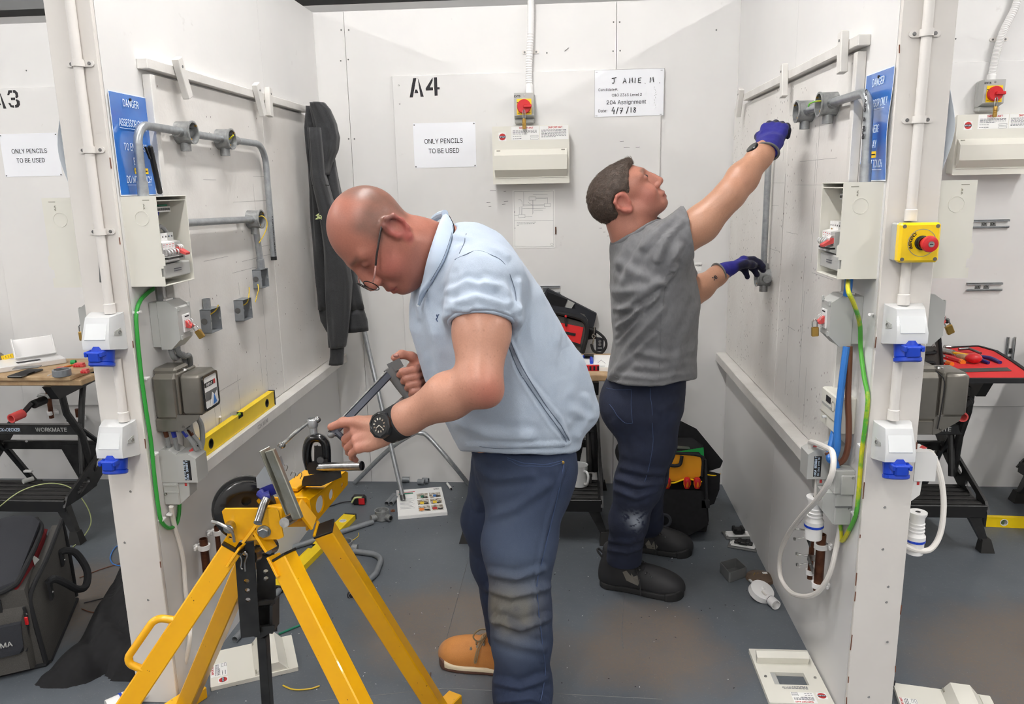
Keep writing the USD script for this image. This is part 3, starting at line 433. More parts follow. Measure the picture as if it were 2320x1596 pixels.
# ---- industrial sockets, emergency stop and conduit on the end posts
def socket(cx, v0, lb):
    t = Thing('power_socket', lb, 'socket', (cx, YF-.013, v0)); f = YF-.0125; D = .075
    t.add('body', hull([[cx+a*.049, f, v0+b] for a in (-1, 1) for b in (0, .108)]+[[cx+a*.049, f-.012, v0+b] for a in (-1, 1) for b in (0., .106)]+[[cx+a*.04, f-D, v0+b] for a in (-1, 1) for b in (.012, .04)]+[[cx+a*.036, f-.052, v0+.1] for a in (-1, 1)]+[[cx+a*.037, f-.056, v0+.086] for a in (-1, 1)]), 'white_gloss', smooth=40)
    n = hull([[cx+a*.031, f-y, v0+z] for a in (-1, 1) for y, z in ((.058, .083), (.0755, .04), (.0745, .038), (.056, .08))]); n.vertices += [0, -.0012, .0006]; t.add('label_panel', n, 'label_grey')
    for s in (-1, 1):
        rc = t.add('screw_recess', hull([[cx+s*w, f-y, v0+z] for w, y, z in ((.0465, .022, .066), (.0445, .05, .06), (.0435, .052, .05), (.0465, .02, .042), (.048, .022, .066), (.0462, .05, .06), (.0455, .052, .05), (.0482, .02, .042))]), 'grey_plastic'); t.add('recess_screw', lathe([(.006, 0), (.005, .003)], (cx+s*.0468, f-.03, v0+.054), (s, -.15, 0), 12), 'steel', parent=rc)
    ax = A([0, -.28, -1.]); ax = ax/np.linalg.norm(ax); o = A([cx, f-.045, v0+.012])
    t.add('socket_shroud', cat(lathe([(.0, 0), (.0325, 0), (.0325, .04), (.029, .045), (.0, .045)], o, ax, 26)), 'blue_plastic', label='blue socket shroud'); lid = t.add('lid', cat(lathe([(.0, .043), (.0345, .043), (.0345, .052), (.03, .055), (0, .055)], o, ax, 26), cbox([cx-.018, f-.095, v0-.022], [cx+.018, f-.066, v0+.008], .004)), 'blue_plastic', label='blue hinged lid'); t.add('hinge_pin', cat(cyl([cx-.022, f-.09, v0+.004], [cx+.022, f-.09, v0+.004], .005), cbox([cx-.026, f-.097, v0-.006], [cx-.018, f-.07, v0+.009], .002), cbox([cx+.018, f-.097, v0-.006], [cx+.026, f-.07, v0+.009], .002)), 'blue_plastic', parent=lid); t.add('lid_label', lathe([(.0, .0552), (.022, .0552), (.022, .0556), (0, .0556)], o, ax, 20), 'white_plastic', parent=lid)
    return t
sk = socket(-1.335, 1.178, 'white socket with blue lid on the left-hand post, upper of the two'); copy(sk, 'white socket with blue lid on the left-hand post, lower of the two', move([-.003, 0, -.325]), 'sockets on the posts'); copy(sk, 'white socket with blue lid on the right-hand post, just under the emergency stop', move([.897+1.335, 0, .006]), 'sockets on the posts'); copy(sk, 'white socket with blue lid on the right-hand post, lower of the two', move([.897+1.332, 0, -.322]), 'sockets on the posts'); sk.x.GetPrim().SetCustomDataByKey('group', 'sockets on the posts')
def saddle(t, p, name='saddle', X=(1, 0, 0), w=.03, m='painted'):
    """two-screw saddle across a vertical conduit at p (on the wall face)."""
    p = A(p, float); s = t.add(name, cat(place(cat(prism(LineString([(-w, 0), (w, 0)]).buffer(.0085).difference(unary_union([Point(-w*.85, 0).buffer(.003), Point(w*.85, 0).buffer(.003)])), .004)), p, X, (0, 0, 1)), place(cat(*[lathe([(.0165, -.009), (.0165, .009)], (0, 0, .013), (0, 1, 0), 20)]), p, X, (0, 0, 1))), m)
    t.add('saddle_screw', place(cat(*[lathe([(.0055, .003), (.004, .006), (.0, .006)], (d*w*.85, 0, 0), (0, 0, 1), 10) for d in (-1, 1)]), p, X, (0, 0, 1)), 'steel_dark', parent=s, kind='stuff')
def post_conduit(x, cuts, sads, lb):
    t = Thing('conduit', lb, 'conduit', (x, YF-.025, cuts[-1][0]))
    for v0, v1 in cuts: t.add('conduit_length', tube([[x, YF-.026, v0], [x, YF-.026, v1]], .0125, 20), 'painted'); t.add('coupler', lathe([(.0155, 0), (.0155, .028), (.0128, .03)], (x, YF-.026, v0), (0, 0, 1), 20), 'painted')
    for v in sads: saddle(t, (x, YF-.0125, v))
post_conduit(-1.318, [(1.284, 2.48), (.96, 1.15)], [1.968, 1.741, 1.517], 'white conduit with saddles down the left-hand post to the sockets'); post_conduit(.892, [(1.512, 2.48), (1.29, 1.41), (.97, 1.15)], [1.974, 1.766], 'white conduit with saddles down the right-hand post to the emergency stop')
cx, cz = .9, 1.458; f = YF-.0125; t = Thing('emergency_stop', 'yellow emergency stop with a red mushroom button on the right-hand post', 'emergency stop', (cx, f, cz-.05))
t.add('back_box', cbox([cx-.05, f-.035, cz-.05], [cx+.05, f, cz+.05], .004), 'grey_plastic'); fp = t.add('front_plate', cbox([cx-.051, f-.062, cz-.051], [cx+.051, f-.034, cz+.051], .006), 'yellow_plain', label='yellow front plate')
for a in (-1, 1):
    for b in (-1, 1): t.add('plate_screw', lathe([(.005, 0), (.005, .001), (0, .001)], (cx+a*.041, f-.062, cz+b*.042), (0, -1, 0), 12), 'bronze', parent=fp)
t.add('ring', lathe([(.0355, 0), (.0355, .0008), (.034, .0008), (.034, 0)], (cx+.005, f-.062, cz), (0, -1, 0), 36), 'cream_dark', parent=fp); 
for k, ch in enumerate('EMERGENCY'):
    a = math.radians(212-k*9.4*1.05-6); t.add('letter', text(ch, .0072, (cx+.005+.0255*math.cos(a), f-.0622, cz+.0255*math.sin(a)), (math.sin(a), 0, -math.cos(a)), (math.cos(a), 0, math.sin(a)), True), 'ink', parent=fp)
t.add('collar', lathe([(.0185, 0), (.0185, .004), (.0155, .005), (.0155, .018)], (cx+.005, f-.062, cz), (0, -1, 0), 24), 'black', label='black collar'); b = t.add('button', lathe([(.0125, .01), (.0125, .035), (.0145, .036), (.02, .038), (.021, .044), (.019, .05), (.012, .0525), (0, .0525)], (cx+.005, f-.062, cz), (0, -1, 0), 28), 'red', label='red mushroom button'); t.add('key_barrel', lathe([(.0075, .052), (.0075, .054), (0, .054)], (cx+.005, f-.062, cz), (0, -1, 0), 18), 'steel', parent=b); t.add('key_slot', box([cx+.001, f-.1166, cz-.001], [cx+.009, f-.1155, cz+.001]), 'ink', parent=b)

# ---- blue danger signs
def sign(s, x0, lb, u0, u1, curl, dv=0, vis=True):
    g = side(x0, s); t = Thing('danger_sign', lb, 'sign', g.p((0, u0, 1.615+dv))); h = .288; n = 14
    def sheet(d0, d1, pad):
        v = []; N = 9
        for i in range(n+1):
            for j in range(N): 
                a, b = j/(N-1), i/n; cw = curl*max(0, (1-a)-.3)**1.5*(.5+.5*math.sin(b*6.3-1.2))*.045; v.append([max(.003, .0035+cw)+d0, u0+pad+(u1-u0-2*pad)*a, 1.615+dv+pad+(h-2*pad)*b])
        f = [[i*N+j, i*N+j+1, (i+1)*N+j+1] for i in range(n) for j in range(N-1)]+[[i*N+j, (i+1)*N+j+1, (i+1)*N+j] for i in range(n) for j in range(N-1)]
        k = len(v); v2 = [[p[0]+d1-d0, *p[1:]] for p in v]; f2 = [[c+k for c in q[::-1]] for q in f]; edge = [j for j in range(N)]+[i*N+N-1 for i in range(1, n+1)]+[n*N+j for j in range(N-2, -1, -1)]+[i*N for i in range(n-1, 0, -1)]
        f3 = [[edge[i], edge[(i+1) % len(edge)], edge[i]+k] for i in range(len(edge))]+[[edge[(i+1) % len(edge)], edge[(i+1) % len(edge)]+k, edge[i]+k] for i in range(len(edge))]
        m = TM(v+v2, f+f2+f3); m.fix_normals(); return m
    t.add('laminate', g(sheet(0, .0006, 0)), 'sign_edge'); sh = t.add('blue_face', g(sheet(.0006, .001, .003)), 'sign_blue')
    if vis:
        c = (u0+u1)/2
        for w, z, x, ul in (('DANGER', .25, .72, 0), ('ASSESSOR ONLY', .195, .62, 1), ('TO ENERGISE', .128, .66, 0), ('BAY', .088, .72, 0), ('DO NOT TOUCH', .036, .62, 1)):
            m = gt(g, s, w, .0205, (.0062+.0*curl, c, 1.615+dv+z), False, sx=x); t.add('lettering', m, 'ink_white', parent=sh)
            if ul: b = m.bounds; t.add('underline', box([b[0][0], b[0][1], 1.615+dv+z-.0065], [b[1][0], b[1][1], 1.615+dv+z-.005]), 'ink_white', parent=sh)
        t.add('yellow_strip', g(box([.0055, c-.02, 1.615+dv+.062], [.0062, c+.055, 1.615+dv+.079])), 'yellow_plain', label='small yellow warning strip'); t.add('strip_print', gt(g, s, 'DO NOT REMOVE THIS COVER', .0032, (.0064, c+.0165, 1.615+dv+.069), True), 'ink'); t.add('pin', g(cyl((.005, c, 1.615+dv+.272), (.0085, c, 1.615+dv+.272), .004, n=10)), 'ink')
sign(1, XL, 'blue danger sign behind the bent conduit on the left-hand partition', .012, .222, .0); sign(-1, XR, 'blue danger sign with a wavy edge on the right-hand partition', -.004, .188, .25); sign(-1, XL2, 'blue sign edge curling out into the A3 bay', .01, .2, 1., 0, False); sign(1, XR2, 'blue sign edge curling out beyond the right-hand post', .01, .2, 1., .0, False)

# ---- galvanised conduit runs
def besa(t, g, u, v, spouts, w=.0, hub='cast', wires=False, dark=True):
    o = (w+.004, u, v); b = t.add('junction_box', cat(g(lathe([(0, 0), (.034, 0), (.036, .003), (.035, .056), (.037, .058), (.037, .063), (.0315, .063), (.0315, .012), (0, .012)], o, (1, 0, 0), 26)), *[g(cyl((w+.035, u, v), (w+.035, u+du*.058, v+dv*.058), .0165, n=16)) for du, dv in spouts]), hub)
    t.add('lug', g(cat(*[cyl((w+.03, u+a*.021, v+a*.022), (w+.061, u+a*.021, v+a*.022), .0055, n=10) for a in (-1, 1)])), hub, parent=b); t.add('lug_screw', g(cat(*[cyl((w+.06, u+a*.021, v+a*.022), (w+.068, u+a*.021, v+a*.022), .003, n=8) for a in (-1, 1)])), 'brass', parent=b)
    if dark: t.add('rear_hole', g(cyl((w+.0155, u+.004, v-.002), (w+.017, u+.004, v-.002), .013)), 'black', parent=b)
    return b
def run(t, g, pts, R, r=.0125, m='galv', name='conduit', openend=False): c = [g.p(p) for p in fillet(pts, R, 10)]; t.add(name, pipe(c, r, r*.85, 16), m)
g = side(XL, 1); dw = .039
t = Thing('conduit_run', 'bent steel conduit with two round boxes above the blue-lead unit', 'conduit', g.p((dw, .2, 1.34))); u1, u2 = .367, .66
run(t, g, [(dw, .07, 1.62), (dw, .073, 1.815), (dw, u1-.035, 1.812)], .06); t.add('socket_coupler', cyl(g.p((dw, .07, 1.612)), g.p((dw, .07, 1.655)), .0155), 'galv'); besa(t, g, u1, 1.81, [(-1, 0), (1, 0), (0, -1)]); run(t, g, [(dw, u1+.03, 1.809), (dw, u2-.03, 1.807)], .05); besa(t, g, u2, 1.806, [(-1, 0), (1, 0), (0, -1)]); t.add('wire_stub', g(tube([(.03, u2, 1.80), (.055, u2+.006, 1.808), (.07, u2+.004, 1.82)], .003, 6)), 'gy_cable'); t.add('bush', cyl(g.p((dw, u2+.055, 1.806)), g.p((dw, u2+.1, 1.806)), .0165), 'cast')
run(t, g, [(dw, u2+.06, 1.806), (dw, 1.03, 1.806), (dw, 1.03, 1.338)], .085); t.add('end_band', cyl(g.p((dw, 1.03, 1.337)), g.p((dw, 1.03, 1.352)), .0128), 'black'); pm = gt(g, 1, 'DELTA BTE BS EN61386 CLASS 4  R', .0075, (dw+.0115, 1.025, 1.43), True, False, (1, 0, 0)); t.add('pipe_print', pm, 'ink')
t = Thing('conduit_run', 'straight steel conduit leaving the blue-lead unit to a round and a square box', 'conduit', g.p((dw, .6, 1.22))); besa(t, g, .868, 1.513, [(-1, 0), (0, -1)]); run(t, g, [(dw, .195, 1.527), (dw, .845, 1.514)], .05)
s = t.add('saddle', g(cat(place(prism(LineString([(0, -.038), (0, .038)]).buffer(.011), .004), (.004, .755, 1.516), (0, 1, 0), (0, 0, 1)), box([0.0, .745, 1.506], [.03, .765, 1.526]))), 'cast'); t.add('saddle_screw', g(cat(*[cyl((.006, .755, 1.516+a*.035), (.012, .755, 1.516+a*.035), .005, n=10) for a in (-1, 1)])), 'steel', parent=s)
run(t, g, [(dw, .868, 1.48), (dw, .888, 1.325)], .05); t.add('socket_coupler', cyl(g.p((dw, .884, 1.355)), g.p((dw, .888, 1.315)), .0155), 'galv'); t.add('earth_wire', g(tube(spline([(.03, .87, 1.51), (.065, .875, 1.525), (.08, .885, 1.5), (.07, .88, 1.46), (.05, .86, 1.42)]), .0022, 6)), 'yellow_cable', label='thin loose yellow wire')
def back_box(t, g, u, v, S=.075, D=.047, w=.002):
    k = S/2; b = t.add('back_box', g(cat(box([w, u-k, v-k], [w+.0015, u+k, v+k]), box([w, u-k, v-k], [w+D, u-k+.0015, v+k]), box([w, u+k-.0015, v-k], [w+D, u+k, v+k]), box([w, u-k, v+k-.0015], [w+D, u+k, v+k]), box([w, u-k, v-k], [w+D, u+k, v-k+.0015]))), 'galv_old'); t.add('knockout', g(cat(lathe([(.011, 0), (.011, .001), (0, .0012)], (w+.024, u-k, v), (0, -1, 0), 20))), 'steel_dark', parent=b); t.add('white_bush', g(lathe([(0, 0), (.013, 0), (.013, .006), (.011, .008), (0, .008)], (w+.002, u+.012, v+.004), (1, 0, 0), 20)), 'white_plastic', parent=b, label='white bush'); t.add('lug', g(cat(*[box([w+D-.004, u+a*(k-.006)-.004, v-.004], [w+D-.002, u+a*(k-.006)+.004, v+.004]) for a in (-1, 1)])), 'galv', parent=b); return b
back_box(t, g, .893, 1.277)
t.add('box_wire', g(tube(spline([(.03, .86, 1.26), (.04, .84, 1.24), (.035, .83, 1.215), (.03, .82, 1.19)]), .002, 6)), 'yellow_cable')
t = Thing('square_box', 'square steel back box with a conduit stub on its top, nearer of the pair', 'back box', g.p((.02, .43, 1.15))); back_box(t, g, .428, 1.187, .082); t.add('stub', pipe([g.p((.026, .418, 1.226)), g.p((.026, .418, 1.262))], .0135, .0115), 'galv'); t.add('wire_end', g(tube(spline([(.02, .43, 1.2), (.04, .445, 1.215), (.05, .455, 1.235)]), .0022, 6)), 'yellow_cable'); t.add('red_tape', g(box([.02, .3865, 1.188], [.026, .387, 1.196])), 'ink_red')
t = Thing('square_box', 'square steel back box without a stub, farther of the pair', 'back box', g.p((.02, .7, 1.14))); back_box(t, g, .70, 1.181, .08); t.add('wire_end', g(tube(spline([(.02, .7, 1.19), (.04, .72, 1.205), (.045, .735, 1.24), (.045, .74, 1.26)]), .0022, 6)), 'yellow_cable')
g = side(XR, -1); t = Thing('conduit_run', 'bent steel conduit with two round boxes that the gloved hand grips', 'conduit', g.p((dw, .4, 1.62))); v = 1.848
run(t, g, [(dw, .045, 1.615), (dw, .06, v), (dw, .37, v)], .06); t.add('socket_coupler', cyl(g.p((dw, .045, 1.612)), g.p((dw, .048, 1.66)), .0155), 'galv'); besa(t, g, .40, v, [(-1, 0), (1, 0), (0, -1)]); t.add('wire_stub', g(tube(spline([(.02, .395, v), (.06, .4, v+.01), (.085, .415, v+.006), (.09, .42, v-.004)]), .0025, 6)), 'gy_cable'); run(t, g, [(dw, .43, v), (dw, .61, v)], .05); besa(t, g, .64, v, [(-1, 0), (0, -1)])
t.add('pipe_print', cat(*[text(ch, .014, g.p((dw+.0135, .052+.004*abs(k-6)*0+.0, 1.845-.0115*k)), (0, 0, -1), (0, -1, 0), True) for k, ch in enumerate('CLASS 4 RUS')]), 'ink', label='black stencilled pipe lettering')
t = Thing('conduit_run', 'straight upright steel conduit held by the lower gloved hand', 'conduit', g.p((dw, 1.09, 1.2))); run(t, g, [(dw, 1.085, 1.72), (dw, 1.085, 1.25)], .05); besa(t, g, 1.085, 1.235, [(0, 1), (0, -1), (-1, 0)])
single('board_screw', cat(*[cyl(Lw(x, y, .013), Lw(x, y, .028)+A([0, .004, .004]), .004, n=8) for x, y in ((461, 972), (498, 948))]), 'white_plastic', 'two white screws sticking out above the yellow level', 'screw'); single('board_screw', cyl(Rw(1978, 713, 0), Rw(1970, 713, .025), .004, n=8), 'white_plastic', 'lone white screw beside the padlocked isolator', 'screw')
t = Thing('knife', 'slim black cable knife standing on top of the blue-lead unit', 'knife', Lw(366, 438, .04)); a, b = Lw(339, 330, .055), Lw(363, 440, .055); t.add('handle', obox(a, b, .012, .016, up=[1, 0, 0], c=.004), 'black'); t.add('pocket_clip', obox(a+A([-.004, -.018, -.004]), a+(b-a)*.28+A([0, -.014, 0]), .003, .006, up=[1, 0, 0]), 'black_gloss'); t.add('rivet', lathe([(.003, 0), (.002, .002)], a+(b-a)*.15+A([.008, 0, 0]), (1, -.3, 0), 8), 'steel')
# ---- yellow level resting on the ledge
def level(name, lb, a, b, up, out, h=.052, th=.023, M='yellow_level', teeth=True):
    """a, b: ends of the bottom edge; up and out unit vectors."""
    a, b, up, out = (A(q, float) for q in (a, b, up, out)); d = b-a; Ln = np.linalg.norm(d); d /= Ln; fr = lambda m: place(m, a, d, up)
    if np.cross(d, up)@out < 0: a, b, d = b, a, -d; fr = lambda m: place(m, a, d, up)
    t = Thing(name, lb, 'spirit level', (a+b)/2); body = sbox(.012, 0, Ln-.012, h); wins = [(.09, 'v'), (Ln-.09, 'v')]
    for x, k in wins: body = body.difference(Point(x, h*.5).buffer(.0175))
    body = body.difference(sbox(Ln/2-.021, h-.016, Ln/2+.021, h+.01))
    t.add('beam', fr(prism(body, th)), M); t.add('top_rib', fr(cat(box([.012, h*.93, th], [Ln/2-.022, h, th+.0012]), box([Ln/2+.022, h*.93, th], [Ln-.012, h, th+.0012]), box([.012, 0, th], [Ln-.012, h*.07, th+.0012]))), M)
    for x0 in (0, Ln-.012): t.add('end_cap', fr(cat(cbox([x0, -.0005, -.0005], [x0+.012, h+.0005, th+.0015], .001), *([box([x0+(-.003 if x0 == 0 else .012), h*(k+.2)/8, .004], [x0+(0 if x0 == 0 else .015), h*(k+.7)/8, th-.004]) for k in range(8)] if teeth else []))), 'black')
    for x, k in wins: w = t.add('vial_ring', fr(cat(lathe([(.0175, 0), (.0175, th+.001), (.014, th+.001), (.014, 0)], (x, h*.5, 0), (0, 0, 1), 24))), 'black' if teeth else 'white_plastic'); t.add('vial', fr(cyl((x, h*.5-.013, th*.5), (x, h*.5+.013, th*.5), .0065, n=14)), 'grey_vial', parent=w); t.add('vial_back', fr(cyl((x, h*.5, .001), (x, h*.5, .003), .0145)), 'bronze' if teeth else 'white_plastic', parent=w)
    w = t.add('centre_frame', fr(cat(box([Ln/2-.021, h-.016, 0], [Ln/2+.021, h-.014, th]), box([Ln/2-.021, h-.016, 0], [Ln/2-.018, h, th]), box([Ln/2+.018, h-.016, 0], [Ln/2+.021, h, th]))), 'black'); t.add('centre_vial', fr(cyl((Ln/2-.017, h-.0065, th*.5), (Ln/2+.017, h-.0065, th*.5), .0062, n=14)), 'vial', parent=w, label='green vial'); return t
g = side(XL, 1); level('spirit_level', 'yellow spirit level standing on the white ledge under the board', g.p((.022, .215, .746)), g.p((.022, .90, .746)), (0, 0, 1), (1, 0, 0), .062)
# ================================================================== back wall
XV, ZV = A([1., 0, 0]), A([0, 0, 1.])
def bw(m, d=0.): return place(m, (0, YB-d, 0), XV, ZV)       # local (x, z, out of the wall)
def tx(s, h, x, z, d, **k): return text(s, h, (x, YB-d, z), XV, ZV, **k)
STEN = {'A': [[(0, 0), (.22, 0), (.52, 1), (.3, 1)], [(.62, 1), (.72, .78), (.98, .02), (.76, .02)], [(.34, .22), (.62, .22), (.54, .4), (.42, .4)]], '4': [[(.62, 0), (.84, 0), (.84, 1), (.62, 1)], [(0, .3), (.52, .3), (.52, .46), (.3, .46), (.52, .82), (.52, 1), (0, .42)], [(.84, .34), (1, .34), (1, .46), (.84, .46)]],
    '3': [[(.05, .72), (.2, .72), (.3, .86), (.46, .86), (.46, 1), (.2, 1)], [(.54, 1), (.72, 1), (.9, .85), (.9, .62), (.76, .54), (.66, .58), (.7, .7), (.68, .82), (.54, .86)], [(.3, .44), (.62, .44), (.62, .58), (.3, .58)], [(.74, .48), (.94, .38), (.94, .16), (.78, .02), (.54, 0), (.54, .14), (.7, .2), (.72, .34), (.64, .42)], [(.46, 0), (.46, .14), (.28, .14), (.2, .28), (.04, .28), (.18, .04)]]}
def stencil(ch, h, x, z, d): return bw(cat(*[prism(Polygon(A(p)*h*[.8, 1]+[x, z]), .0006) for p in STEN[ch]]), d)
for dx, bay, nm in ((0, 'A4', 'A 4'), (-2.22, 'A3', 'A 3'), (2.22, 'next', '')):
    t = Thing('bay_board', {'A4': 'white board marked A 4 on the back wall between the two men', 'A3': 'white board marked A 3 in the bay past the left post', 'next': 'white backing board in the bay past the right post'}[bay], 'board', (dx-.2, YB, 1.3)); hz = 2.176 if bay != 'next' else 2.16
    t.add('panel', bw(cbox([dx-.883, .45, .0006], [dx+.463, hz, .012], .002)), 'white_paint')
    if nm: t.add('stencil_letter', stencil('A', .092, dx-.8+.003, 2.07, .0121), 'ink'); t.add('stencil_digit', stencil(nm[-1], .088, dx-.713, 2.075, .0121), 'ink')
    if bay != 'next': t.add('screw', cat(*[bw(lathe([(.004, 0), (.003, .0015)], (dx-.85, z, .012), (0, 0, 1), 10)) for z in (2.13, 2.04)]), 'steel_dark', kind='stuff')
    t.add('chip', bw(cat(*[obox((dx+x, z, .0122), (dx+x+l, z+.001, .0122), .002, .0006) for x, z, l in ((-.4, 1.6, .03), (-.33, 1.595, .012), (-.42, 1.54, .02), (-.41, 1.52, .014), (-.33, 1.545, .022), (-.34, 1.53, .018), (.26, 1.83, .02), (.28, 1.80, .03), (.34, 1.8, .02), (.16, 1.4, .014), (.18, 1.38, .012), (.2, 1.36, .014))]), 0), 'grey_dark', kind='stuff', label='small chips in the paint')
    if bay != 'next':
        t = Thing('pencil_notice', f'laminated only-pencils notice on the {bay} board', 'notice', (dx-.63, YB-.012, 1.72)); sh = t.add('sheet', bw(cbox([dx-.787, 1.722, .0125], [dx-.467, 1.943, .0133], .0002)), 'paper')
        t.add('lettering', cat(tx('ONLY PENCILS', .023, dx-.632, 1.842, .0136, sx=.86), tx('TO BE USED', .023, dx-.632, 1.794, .0136, sx=.86)), 'ink'); t.add('pin', bw(cat(*[cyl((dx+x, z, .013), (dx+x, z, .015), .0035, n=8) for x in (-.78, -.474) for z in (1.728, 1.935)])), 'steel_dark', kind='stuff')
def cu_cover(t, fr, w, h, flap=True, sc=1., raised=False, labels=2):
    """front cover of a consumer unit: plate, circuit window hump, stickers. fr maps local (x right, y up, z out)."""
    body = rrect(0, 0, w, h, .004)
    if raised: body = body.difference(sbox(w*.25, h*.30+.045, w*.80, h*.30+.11))
    t.add('plate', fr(prism(body, .014)), 'cream'); y0 = h*.12 if not raised else h*.30
    if not raised: f = t.add('flap', fr(hull([[x, y, z] for x in (w*.03, w*.97) for y, z in ((y0, .014), (y0+.035*sc, .046), (y0+.105*sc, .046), (y0+.135*sc, .014), (y0, .0), (y0+.135*sc, .0))])), 'cream'); t.add('flap_lip', fr(box([w*.04, y0-.004, .0141], [w*.96, y0-.001, .017])), 'cream', parent=f); t.add('hinge_slot', fr(cat(*[box([w*x-.009, y0+.126*sc, .018], [w*x+.009, y0+.131*sc, .0245]) for x in (.08, .92)])), 'cream_dark', parent=f)
    else:
        f = t.add('flap', fr(hull([[x, y, z] for x in (w*.1, w*.96) for y, z in ((h*.30-.01, .014), (h*.30-.004, .014), (h*.30-.026, .05), (h*.30-.018, .052), (h*.30+.004, .04))])), 'cream'); t.add('cover_screw', fr(cat(*[lathe([(.005, .014), (.004, .017), (0, .017)], (w*x, h*.30+.07, 0), (0, 0, 1), 12) for x in (.1, .9)])), 'steel')
        t.add('window_shutter', fr(box([w*.72, h*.30+.046, .010], [w*.80, h*.30+.109, .013])), 'grey_plastic'); t.add('fine_print', fr(lines(4, w*.4, .004, .0018, (w*.3, h*.30+.13, .0142), XV, (0, 1, 0), 5)), 'ink_grey', kind='stuff')
    z = .0143; 
    for k in range(labels):
        x0, x1 = (.25, .61) if k == 0 else (.62, .99)
        s = t.add('sticker', fr(box([w*x0, h-.068*sc, .014], [w*x1, h-.002, z])), 'paper_plain'); t.add('sticker_title', fr(place(meshkit.text_mesh('IMPORTANT', .0085*sc, .0004, True), (w*(x0+x1)/2-.03*sc, h-.014*sc, z), XV, (0, 1, 0))), 'ink_red', parent=s); t.add('sticker_print', fr(lines(4 if k == 0 else 7, w*(x1-x0)*.86, .0055*sc, .0022, (w*x0+.008*sc, h-.023*sc, z), XV, (0, 1, 0), k)), 'ink_grey', parent=s, kind='stuff', label='rows of small print')
        if k == 0:
            for yy in (.05, .062): t.add('date_box', fr(prism(sbox(w*(x0+.26), h-(yy+.0045)*sc, w*(x1-.01), h-(yy-.004)*sc).difference(sbox(w*(x0+.26)+.001, h-(yy+.0045)*sc+.001, w*(x1-.01)-.001, h-(yy-.004)*sc-.001)), .0004)) if False else fr(place(prism(sbox(0, 0, w*.1, .008*sc).difference(sbox(.001, .001, w*.1-.001, .008*sc-.001)), .0004), (w*(x0+.25), h-(yy+.004)*sc, z), XV, (0, 1, 0))), 'ink_grey', parent=s); t.add('sticker_print', fr(lines(1, w*.2, .0055*sc, .0022, (w*x0+.008*sc, h-yy*sc, z), XV, (0, 1, 0), k+3)), 'ink_grey', parent=s, kind='stuff')
    cx, cy, r = w*.135, h-.05*sc, .0165*sc
    lg = t.add('maker_badge', fr(cat(box([cx-r*1.15, cy-r*1.2, .014], [cx+r*1.15, cy+r*1.2, .0142]))), 'paper_plain'); t.add('badge_disc', fr(cyl((cx, cy, .0141), (cx, cy, .0146), r, n=28)), 'ink_red', parent=lg); t.add('badge_band', fr(box([cx-r*.97, cy-r*.3, .0146], [cx+r*.97, cy+r*.3, .0149])), 'ink', parent=lg); m = meshkit.text_mesh('WYLEX', r*.36, .0003, True); m.vertices[:, 0] -= m.bounds[:, 0].mean(); t.add('badge_name', fr(place(m, (cx, cy-r*.17, .0149), XV, (0, 1, 0))), 'ink_white', parent=lg)
def rotary(dx, lb, turn=0):
    t = Thing('rotary_isolator', lb, 'isolator switch', (dx-.215, YB-.012, 1.925)); x0, x1, z0, z1 = dx-.267, dx-.163, 1.925, 2.068
    t.add('body', bw(cat(cbox([x0, z0+.02, .012], [x1, z1, .04], .006), hull([[x, z, d] for x in (x0+.004, x1-.004) for z, d in ((z0+.022, .04), (z1, .04), (z1, .088), (z0+.036, .088))]), cbox([x0+.002, z0, .012], [x1-.002, z0+.024, .06], .006))), 'grey_plastic'); p = t.add('yellow_plate', bw(box([dx-.25, 1.965, .088], [dx-.178, 2.04, .09])), 'yellow_plain', label='yellow plate')
    t.add('dial', bw(lathe([(.034, .09), (.034, .105), (.031, .109), (.0, .108)], (dx-.214, 2.003, 0), (0, 0, 1), 30)), 'red', label='red rotary dial'); t.add('handle', bw(cbox([dx-.218, 1.996, .106], [dx-.176, 2.011, .122], .003)), 'red', label='red handle'); t.add('dial_mark', bw(cat(box([dx-.249, 2.02, .0901], [dx-.241, 2.024, .0904]), box([dx-.246, 1.972, .0901], [dx-.235, 1.974, .0904]), box([dx-.198, 1.972, .0901], [dx-.183, 1.974, .0904]))), 'ink', parent=p); t.add('maker_letters', tx('EXTS', .009, dx-.247, 2.048, .0884, bold=True), 'ink'); t.add('lid_screw', bw(lathe([(.005, 0), (.004, .002), (0, .002)], (dx-.214, 2.056, .088), (0, 0, 1), 10)), 'steel')
    p = Thing('padlock', 'brass combination padlock hanging from the red dial '+('above the A4 consumer unit' if dx == 0 else 'in the bay past the right post'), 'padlock', (dx-.214, YB-.11, 1.9)); p.add('shackle', bw(tube([(dx-.219, 1.945, .113), (dx-.219, 1.98, .113), (dx-.214, 1.987, .113), (dx-.209, 1.98, .113), (dx-.209, 1.945, .113)], .0022, 8)), 'steel'); p.add('lock_body', bw(lathe([(.007, 1.945), (.0095, 1.94), (.0095, 1.925), (.0085, 1.924), (.0095, 1.923), (.0095, 1.915), (.0085, 1.914), (.0095, 1.913), (.0095, 1.898), (.006, 1.895)], (dx-.214, 0, .113), (0, 1, 0), 16)), 'brass')
rotary(0, 'grey rotary isolator with red dial above the A4 consumer unit'); rotary(2.22, 'grey rotary isolator with red dial in the bay past the right post')
for dx, lb in ((0, 'closed cream consumer unit on the A4 board below the red dial'), (2.22, 'closed cream consumer unit in the bay past the right post')):
    t = Thing('consumer_unit', lb, 'consumer unit', (dx-.18, YB-.012, 1.63)); t.add('enclosure', bw(cbox([dx-.366, 1.638, .012], [dx-.002, 1.905, .085], .003)), 'cream'); cu_cover(t, lambda m, dx=dx: place(m, (dx-.375, YB-.085, 1.631), XV, ZV), .382, .28)
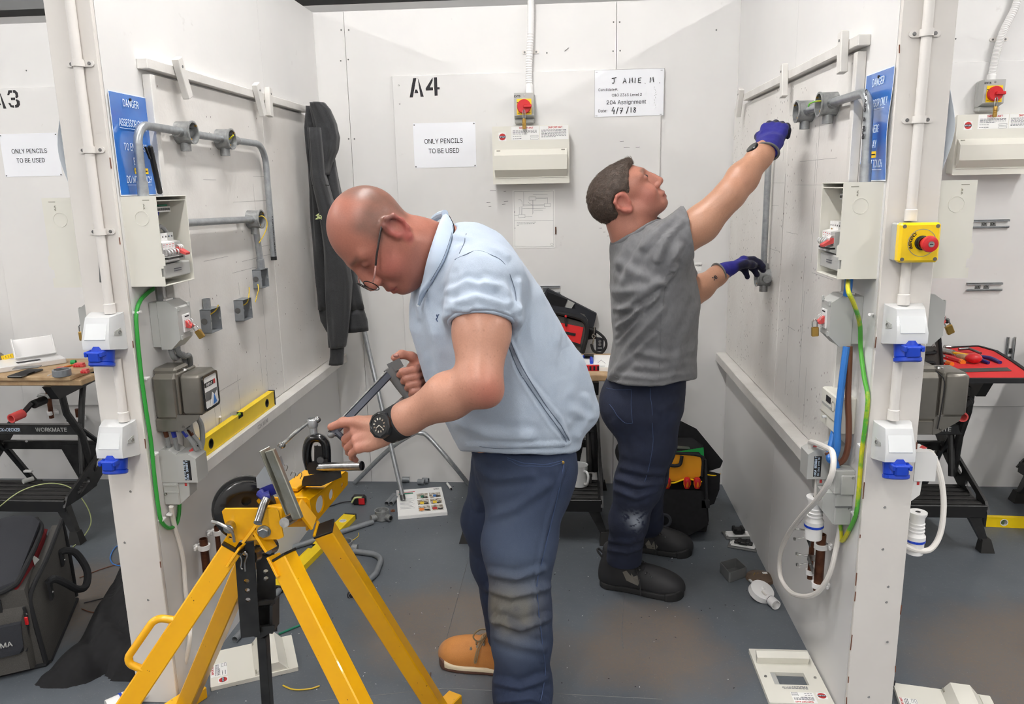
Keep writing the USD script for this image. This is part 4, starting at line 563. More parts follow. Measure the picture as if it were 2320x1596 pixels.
for dx, pts, lb, sad in ((0, [(dx_, z) for dx_, z in ((-.19, 2.07), (-.19, 2.2), (-.18, 2.35), (-.176, 2.52))], 'white corrugated conduit rising to the wall top above the A4 isolator', (-.183, 2.27)), (2.22, [(-.206, 2.07), (-.2, 2.15), (-.19, 2.22), (-.17, 2.3), (-.13, 2.4), (-.115, 2.52)], 'white corrugated conduit curving up from the isolator past the right post', (-.175, 2.258))):
    c = spline([(dx+x, YB-.03, z) for x, z in pts], 24); t = Thing('flexible_conduit', lb, 'conduit', (dx-.19, YB-.03, 2.07)); r = A([.0155 if i % 2 else .0175 for i in range(len(c))]); r[:8] = .0195; t.add('sleeve', tube(c, r, 14), 'white_plastic'); saddle(t, (dx+sad[0], YB-.0005-(.012 if sad[1] < 2.17 else 0), sad[1]), w=.034)
# diagram, candidate card, mounting point label
t = Thing('wiring_diagram', 'paper wiring diagram pinned under the A4 consumer unit', 'paper', (-.18, YB-.012, 1.3)); x0, z0 = -.285, 1.303; t.add('sheet', bw(cbox([x0, z0, .0124], [x0+.217, z0+.297, .0134], .0002)), 'paper_plain')
seg = lambda *p: [obox((x0+a, z0+b, .0137), (x0+c, z0+d, .0137), .0009, .0004, up=(0, 0, 1)) for a, b, c, d in p]
rc = lambda a, b, c, d: [(a, b, c, b), (c, b, c, d), (c, d, a, d), (a, d, a, b)]
t.add('diagram_line', bw(cat(*seg(*rc(.008, .008, .209, .29), (.008, .142, .209, .142), *rc(.085, .245, .12, .262), *rc(.163, .212, .195, .228), *rc(.03, .157, .063, .174), (.102, .245, .102, .174), (.106, .245, .106, .178), (.048, .174, .048, .215), (.044, .174, .044, .215), (.05, .222, .163, .222), (.05, .217, .163, .217), (.063, .163, .1, .163), (.12, .257, .18, .257), (.18, .257, .18, .228), (.12, .252, .176, .252), (.04, .25, .048, .24), (.03, .25, .04, .25), (.048, .24, .048, .225), (.057, .287, .057, .218), (.105, .273, .18, .273), (.05, .204, .17, .204), (.034, .175, .034, .212), (.008, .17, .028, .17), (.08, .235, .098, .222), (.11, .194, .155, .194)))), 'ink_grey', kind='stuff', label='thin printed diagram lines')
t.add('diagram_note', cat(*[place(lines(1, l, .004, .0016, (0, 0, 0), XV, (0, 1, 0), k), (x0+.02, YB-.0136, z0+.134-.008*k), XV, ZV) for k, l in enumerate((.165, .155, .02))]), 'ink_grey', kind='stuff'); t.add('sheet_hole', bw(cat(*[cyl((x0+.0095, z0+z, .0134), (x0+.0095, z0+z, .0137), .0025, n=10) for z in (.105, .187)])), 'ink_grey', kind='stuff'); t.add('stamp', bw(lathe([(.007, 0), (.007, .0004), (.006, .0004), (.006, 0)], (x0+.2, z0+.018, .0134), (0, 0, 1), 18)), 'ink_grey')
t.add('hanging_clip', bw(cbox([x0+.218, z0+.07, .012], [x0+.224, z0+.108, .02], .001)), 'copper', label='small brown clip beside the sheet')
t = Thing('candidate_card', 'laminated candidate card with a handwritten name and date', 'notice', (.3, YB-.013, 1.95)); x0, x1, z0, z1 = .133, .475, 1.95, 2.174; t.add('sheet', bw(cbox([x0, z0, .0124], [x1, z1, .0132], .0002)), 'paper'); t.add('border', bw(prism(sbox(x0, z0, x1, z1).difference(sbox(x0+.0015, z0+.0015, x1-.0015, z1-.0015)), .0003), .0132), 'pencil')
d = .0135; t.add('lettering', cat(tx('Candidate#:', .0125, x0+.018, 2.074, d, centre=False), tx('C&G 2365 Level 2', .0125, x0+.085, 2.047, d, centre=False), tx('204 Assignment', .0185, x0+.058, 2.01, d, centre=False), tx('Date:', .0135, x0+.018, 1.973, d, centre=False)), 'ink')
def hand(strokes, x, z, s): return [tube([(x+a*s, YB-.0138, z+b*s) for a, b in st], .0021, 6) for st in strokes]
HW = {'J': [[(0, .75), (.25, .85), (.75, .95)], [(.35, .9), (.4, .3), (.3, .05), (.15, .0), (.1, .15)]], 'A': [[(0, 0), (.3, .8), (.55, 0)], [(.1, .3), (.5, .32)]], 'M': [[(0, 0), (.1, .8), (.3, .3), (.5, .85), (.6, .05)]], 'I': [[(.1, .8), (.05, 0)]], 'E': [[(.55, .8), (.1, .72), (.05, .05), (.5, .0)], [(.08, .4), (.45, .42)]], '.': [[(.1, .02), (.16, .05)]], '4': [[(.35, 1), (.05, .35), (.6, .35)], [(.45, .6), (.4, -.2)]], '/': [[(0, -.15), (.35, 1)]], '7': [[(0, .8), (.55, .85), (.15, -.15)], [(.1, .38), (.5, .4)]], '1': [[(.1, .9), (.1, 0)]], '8': [[(.4, .8), (.15, .85), (.15, .6), (.45, .3), (.3, 0), (.05, .1), (.15, .4), (.45, .75)]]}
ms = []
for ch, x in zip('JAMIE.M.', (.085, .14, .17, .197, .213, .245, .272, .315)): ms += hand(HW[ch], x0+x, 2.108 if ch not in '.' else 2.104, .03)
for ch, x in zip('4/7/18', (.085, .108, .125, .158, .178, .192)): ms += hand(HW[ch], x0+x, 1.968, .028)
t.add('handwriting', cat(*ms), 'ink'); t.add('crease', bw(cat(*[tube([(x1-.045+.004*math.sin(k*2.1), 1.985+.012*k, .0134), (x1-.042+.006*math.sin(k*1.3+1), 1.993+.012*k, .0134)], .0012, 5) for k in range(9)])), 'white_gloss', kind='stuff'); t.add('pin', bw(cat(*[box([x-.005, z-.001, .0132], [x+.005, z+.001, .014]) for x in (x0+.01, x1-.014) for z in (z0+.006, z1-.01)])), 'steel_dark', kind='stuff')
t = Thing('point_label', 'small white label reading point behind the tattooed forearm', 'label', (.64, YB, 1.25)); p = Bk(1576, 605); t.add('sheet', bw(box([p[0]-.05, p[2]-.02, 0], [p[0]+.03, p[2]+.022, .0012])), 'paper_plain'); t.add('lettering', tx('BONDING POINT', .008, p[0]-.012, p[2]+.003, .0014, bold=True), 'ink')
t = Thing('cable_tab', 'tiny dark tab stuck high on the back wall', 'tab', Bk(1285, 110)); t.add('tab', obox(Bk(1279, 116, .001), Bk(1289, 108, .001), .004, .002), 'grey_dark')
def strut(p, lb, vert=False, L=.172, w=.041):
    t = Thing('strut_channel', lb, 'channel', p-A([0, 0, .03])); X, Y = (A([.04, 0, -1]), XV) if vert else (XV, ZV); fr = lambda m: place(m, p, X, Y if not vert else XV)
    if vert: fr = lambda m: place(m, p, A([0, 0, 1.]), A([-1., 0, 0]))
    t.add('channel', fr(cat(box([-L/2, -w/2, 0], [L/2, w/2, .003]), cbox([-L/2, -w/2, 0], [L/2, -w/2+.004, .024], .001), cbox([-L/2, w/2-.004, 0], [L/2, w/2, .024], .001), box([-L/2, w/2-.010, .021], [L/2, w/2, .024]), box([-L/2, -w/2, .021], [L/2, -w/2+.010, .024]))), 'galv')
    for x in (-.03, .012): t.add('spring_nut', fr(cat(cbox([x-.014, -.012, .004], [x+.014, .012, .014], .001), lathe([(.008, .014), (.008, .02), (.004, .02)], (x, 0, 0), (0, 0, 1), 10))), 'steel')
    for x in (-.066, .066): t.add('fixing', fr(lathe([(.012, .003), (.011, .006), (.003, .0062)], (x, 0, 0), (0, 0, 1), 16)), 'steel')
strut(Bk(2241, 507), 'upper horizontal steel channel beyond the emergency stop post'); strut(Bk(2226, 649), 'lower horizontal steel channel beyond the emergency stop post'); strut(Bk(2283, 800), 'upright steel channel behind the red tool roll', True); strut(Bk(1232, 656), 'steel channel on the back wall behind the black tool wallet')
g = side(XL2-.0, -1)
for k, (u, lb) in enumerate([(1.32, 'copper pipe with clamp under the A3 workbench, nearer of two'), (1.62, 'copper pipe in a clip under the A3 workbench, farther of two')]):
    p = [Bk(122, 905), Bk(188, 945)][k]; t = Thing('copper_pipe', lb, 'pipe', p); t.add('pipe', tube([(p[0], YB-.04, p[2]+.12-.06*k), (p[0], YB-.04, p[2]-.1+.08*k)], .013, 14), 'copper'); t.add('pipe_clip', bw(cat(cbox([p[0]-.035, p[2]-.08+.07*k, .02], [p[0]+.035, p[2]-.06+.07*k, .03], .003), cbox([p[0]-.012, p[2]-.082+.07*k, 0], [p[0]+.012, p[2]-.058+.07*k, .06], .003))), 'white_plastic')
    if k == 0: t.add('clamp', bw(cat(cbox([p[0]-.05, p[2]+.02, .03], [p[0]+.02, p[2]+.045, .06], .002), cyl((p[0]-.06, p[2]+.03, .05), (p[0]-.03, p[2]+.03, .05), .005, n=8))), 'steel')

# ================================================================== workbenches
def workbench(cx, cy, lb):
    t = Thing('folding_workbench', lb, 'workbench', (cx, cy, 0)); q = lambda x, y, z: A([cx+x, cy+y, z])
    for y0, y1, nm in ((-.15, -.015, 'front_jaw'), (.13, .31, 'rear_jaw')): t.add(nm, cbox(q(-.43, y0, .762), q(.43, y1, .79), .004), 'wood')
    for s in (-1, 1):
        t.add('jaw_carrier', cat(hull([q(s*.27+d, y, z) for d in (-.02, .02) for y, z in ((-.17, .762), (.32, .762), (.28, .71), (-.12, .69))])), 'black')
        t.add('leg', tube([q(s*.26, -.06, .72), q(s*.262, -.045, .6), q(s*.275, .03, .46), q(s*.28, .06, .26)], .017, 10), 'black_metal'); t.add('rear_leg', tube([q(s*.24, .15, .72), q(s*.245, .1, .6), q(s*.25, .06, .48), q(s*.255, .02, .27)], .015, 10), 'black_metal')
        plate = Polygon([(-.22, .19), (-.19, .235), (.1, .36), (.32, .46), (.34, .4), (.2, .3), (.02, .2), (-.1, .19)])
        for a, b in (((-.1, .225), (-.03, .253)), ((.04, .29), (.16, .345))): plate = plate.difference(LineString([a, b]).buffer(.017))
        m = prism(plate, .012); v = m.vertices; m.vertices = np.c_[cx+s*.305-.006+v[:, 2], cy+v[:, 0], v[:, 1]]; m.invert(); t.add('side_plate', m, 'black_metal', label='slotted black side plate')
        t.add('front_foot_leg', hull([q(s*.25+d, -.16+e, .2) for d in (-.03, .03) for e in (-.02, .02)]+[q(s*.32+d, -.18+e, .04) for d in (-.014, .014) for e in (-.014, .014)]), 'black_metal'); t.add('rubber_foot', hull([q(s*.32+d, -.185+e, .06) for d in (-.018, .018) for e in (-.018, .018)]+[q(s*.325+d, -.19+e, 0) for d in (-.03, .03) for e in (-.024, .026)]), 'rubber')
        t.add('rear_foot_leg', obox(q(s*.29, .2, .37), q(s*.33, .46, .03), .03, .03, c=.006), 'black_metal'); t.add('rear_rubber_foot', hull([q(s*.33+d, .46+e, .05) for d in (-.02, .02) for e in (-.02, .02)]+[q(s*.335+d, .475+e, 0) for d in (-.026, .026) for e in (-.03, .03)]), 'rubber')
        c = t.add('crank', cat(cyl(q(s*.2, -.17, .68), q(s*.2, -.10, .68), .02), obox(q(s*.2, -.18, .69), q(s*.15, -.185, .64), .022, .014, up=[0, 1, 0], c=.003)), 'black'); t.add('crank_grip', pipe([q(s*.15, -.185, .64), q(s*.15-.01, -.25, .635)], .021, .015, 18), 'red_soft', parent=c, label='red plastic crank grip')
        t.add('brace', tube([q(s*.25, -.02, .56), q(s*.29, .2, .33)], .012, 8), 'black_metal')
    t.add('cross_beam', cbox(q(-.28, .0, .475), q(.28, .035, .525), .004), 'black_metal'); t.add('beam_lettering', cat(text('BLACK+DECKER', .0165, q(-.09, -.0008, .493), XV, ZV, True, .8)), 'ink_white'); t.add('beam_name', text('WORKMATE', .019, q(.14, -.0008, .493), XV, ZV, True, 1.05), 'grey_plastic'); t.add('badge', cyl(q(-.245, 0, .5), q(-.245, -.001, .5), .011, n=6), 'red_soft')
    t.add('rear_beam', cbox(q(-.28, .2, .33), q(.28, .225, .375), .003), 'black_metal'); st = t.add('step', cbox(q(-.305, -.21, .192), q(.305, .05, .22), .006), 'black_metal')
    for k in range(5): t.add('tread_rib', cbox(q(-.29, -.19+.05*k, .2195), q(.29, -.165+.05*k, .2245), .002), 'rubber', parent=st)
    t.add('step_apron', cbox(q(-.305, -.212, .165), q(.305, -.2, .222), .003), 'black'); t.add('gusset', hull([q(.13+d, .19, z) for d, z in ((-.1, .36), (.1, .36), (.07, .2), (.0, .13), (-.05, .26))]+[q(.13+d, .205, z) for d, z in ((-.1, .36), (.1, .36), (.07, .2), (.0, .13), (-.05, .26))]), 'black_metal'); return t
wl = workbench(-2.66, 3.44, 'black folding workbench with a plywood top in the A3 bay'); copy(wl, 'black folding workbench behind the standing man, mug on its step', move([2.503, .07, 0])); copy(wl, 'black folding workbench carrying the red tool roll past the right post', move([4.17, .05, 0])); 
M = rotz(-math.pi/2, (-2.66, 3.44)); M[:3, 3] += [5.12, .10, 0]; copy(wl, 'black folding workbench at the frame edge, only its foot showing', M)
ZT = .79
def puck(p): return A(p, float)
# --- A3 bench top
t = single('plywood_sheet', cbox([-3.2, 3.27, ZT], [-2.27, 3.62, ZT+.02], .003), 'wood', 'loose plywood sheet on top of the A3 workbench', 'board'); ZB = ZT+.02
def Bt(px, py, z=ZB): return Fl(px, py, z)
a, b, c = Bt(30, 845), Bt(128, 830), Bt(108, 800); t = Thing('enclosure_lid', 'white plastic enclosure with its lid propped open on the plywood', 'box', a); e = b-a; e[2] = 0; e /= np.linalg.norm(e); n = A([-e[1], e[0], 0]); o = Bt(-10, 848)
t.add('base', place(cbox([0, 0, 0], [.30, .2, .028], .004), o, e, n), 'white_plastic'); t.add('recess', place(box([.1, .03, .028], [.2, .07, .0285]), o, e, n), 'ink'); lid = t.add('lid', place(cat(cbox([0, 0, 0], [.18, .1, .012], .003), cbox([0, .0, .011], [.18, .006, .03], .002), cbox([.0, 0, .011], [.006, .1, .03], .002), cbox([.174, 0, .011], [.18, .1, .03], .002)), o+e*.105+n*.12+A([0, 0, .03]), e, n*.45+A([0, 0, 1.])), 'white_plastic'); t.add('lid_window', place(cbox([.02, .008, -.003], [.15, .06, 0], .001), o+e*.105+n*.12+A([0, 0, .03]), e, n*.45+A([0, 0, 1.])), 'paper_plain', parent=lid)
single('grey_card', place(cbox([0, 0, 0], [.11, .05, .003], .001), Bt(27, 838, ZB+.029), (1, .3, .0), (-.3, 1, 0)), 'steel_dark', 'grey flat cover lying on the white enclosure', 'card')
t = Thing('phone', 'black phone lying face up on the plywood edge', 'phone', Bt(90, 848)); t.add('case', place(cbox([0, 0, 0], [.15, .075, .009], .004), Bt(50, 857), Bt(104, 838)-Bt(50, 857), (-.5, 1, 0)), 'black_gloss'); t.add('screen', place(box([.008, .004, .009], [.142, .071, .0094]), Bt(50, 857), Bt(104, 838)-Bt(50, 857), (-.5, 1, 0)), 'ink')
p, q = Bt(125, 837, ZB+.004), Bt(188, 822, ZB+.004); t = Thing('pencil', 'orange pencil lying beside the phone on the plywood', 'pencil', p); t.add('shaft', cyl(p, p+(q-p)*.88, .004, n=6), 'orange'); t.add('point', cyl(p+(q-p)*.88, p+(q-p)*.97, .004, .0012, n=6), 'wood'); t.add('lead', cyl(p+(q-p)*.97, q, .0012, .0004, n=6), 'ink')
p = Bt(166, 826); t = Thing('green_sleeve', 'small green sleeve around the orange pencil', 'sleeve', p); t.add('sleeve', pipe([p+A([-.01, 0, .01]), p+A([.012, .004, .01])], .011, .008, 14), 'green_bright')
for k, (px, py, lb, w) in enumerate([(180, 832, 'red jaw peg on the plywood behind the tape ring', .055), (140, 842, 'flat red peg peeping behind the phone', .05), (193, 846, 'red jaw peg at the plywood corner beside the post', .035)]):
    p = Bt(px, py); t = Thing('jaw_peg', lb, 'peg', p); t.add('peg_body', cat(cbox(p+[-w/2, -.012, 0], p+[w/2, .012, .014], .003), cbox(p+[-w/2+.006, -.01, .014], p+[w/2-.004, .014, .02], .002)), 'red_soft'); t.add('peg_tooth', cat(*[box(p+[-w/2+.008+.012*j, -.014, .003], p+[-w/2+.014+.012*j, -.012, .012]) for j in range(int(w/.014))]), 'red')
p = Bt(141, 852); t = Thing('tape_ring', 'grey reel of tape standing flat on the plywood', 'reel', p); t.add('reel', lathe([(.036, 0), (.039, .002), (.039, .03), (.036, .032), (.031, .032), (.031, .0)], p, (0, 0, 1), 28), 'galv_old'); t.add('coil', lathe([(.0315, .004), (.024, .004), (.024, .026), (.0315, .026)], p, (0, 0, 1), 24), 'grey_dark')
single('plastic_tie', tube(spline([Bt(108, 852, ZB+.003), Bt(116, 848, ZB+.006), Bt(124, 849, ZB+.003), Bt(118, 853, ZB+.002)]), .002, 6), 'white_plastic', 'small clear tie beside the tape reel', 'tie')
p = Bt(2, 828); t = Thing('tape_measure', 'tape measure with its yellow blade pulled out on the plywood', 'tape measure', p); t.add('case', hull(cbox(p+[-.07, -.02, 0], p+[.01, .03, .06], .012).vertices), 'bronze'); t.add('blade', obox(p+A([.008, .0, .035]), p+A([.125, .02, .06]), .004, .022, up=[0, -.2, 1]), 'yellow_plain'); t.add('blade_mark', cat(*[obox(p+A([.02+.012*k, -.0032+.002*k, .0385+.0026*k]), p+A([.021+.012*k, -.0032+.002*k, .0385+.0026*k]), .001, .014, up=[0, -.2, 1]) for k in range(8)]), 'ink', kind='stuff')
single('offcut', cbox(Fl(52, 1072, .222), Fl(52, 1072, .222)+[.045, .02, .012], .003), 'white_plastic', 'white offcut on the ribbed step of the A3 workbench', 'offcut'); single('clear_offcut', cyl(Fl(52, 1092, .238), Fl(75, 1085, .238), .012), 'grey_plastic', 'short grey tube on the ribbed step of the A3 workbench', 'tube')
def wire(nm, lb, pts, r, m, cat_='wire'): t = Thing(nm, lb, cat_, pts[0]); t.add('strand', tube(spline(pts, 8), r, 8), m); return t
wire('loose_wire', 'long pale yellow wire arching over the step of the A3 bench', [Fl(-30, 1180, .02), Fl(0, 1148, .2), Fl(50, 1112, .27), Fl(110, 1096, .28), Fl(160, 1106, .24), Fl(195, 1145, .15), Fl(206, 1185, .06), Fl(185, 1222, .004), Fl(165, 1240, .004)], .0026, 'pale_cable'); wire('loose_wire', 'blue wire curling on the floor by the left-hand post', [Fl(285, 1232, .004), Fl(262, 1240, .005), Fl(250, 1262, .005), Fl(256, 1278, .004), Fl(278, 1284, .004)], .0025, 'blue_cable'); wire('loose_wire', 'dark wire on the floor running behind the left-hand post', [Fl(180, 1310, .003), Fl(230, 1290, .003), Fl(290, 1272, .003)], .0022, 'brown_cable'); wire('loose_wire', 'dark cord on the floor beside the handle of the tool bag', [Fl(190, 1367, .003), Fl(240, 1355, .003), Fl(285, 1345, .003)], .0022, 'ink'); wire('loose_wire', 'thin brown wire on the floor above the tool bag', [Fl(0, 1218, .003), Fl(30, 1202, .003), Fl(66, 1192, .003)], .002, 'wood'); wire('loose_wire', 'thin dark wire near the black jacket', [Fl(185, 1380, .003), Fl(210, 1388, .003), Fl(240, 1385, .003)], .002, 'brown_cable')
p, q = Fl(45, 1155, .006), Fl(85, 1143, .008); t = Thing('screwdriver', 'small red screwdriver on the floor under the A3 workbench', 'screwdriver', p); t.add('blade', cyl(p, p+(q-p)*.7, .0025, n=8), 'red'); t.add('handle', cyl(p+(q-p)*.68, q, .008, .006), 'red_soft')

# --- tool bag and jacket beside the left post
c0, c1, c2 = Fl(106, 1508), Fl(182, 1330), Fl(-120, 1560); ex = (c2-c0)/np.linalg.norm(c2-c0); ey = (c1-c0); ey /= np.linalg.norm(ey)
mat('bag_grey', (82, 80, 76), .85, n=(400, (64, 62, 60), .2), bump=(700, .3, .001)); mat('bag_dark', (46, 48, 54), .85, n=(500, (38, 40, 46), .2), bump=(700, .3, .001)); mat('strap', (26, 27, 30), .8, bump=(500, .3, .001)); mat('cloth_black', (17, 17, 19), .92, n=(60, (25, 25, 28), .2), bump=(30, .3, .004)); mat('bag_red', (120, 16, 24), .8)
t = Thing('tool_bag', 'open grey and black tool bag with red lining on the floor by the left-hand post', 'tool bag', c0); Q = lambda x, y, z: c0+ex*x+ey*y+A([0, 0, z])
LB = .46
t.add('body', hull([Q(x, y, z) for x, y, z in ((.0, .0, .0), (.34, 0, 0), (.34, LB, 0), (0, LB, 0), (.03, .0, .30), (.34, 0, .32), (.34, LB, .33), (.06, LB, .31))]), 'bag_grey'); sp = t.add('side_panel', cat(hull([Q(x, y, z) for x, y, z in ((-.012, .01, .0), (-.012, LB-.02, .0), (.0, LB+.0, .34), (-.005, LB-.06, .355), (.012, .05, .285), (.025, .02, .25), (.0, .0, .03), (.01, .0, .0), (.015, LB, .0), (.03, LB-.03, .35), (.04, .05, .28))])), 'bag_grey', label='grey side panel with two handles'); t.add('side_piping', tube(spline([Q(.0, -.002, .01), Q(.018, .005, .2), Q(.024, .02, .252), Q(.014, .055, .287), Q(.002, .2, .315), Q(-.004, LB-.05, .357), Q(.0, LB+.0, .342), Q(-.008, LB, .2), Q(-.01, LB, .02)]), .008, 8), 'strap', parent=sp)
t.add('handle', tube(spline([Q(-.008, .12, .25), Q(-.03, .125, .262), Q(-.055, .16, .22), Q(-.075, .22, .16), Q(-.09, .28, .14), Q(-.09, .33, .18), Q(-.06, .345, .25), Q(-.03, .335, .275), Q(-.006, .33, .27)], 8), .0135, 10), 'strap', parent=sp, label='black looped carrying handle'); t.add('handle_patch', cat(hull([Q(-.012, .105+a, z) for a in (0, .03) for z in (.19, .26)]+[Q(-.02, .105+a, z) for a in (0, .03) for z in (.19, .26)]), hull([Q(-.01, .315+a, z) for a in (0, .03) for z in (.22, .28)]+[Q(-.018, .315+a, z) for a in (0, .03) for z in (.22, .28)])), 'strap', parent=sp); t.add('rivet', cat(*[ball(Q(-.02, y, z), .005, 1) for y, z in ((.12, .215), (.33, .24))]), 'steel', parent=sp)
t.add('lining', hull([Q(x, y, z) for x, y, z in ((.03, .02, .22), (.05, .0, .3), (.08, LB-.04, .36), (.04, LB-.05, .345), (.04, .06, .27), (.1, .05, .32), (.1, LB-.08, .355))]), 'bag_red', label='dark red lining'); t.add('lid', hull([Q(x, y, z) for x, y, z in ((.055, .03, .325), (.06, LB-.06, .385), (.09, LB-.02, .40), (.16, LB, .405), (.36, LB, .39), (.38, .0, .34), (.12, -.01, .325), (.055, .02, .315), (.06, LB-.06, .365), (.36, LB, .36), (.38, 0, .31), (.12, -.015, .305))]), 'bag_dark', label='dark padded lid'); t.add('lid_piping', tube(spline([Q(.36, -.012, .31), Q(.13, -.018, .308), Q(.07, .01, .312), Q(.05, .06, .325), Q(.05, LB-.1, .36), Q(.08, LB-.02, .385)]), .009, 8), 'strap'); t.add('lid_strap', cat(*[obox(Q(.25+.035*k, .05, .355), Q(.20+.02*k, LB-.05, .412), .012, .012, c=.003) for k in range(3)]), 'strap')
t.add('front_pocket', hull([Q(x, y, z) for x, y, z in ((.04, -.035, .02), (.34, -.04, .02), (.34, -.03, .2), (.05, -.028, .19), (.03, 0, .0), (.34, 0, 0), (.34, 0, .25), (.035, 0, .24))]), 'bag_grey'); fl = t.add('pocket_flap', hull([Q(x, y, z) for x, y, z in ((.06, -.045, .09), (.34, -.05, .09), (.34, -.042, .2), (.045, -.038, .195), (.045, -.047, .115), (.05, -.03, .09), (.34, -.032, .2), (.045, -.028, .2))]), 'bag_dark', label='dark pocket flap with a worn logo'); t.add('logo', text('MAGMA', .017, Q(.118, -.051, .128), -ex, ZV, True), 'grey_plastic', parent=fl)
z = t.add('zip_pull', cbox(Q(.034, -.012, .19)-A([.006, .004, .016]), Q(.034, -.012, .19)+A([.006, .003, .014]), .002), 'red', label='red zip pull'); t.add('zip_ring', lathe([(.006, -.002), (.006, .002), (.0045, .002), (.0045, -.002), (.006, -.002)], Q(.034, -.012, .212), (0, 1, 0), 14), 'steel', parent=z); t.add('zip_tape', tube(spline([Q(.036, -.01, .24), Q(.034, -.008, .2), Q(.04, -.008, .12), Q(.045, -.03, .085)]), .005, 8), 'strap'); t.add('buckle_patch', hull([Q(x, y, z) for x in (.1, .16) for y in (-.005, .01) for z in (.22, .28)]), 'strap'); t.add('triangle_ring', tube([Q(.115, -.012, .252), Q(.16, -.02, .25), Q(.14, -.025, .215), Q(.112, -.012, .25)], .003, 8), 'steel'); t.add('bottom_piping', tube([Q(.34, -.005, .006), Q(.0, -.004, .006), Q(-.008, .02, .006), Q(-.01, LB, .006)], .008, 8), 'strap')
t.add('paper_bag', hull([Q(x, y, z) for x, y, z in ((.03, .17, .27), (.035, .25, .29), (.05, .2, .345), (.06, .22, .33), (.02, .21, .3))]), 'grey_plastic', label='crumpled clear wrapping inside')
def pile(name, lb, cat_, poly_px, hf, mt, step=.012, z=0.):
    P2 = Polygon([Fl(*p)[:2] for p in poly_px]); x0, y0, x1, y1 = P2.bounds; xs, ys = np.arange(x0, x1+step, step), np.arange(y0, y1+step, step); X, Y = np.meshgrid(xs, ys, indexing='ij'); import shapely
    pts = shapely.points(X.ravel(), Y.ravel()); ins = shapely.contains(P2, pts); dist = shapely.distance(P2.exterior, pts); Hh = np.where(ins, hf(X.ravel(), Y.ravel(), dist), -.01); Hh = np.maximum(Hh, -.005); n0, n1 = X.shape; idx = np.arange(n0*n1).reshape(n0, n1)
    f = np.vstack([np.c_[idx[:-1, :-1].ravel(), idx[1:, :-1].ravel(), idx[1:, 1:].ravel()], np.c_[idx[:-1, :-1].ravel(), idx[1:, 1:].ravel(), idx[:-1, 1:].ravel()]]); near = dist < step*1.5; keep = (ins | near); f = f[keep[f].all(1)]; v = np.c_[X.ravel(), Y.ravel(), Hh+z]
    m = TM(v, f); m.remove_unreferenced_vertices(); return single(name, m, mt, lb, cat_, smooth=True)
def jf(x, y, d): p = np.c_[x, y, 0*x]; e = 1-np.exp(-d/.035); return e*(.03+.1*np.clip((y-2.3)/.45, 0, 1)+.05*np.clip((x+1.7)/.25, 0, 1)+.035*meshkit.fbm(p*9, 3, 5)+.03*np.abs(np.sin(x*22+y*17+2*meshkit.noise(p*6))))
pile('black_jacket', 'black jacket dumped on the floor between tool bag and left-hand post', 'jacket', [(80, 1552), (120, 1512), (165, 1480), (200, 1430), (225, 1395), (262, 1340), (300, 1320), (345, 1400), (360, 1530), (300, 1546), (258, 1545), (238, 1528), (200, 1548), (150, 1560), (105, 1562)], jf, 'cloth_black')

# --- things on and under the bench behind the standing man
ZC = ZT
def Ct(px, py, z=ZC): return Fl(px, py, z)
yb = Fl(1310, 801, ZC)[1]; t = Thing('tool_case', 'grey and red tool bag standing on the bench behind the bent man', 'tool bag', (-.02, yb+.05, ZC)); S = lambda px, py, d=0: Py(px, py, yb+d)
front = [S(*p) for p in ((1190, 792), (1325, 800), (1332, 770), (1333, 735), (1325, 722), (1290, 712), (1240, 706), (1190, 705))]; t.add('body', hull(front+[p+A([0, .13, .0]) for p in front]), 'bag_grey'); t.add('top_rim', tube(spline([S(1190, 706, -.006), S(1255, 708, -.006), S(1300, 717, -.006), S(1322, 726, -.006), S(1330, 745, -.006), S(1326, 775, -.006), S(1318, 800, -.006)]), .011, 8), 'strap'); t.add('lid', hull([S(*p) for p in ((1190, 695), (1262, 702), (1315, 716), (1334, 735), (1328, 720), (1300, 700), (1250, 692), (1190, 690))]+[S(*p, .14) for p in ((1190, 695), (1330, 728), (1300, 700), (1190, 690))]), 'bag_dark')
rp = t.add('red_panel', hull([S(*p, -.004) for p in ((1190, 722), (1262, 730), (1322, 742), (1314, 782), (1280, 772), (1190, 760))]+[S(*p, .02) for p in ((1190, 722), (1322, 742), (1314, 782), (1190, 760))]), 'red_cloth', label='red front panel'); t.add('panel_zip', obox(S(1240, 747, -.006), S(1304, 759, -.006), .004, .013), 'strap', parent=rp); t.add('orange_tag', hull([S(*p, -.008) for p in ((1277, 766), (1284, 766), (1284, 772), (1275, 771))]+[S(*p, -.003) for p in ((1277, 766), (1284, 766), (1284, 772), (1275, 771))]), 'orange', parent=rp); t.add('lower_trim', obox(S(1262, 766, -.007), S(1316, 783, -.007), .004, .01), 'strap'); z = t.add('zip_pull', obox(S(1281, 718, -.014), S(1283, 740, -.014), .012, .008, c=.003), 'strap'); t.add('pull_knot', ball(S(1282, 717, -.014), .007, 1), 'red', parent=z)
t = Thing('tool_wallet', 'black tool wallet leaning on the wall above the red-panelled bag', 'wallet', S(1300, 690, .3)); WB = YB-.06-yb; w = [S(*p, WB) for p in ((1240, 655), (1352, 712), (1345, 740), (1325, 760), (1262, 705), (1230, 670))]; t.add('wallet_body', hull(w+[p+A([.0, .045, .0]) for p in w]), 'bag_dark'); p2 = [S(*p, WB-.02) for p in ((1240, 662), (1286, 679), (1276, 703), (1244, 700), (1236, 680))]; t.add('wallet_flap', hull(p2+[p+A([0, .03, 0]) for p in p2]), 'cloth_black'); p3 = [S(*p, WB-.014) for p in ((1286, 680), (1302, 688), (1288, 710), (1276, 704))]; t.add('clear_pocket', hull(p3+[p+A([0, .012, 0]) for p in p3]), 'grey_plastic', label='clear pocket with white papers')
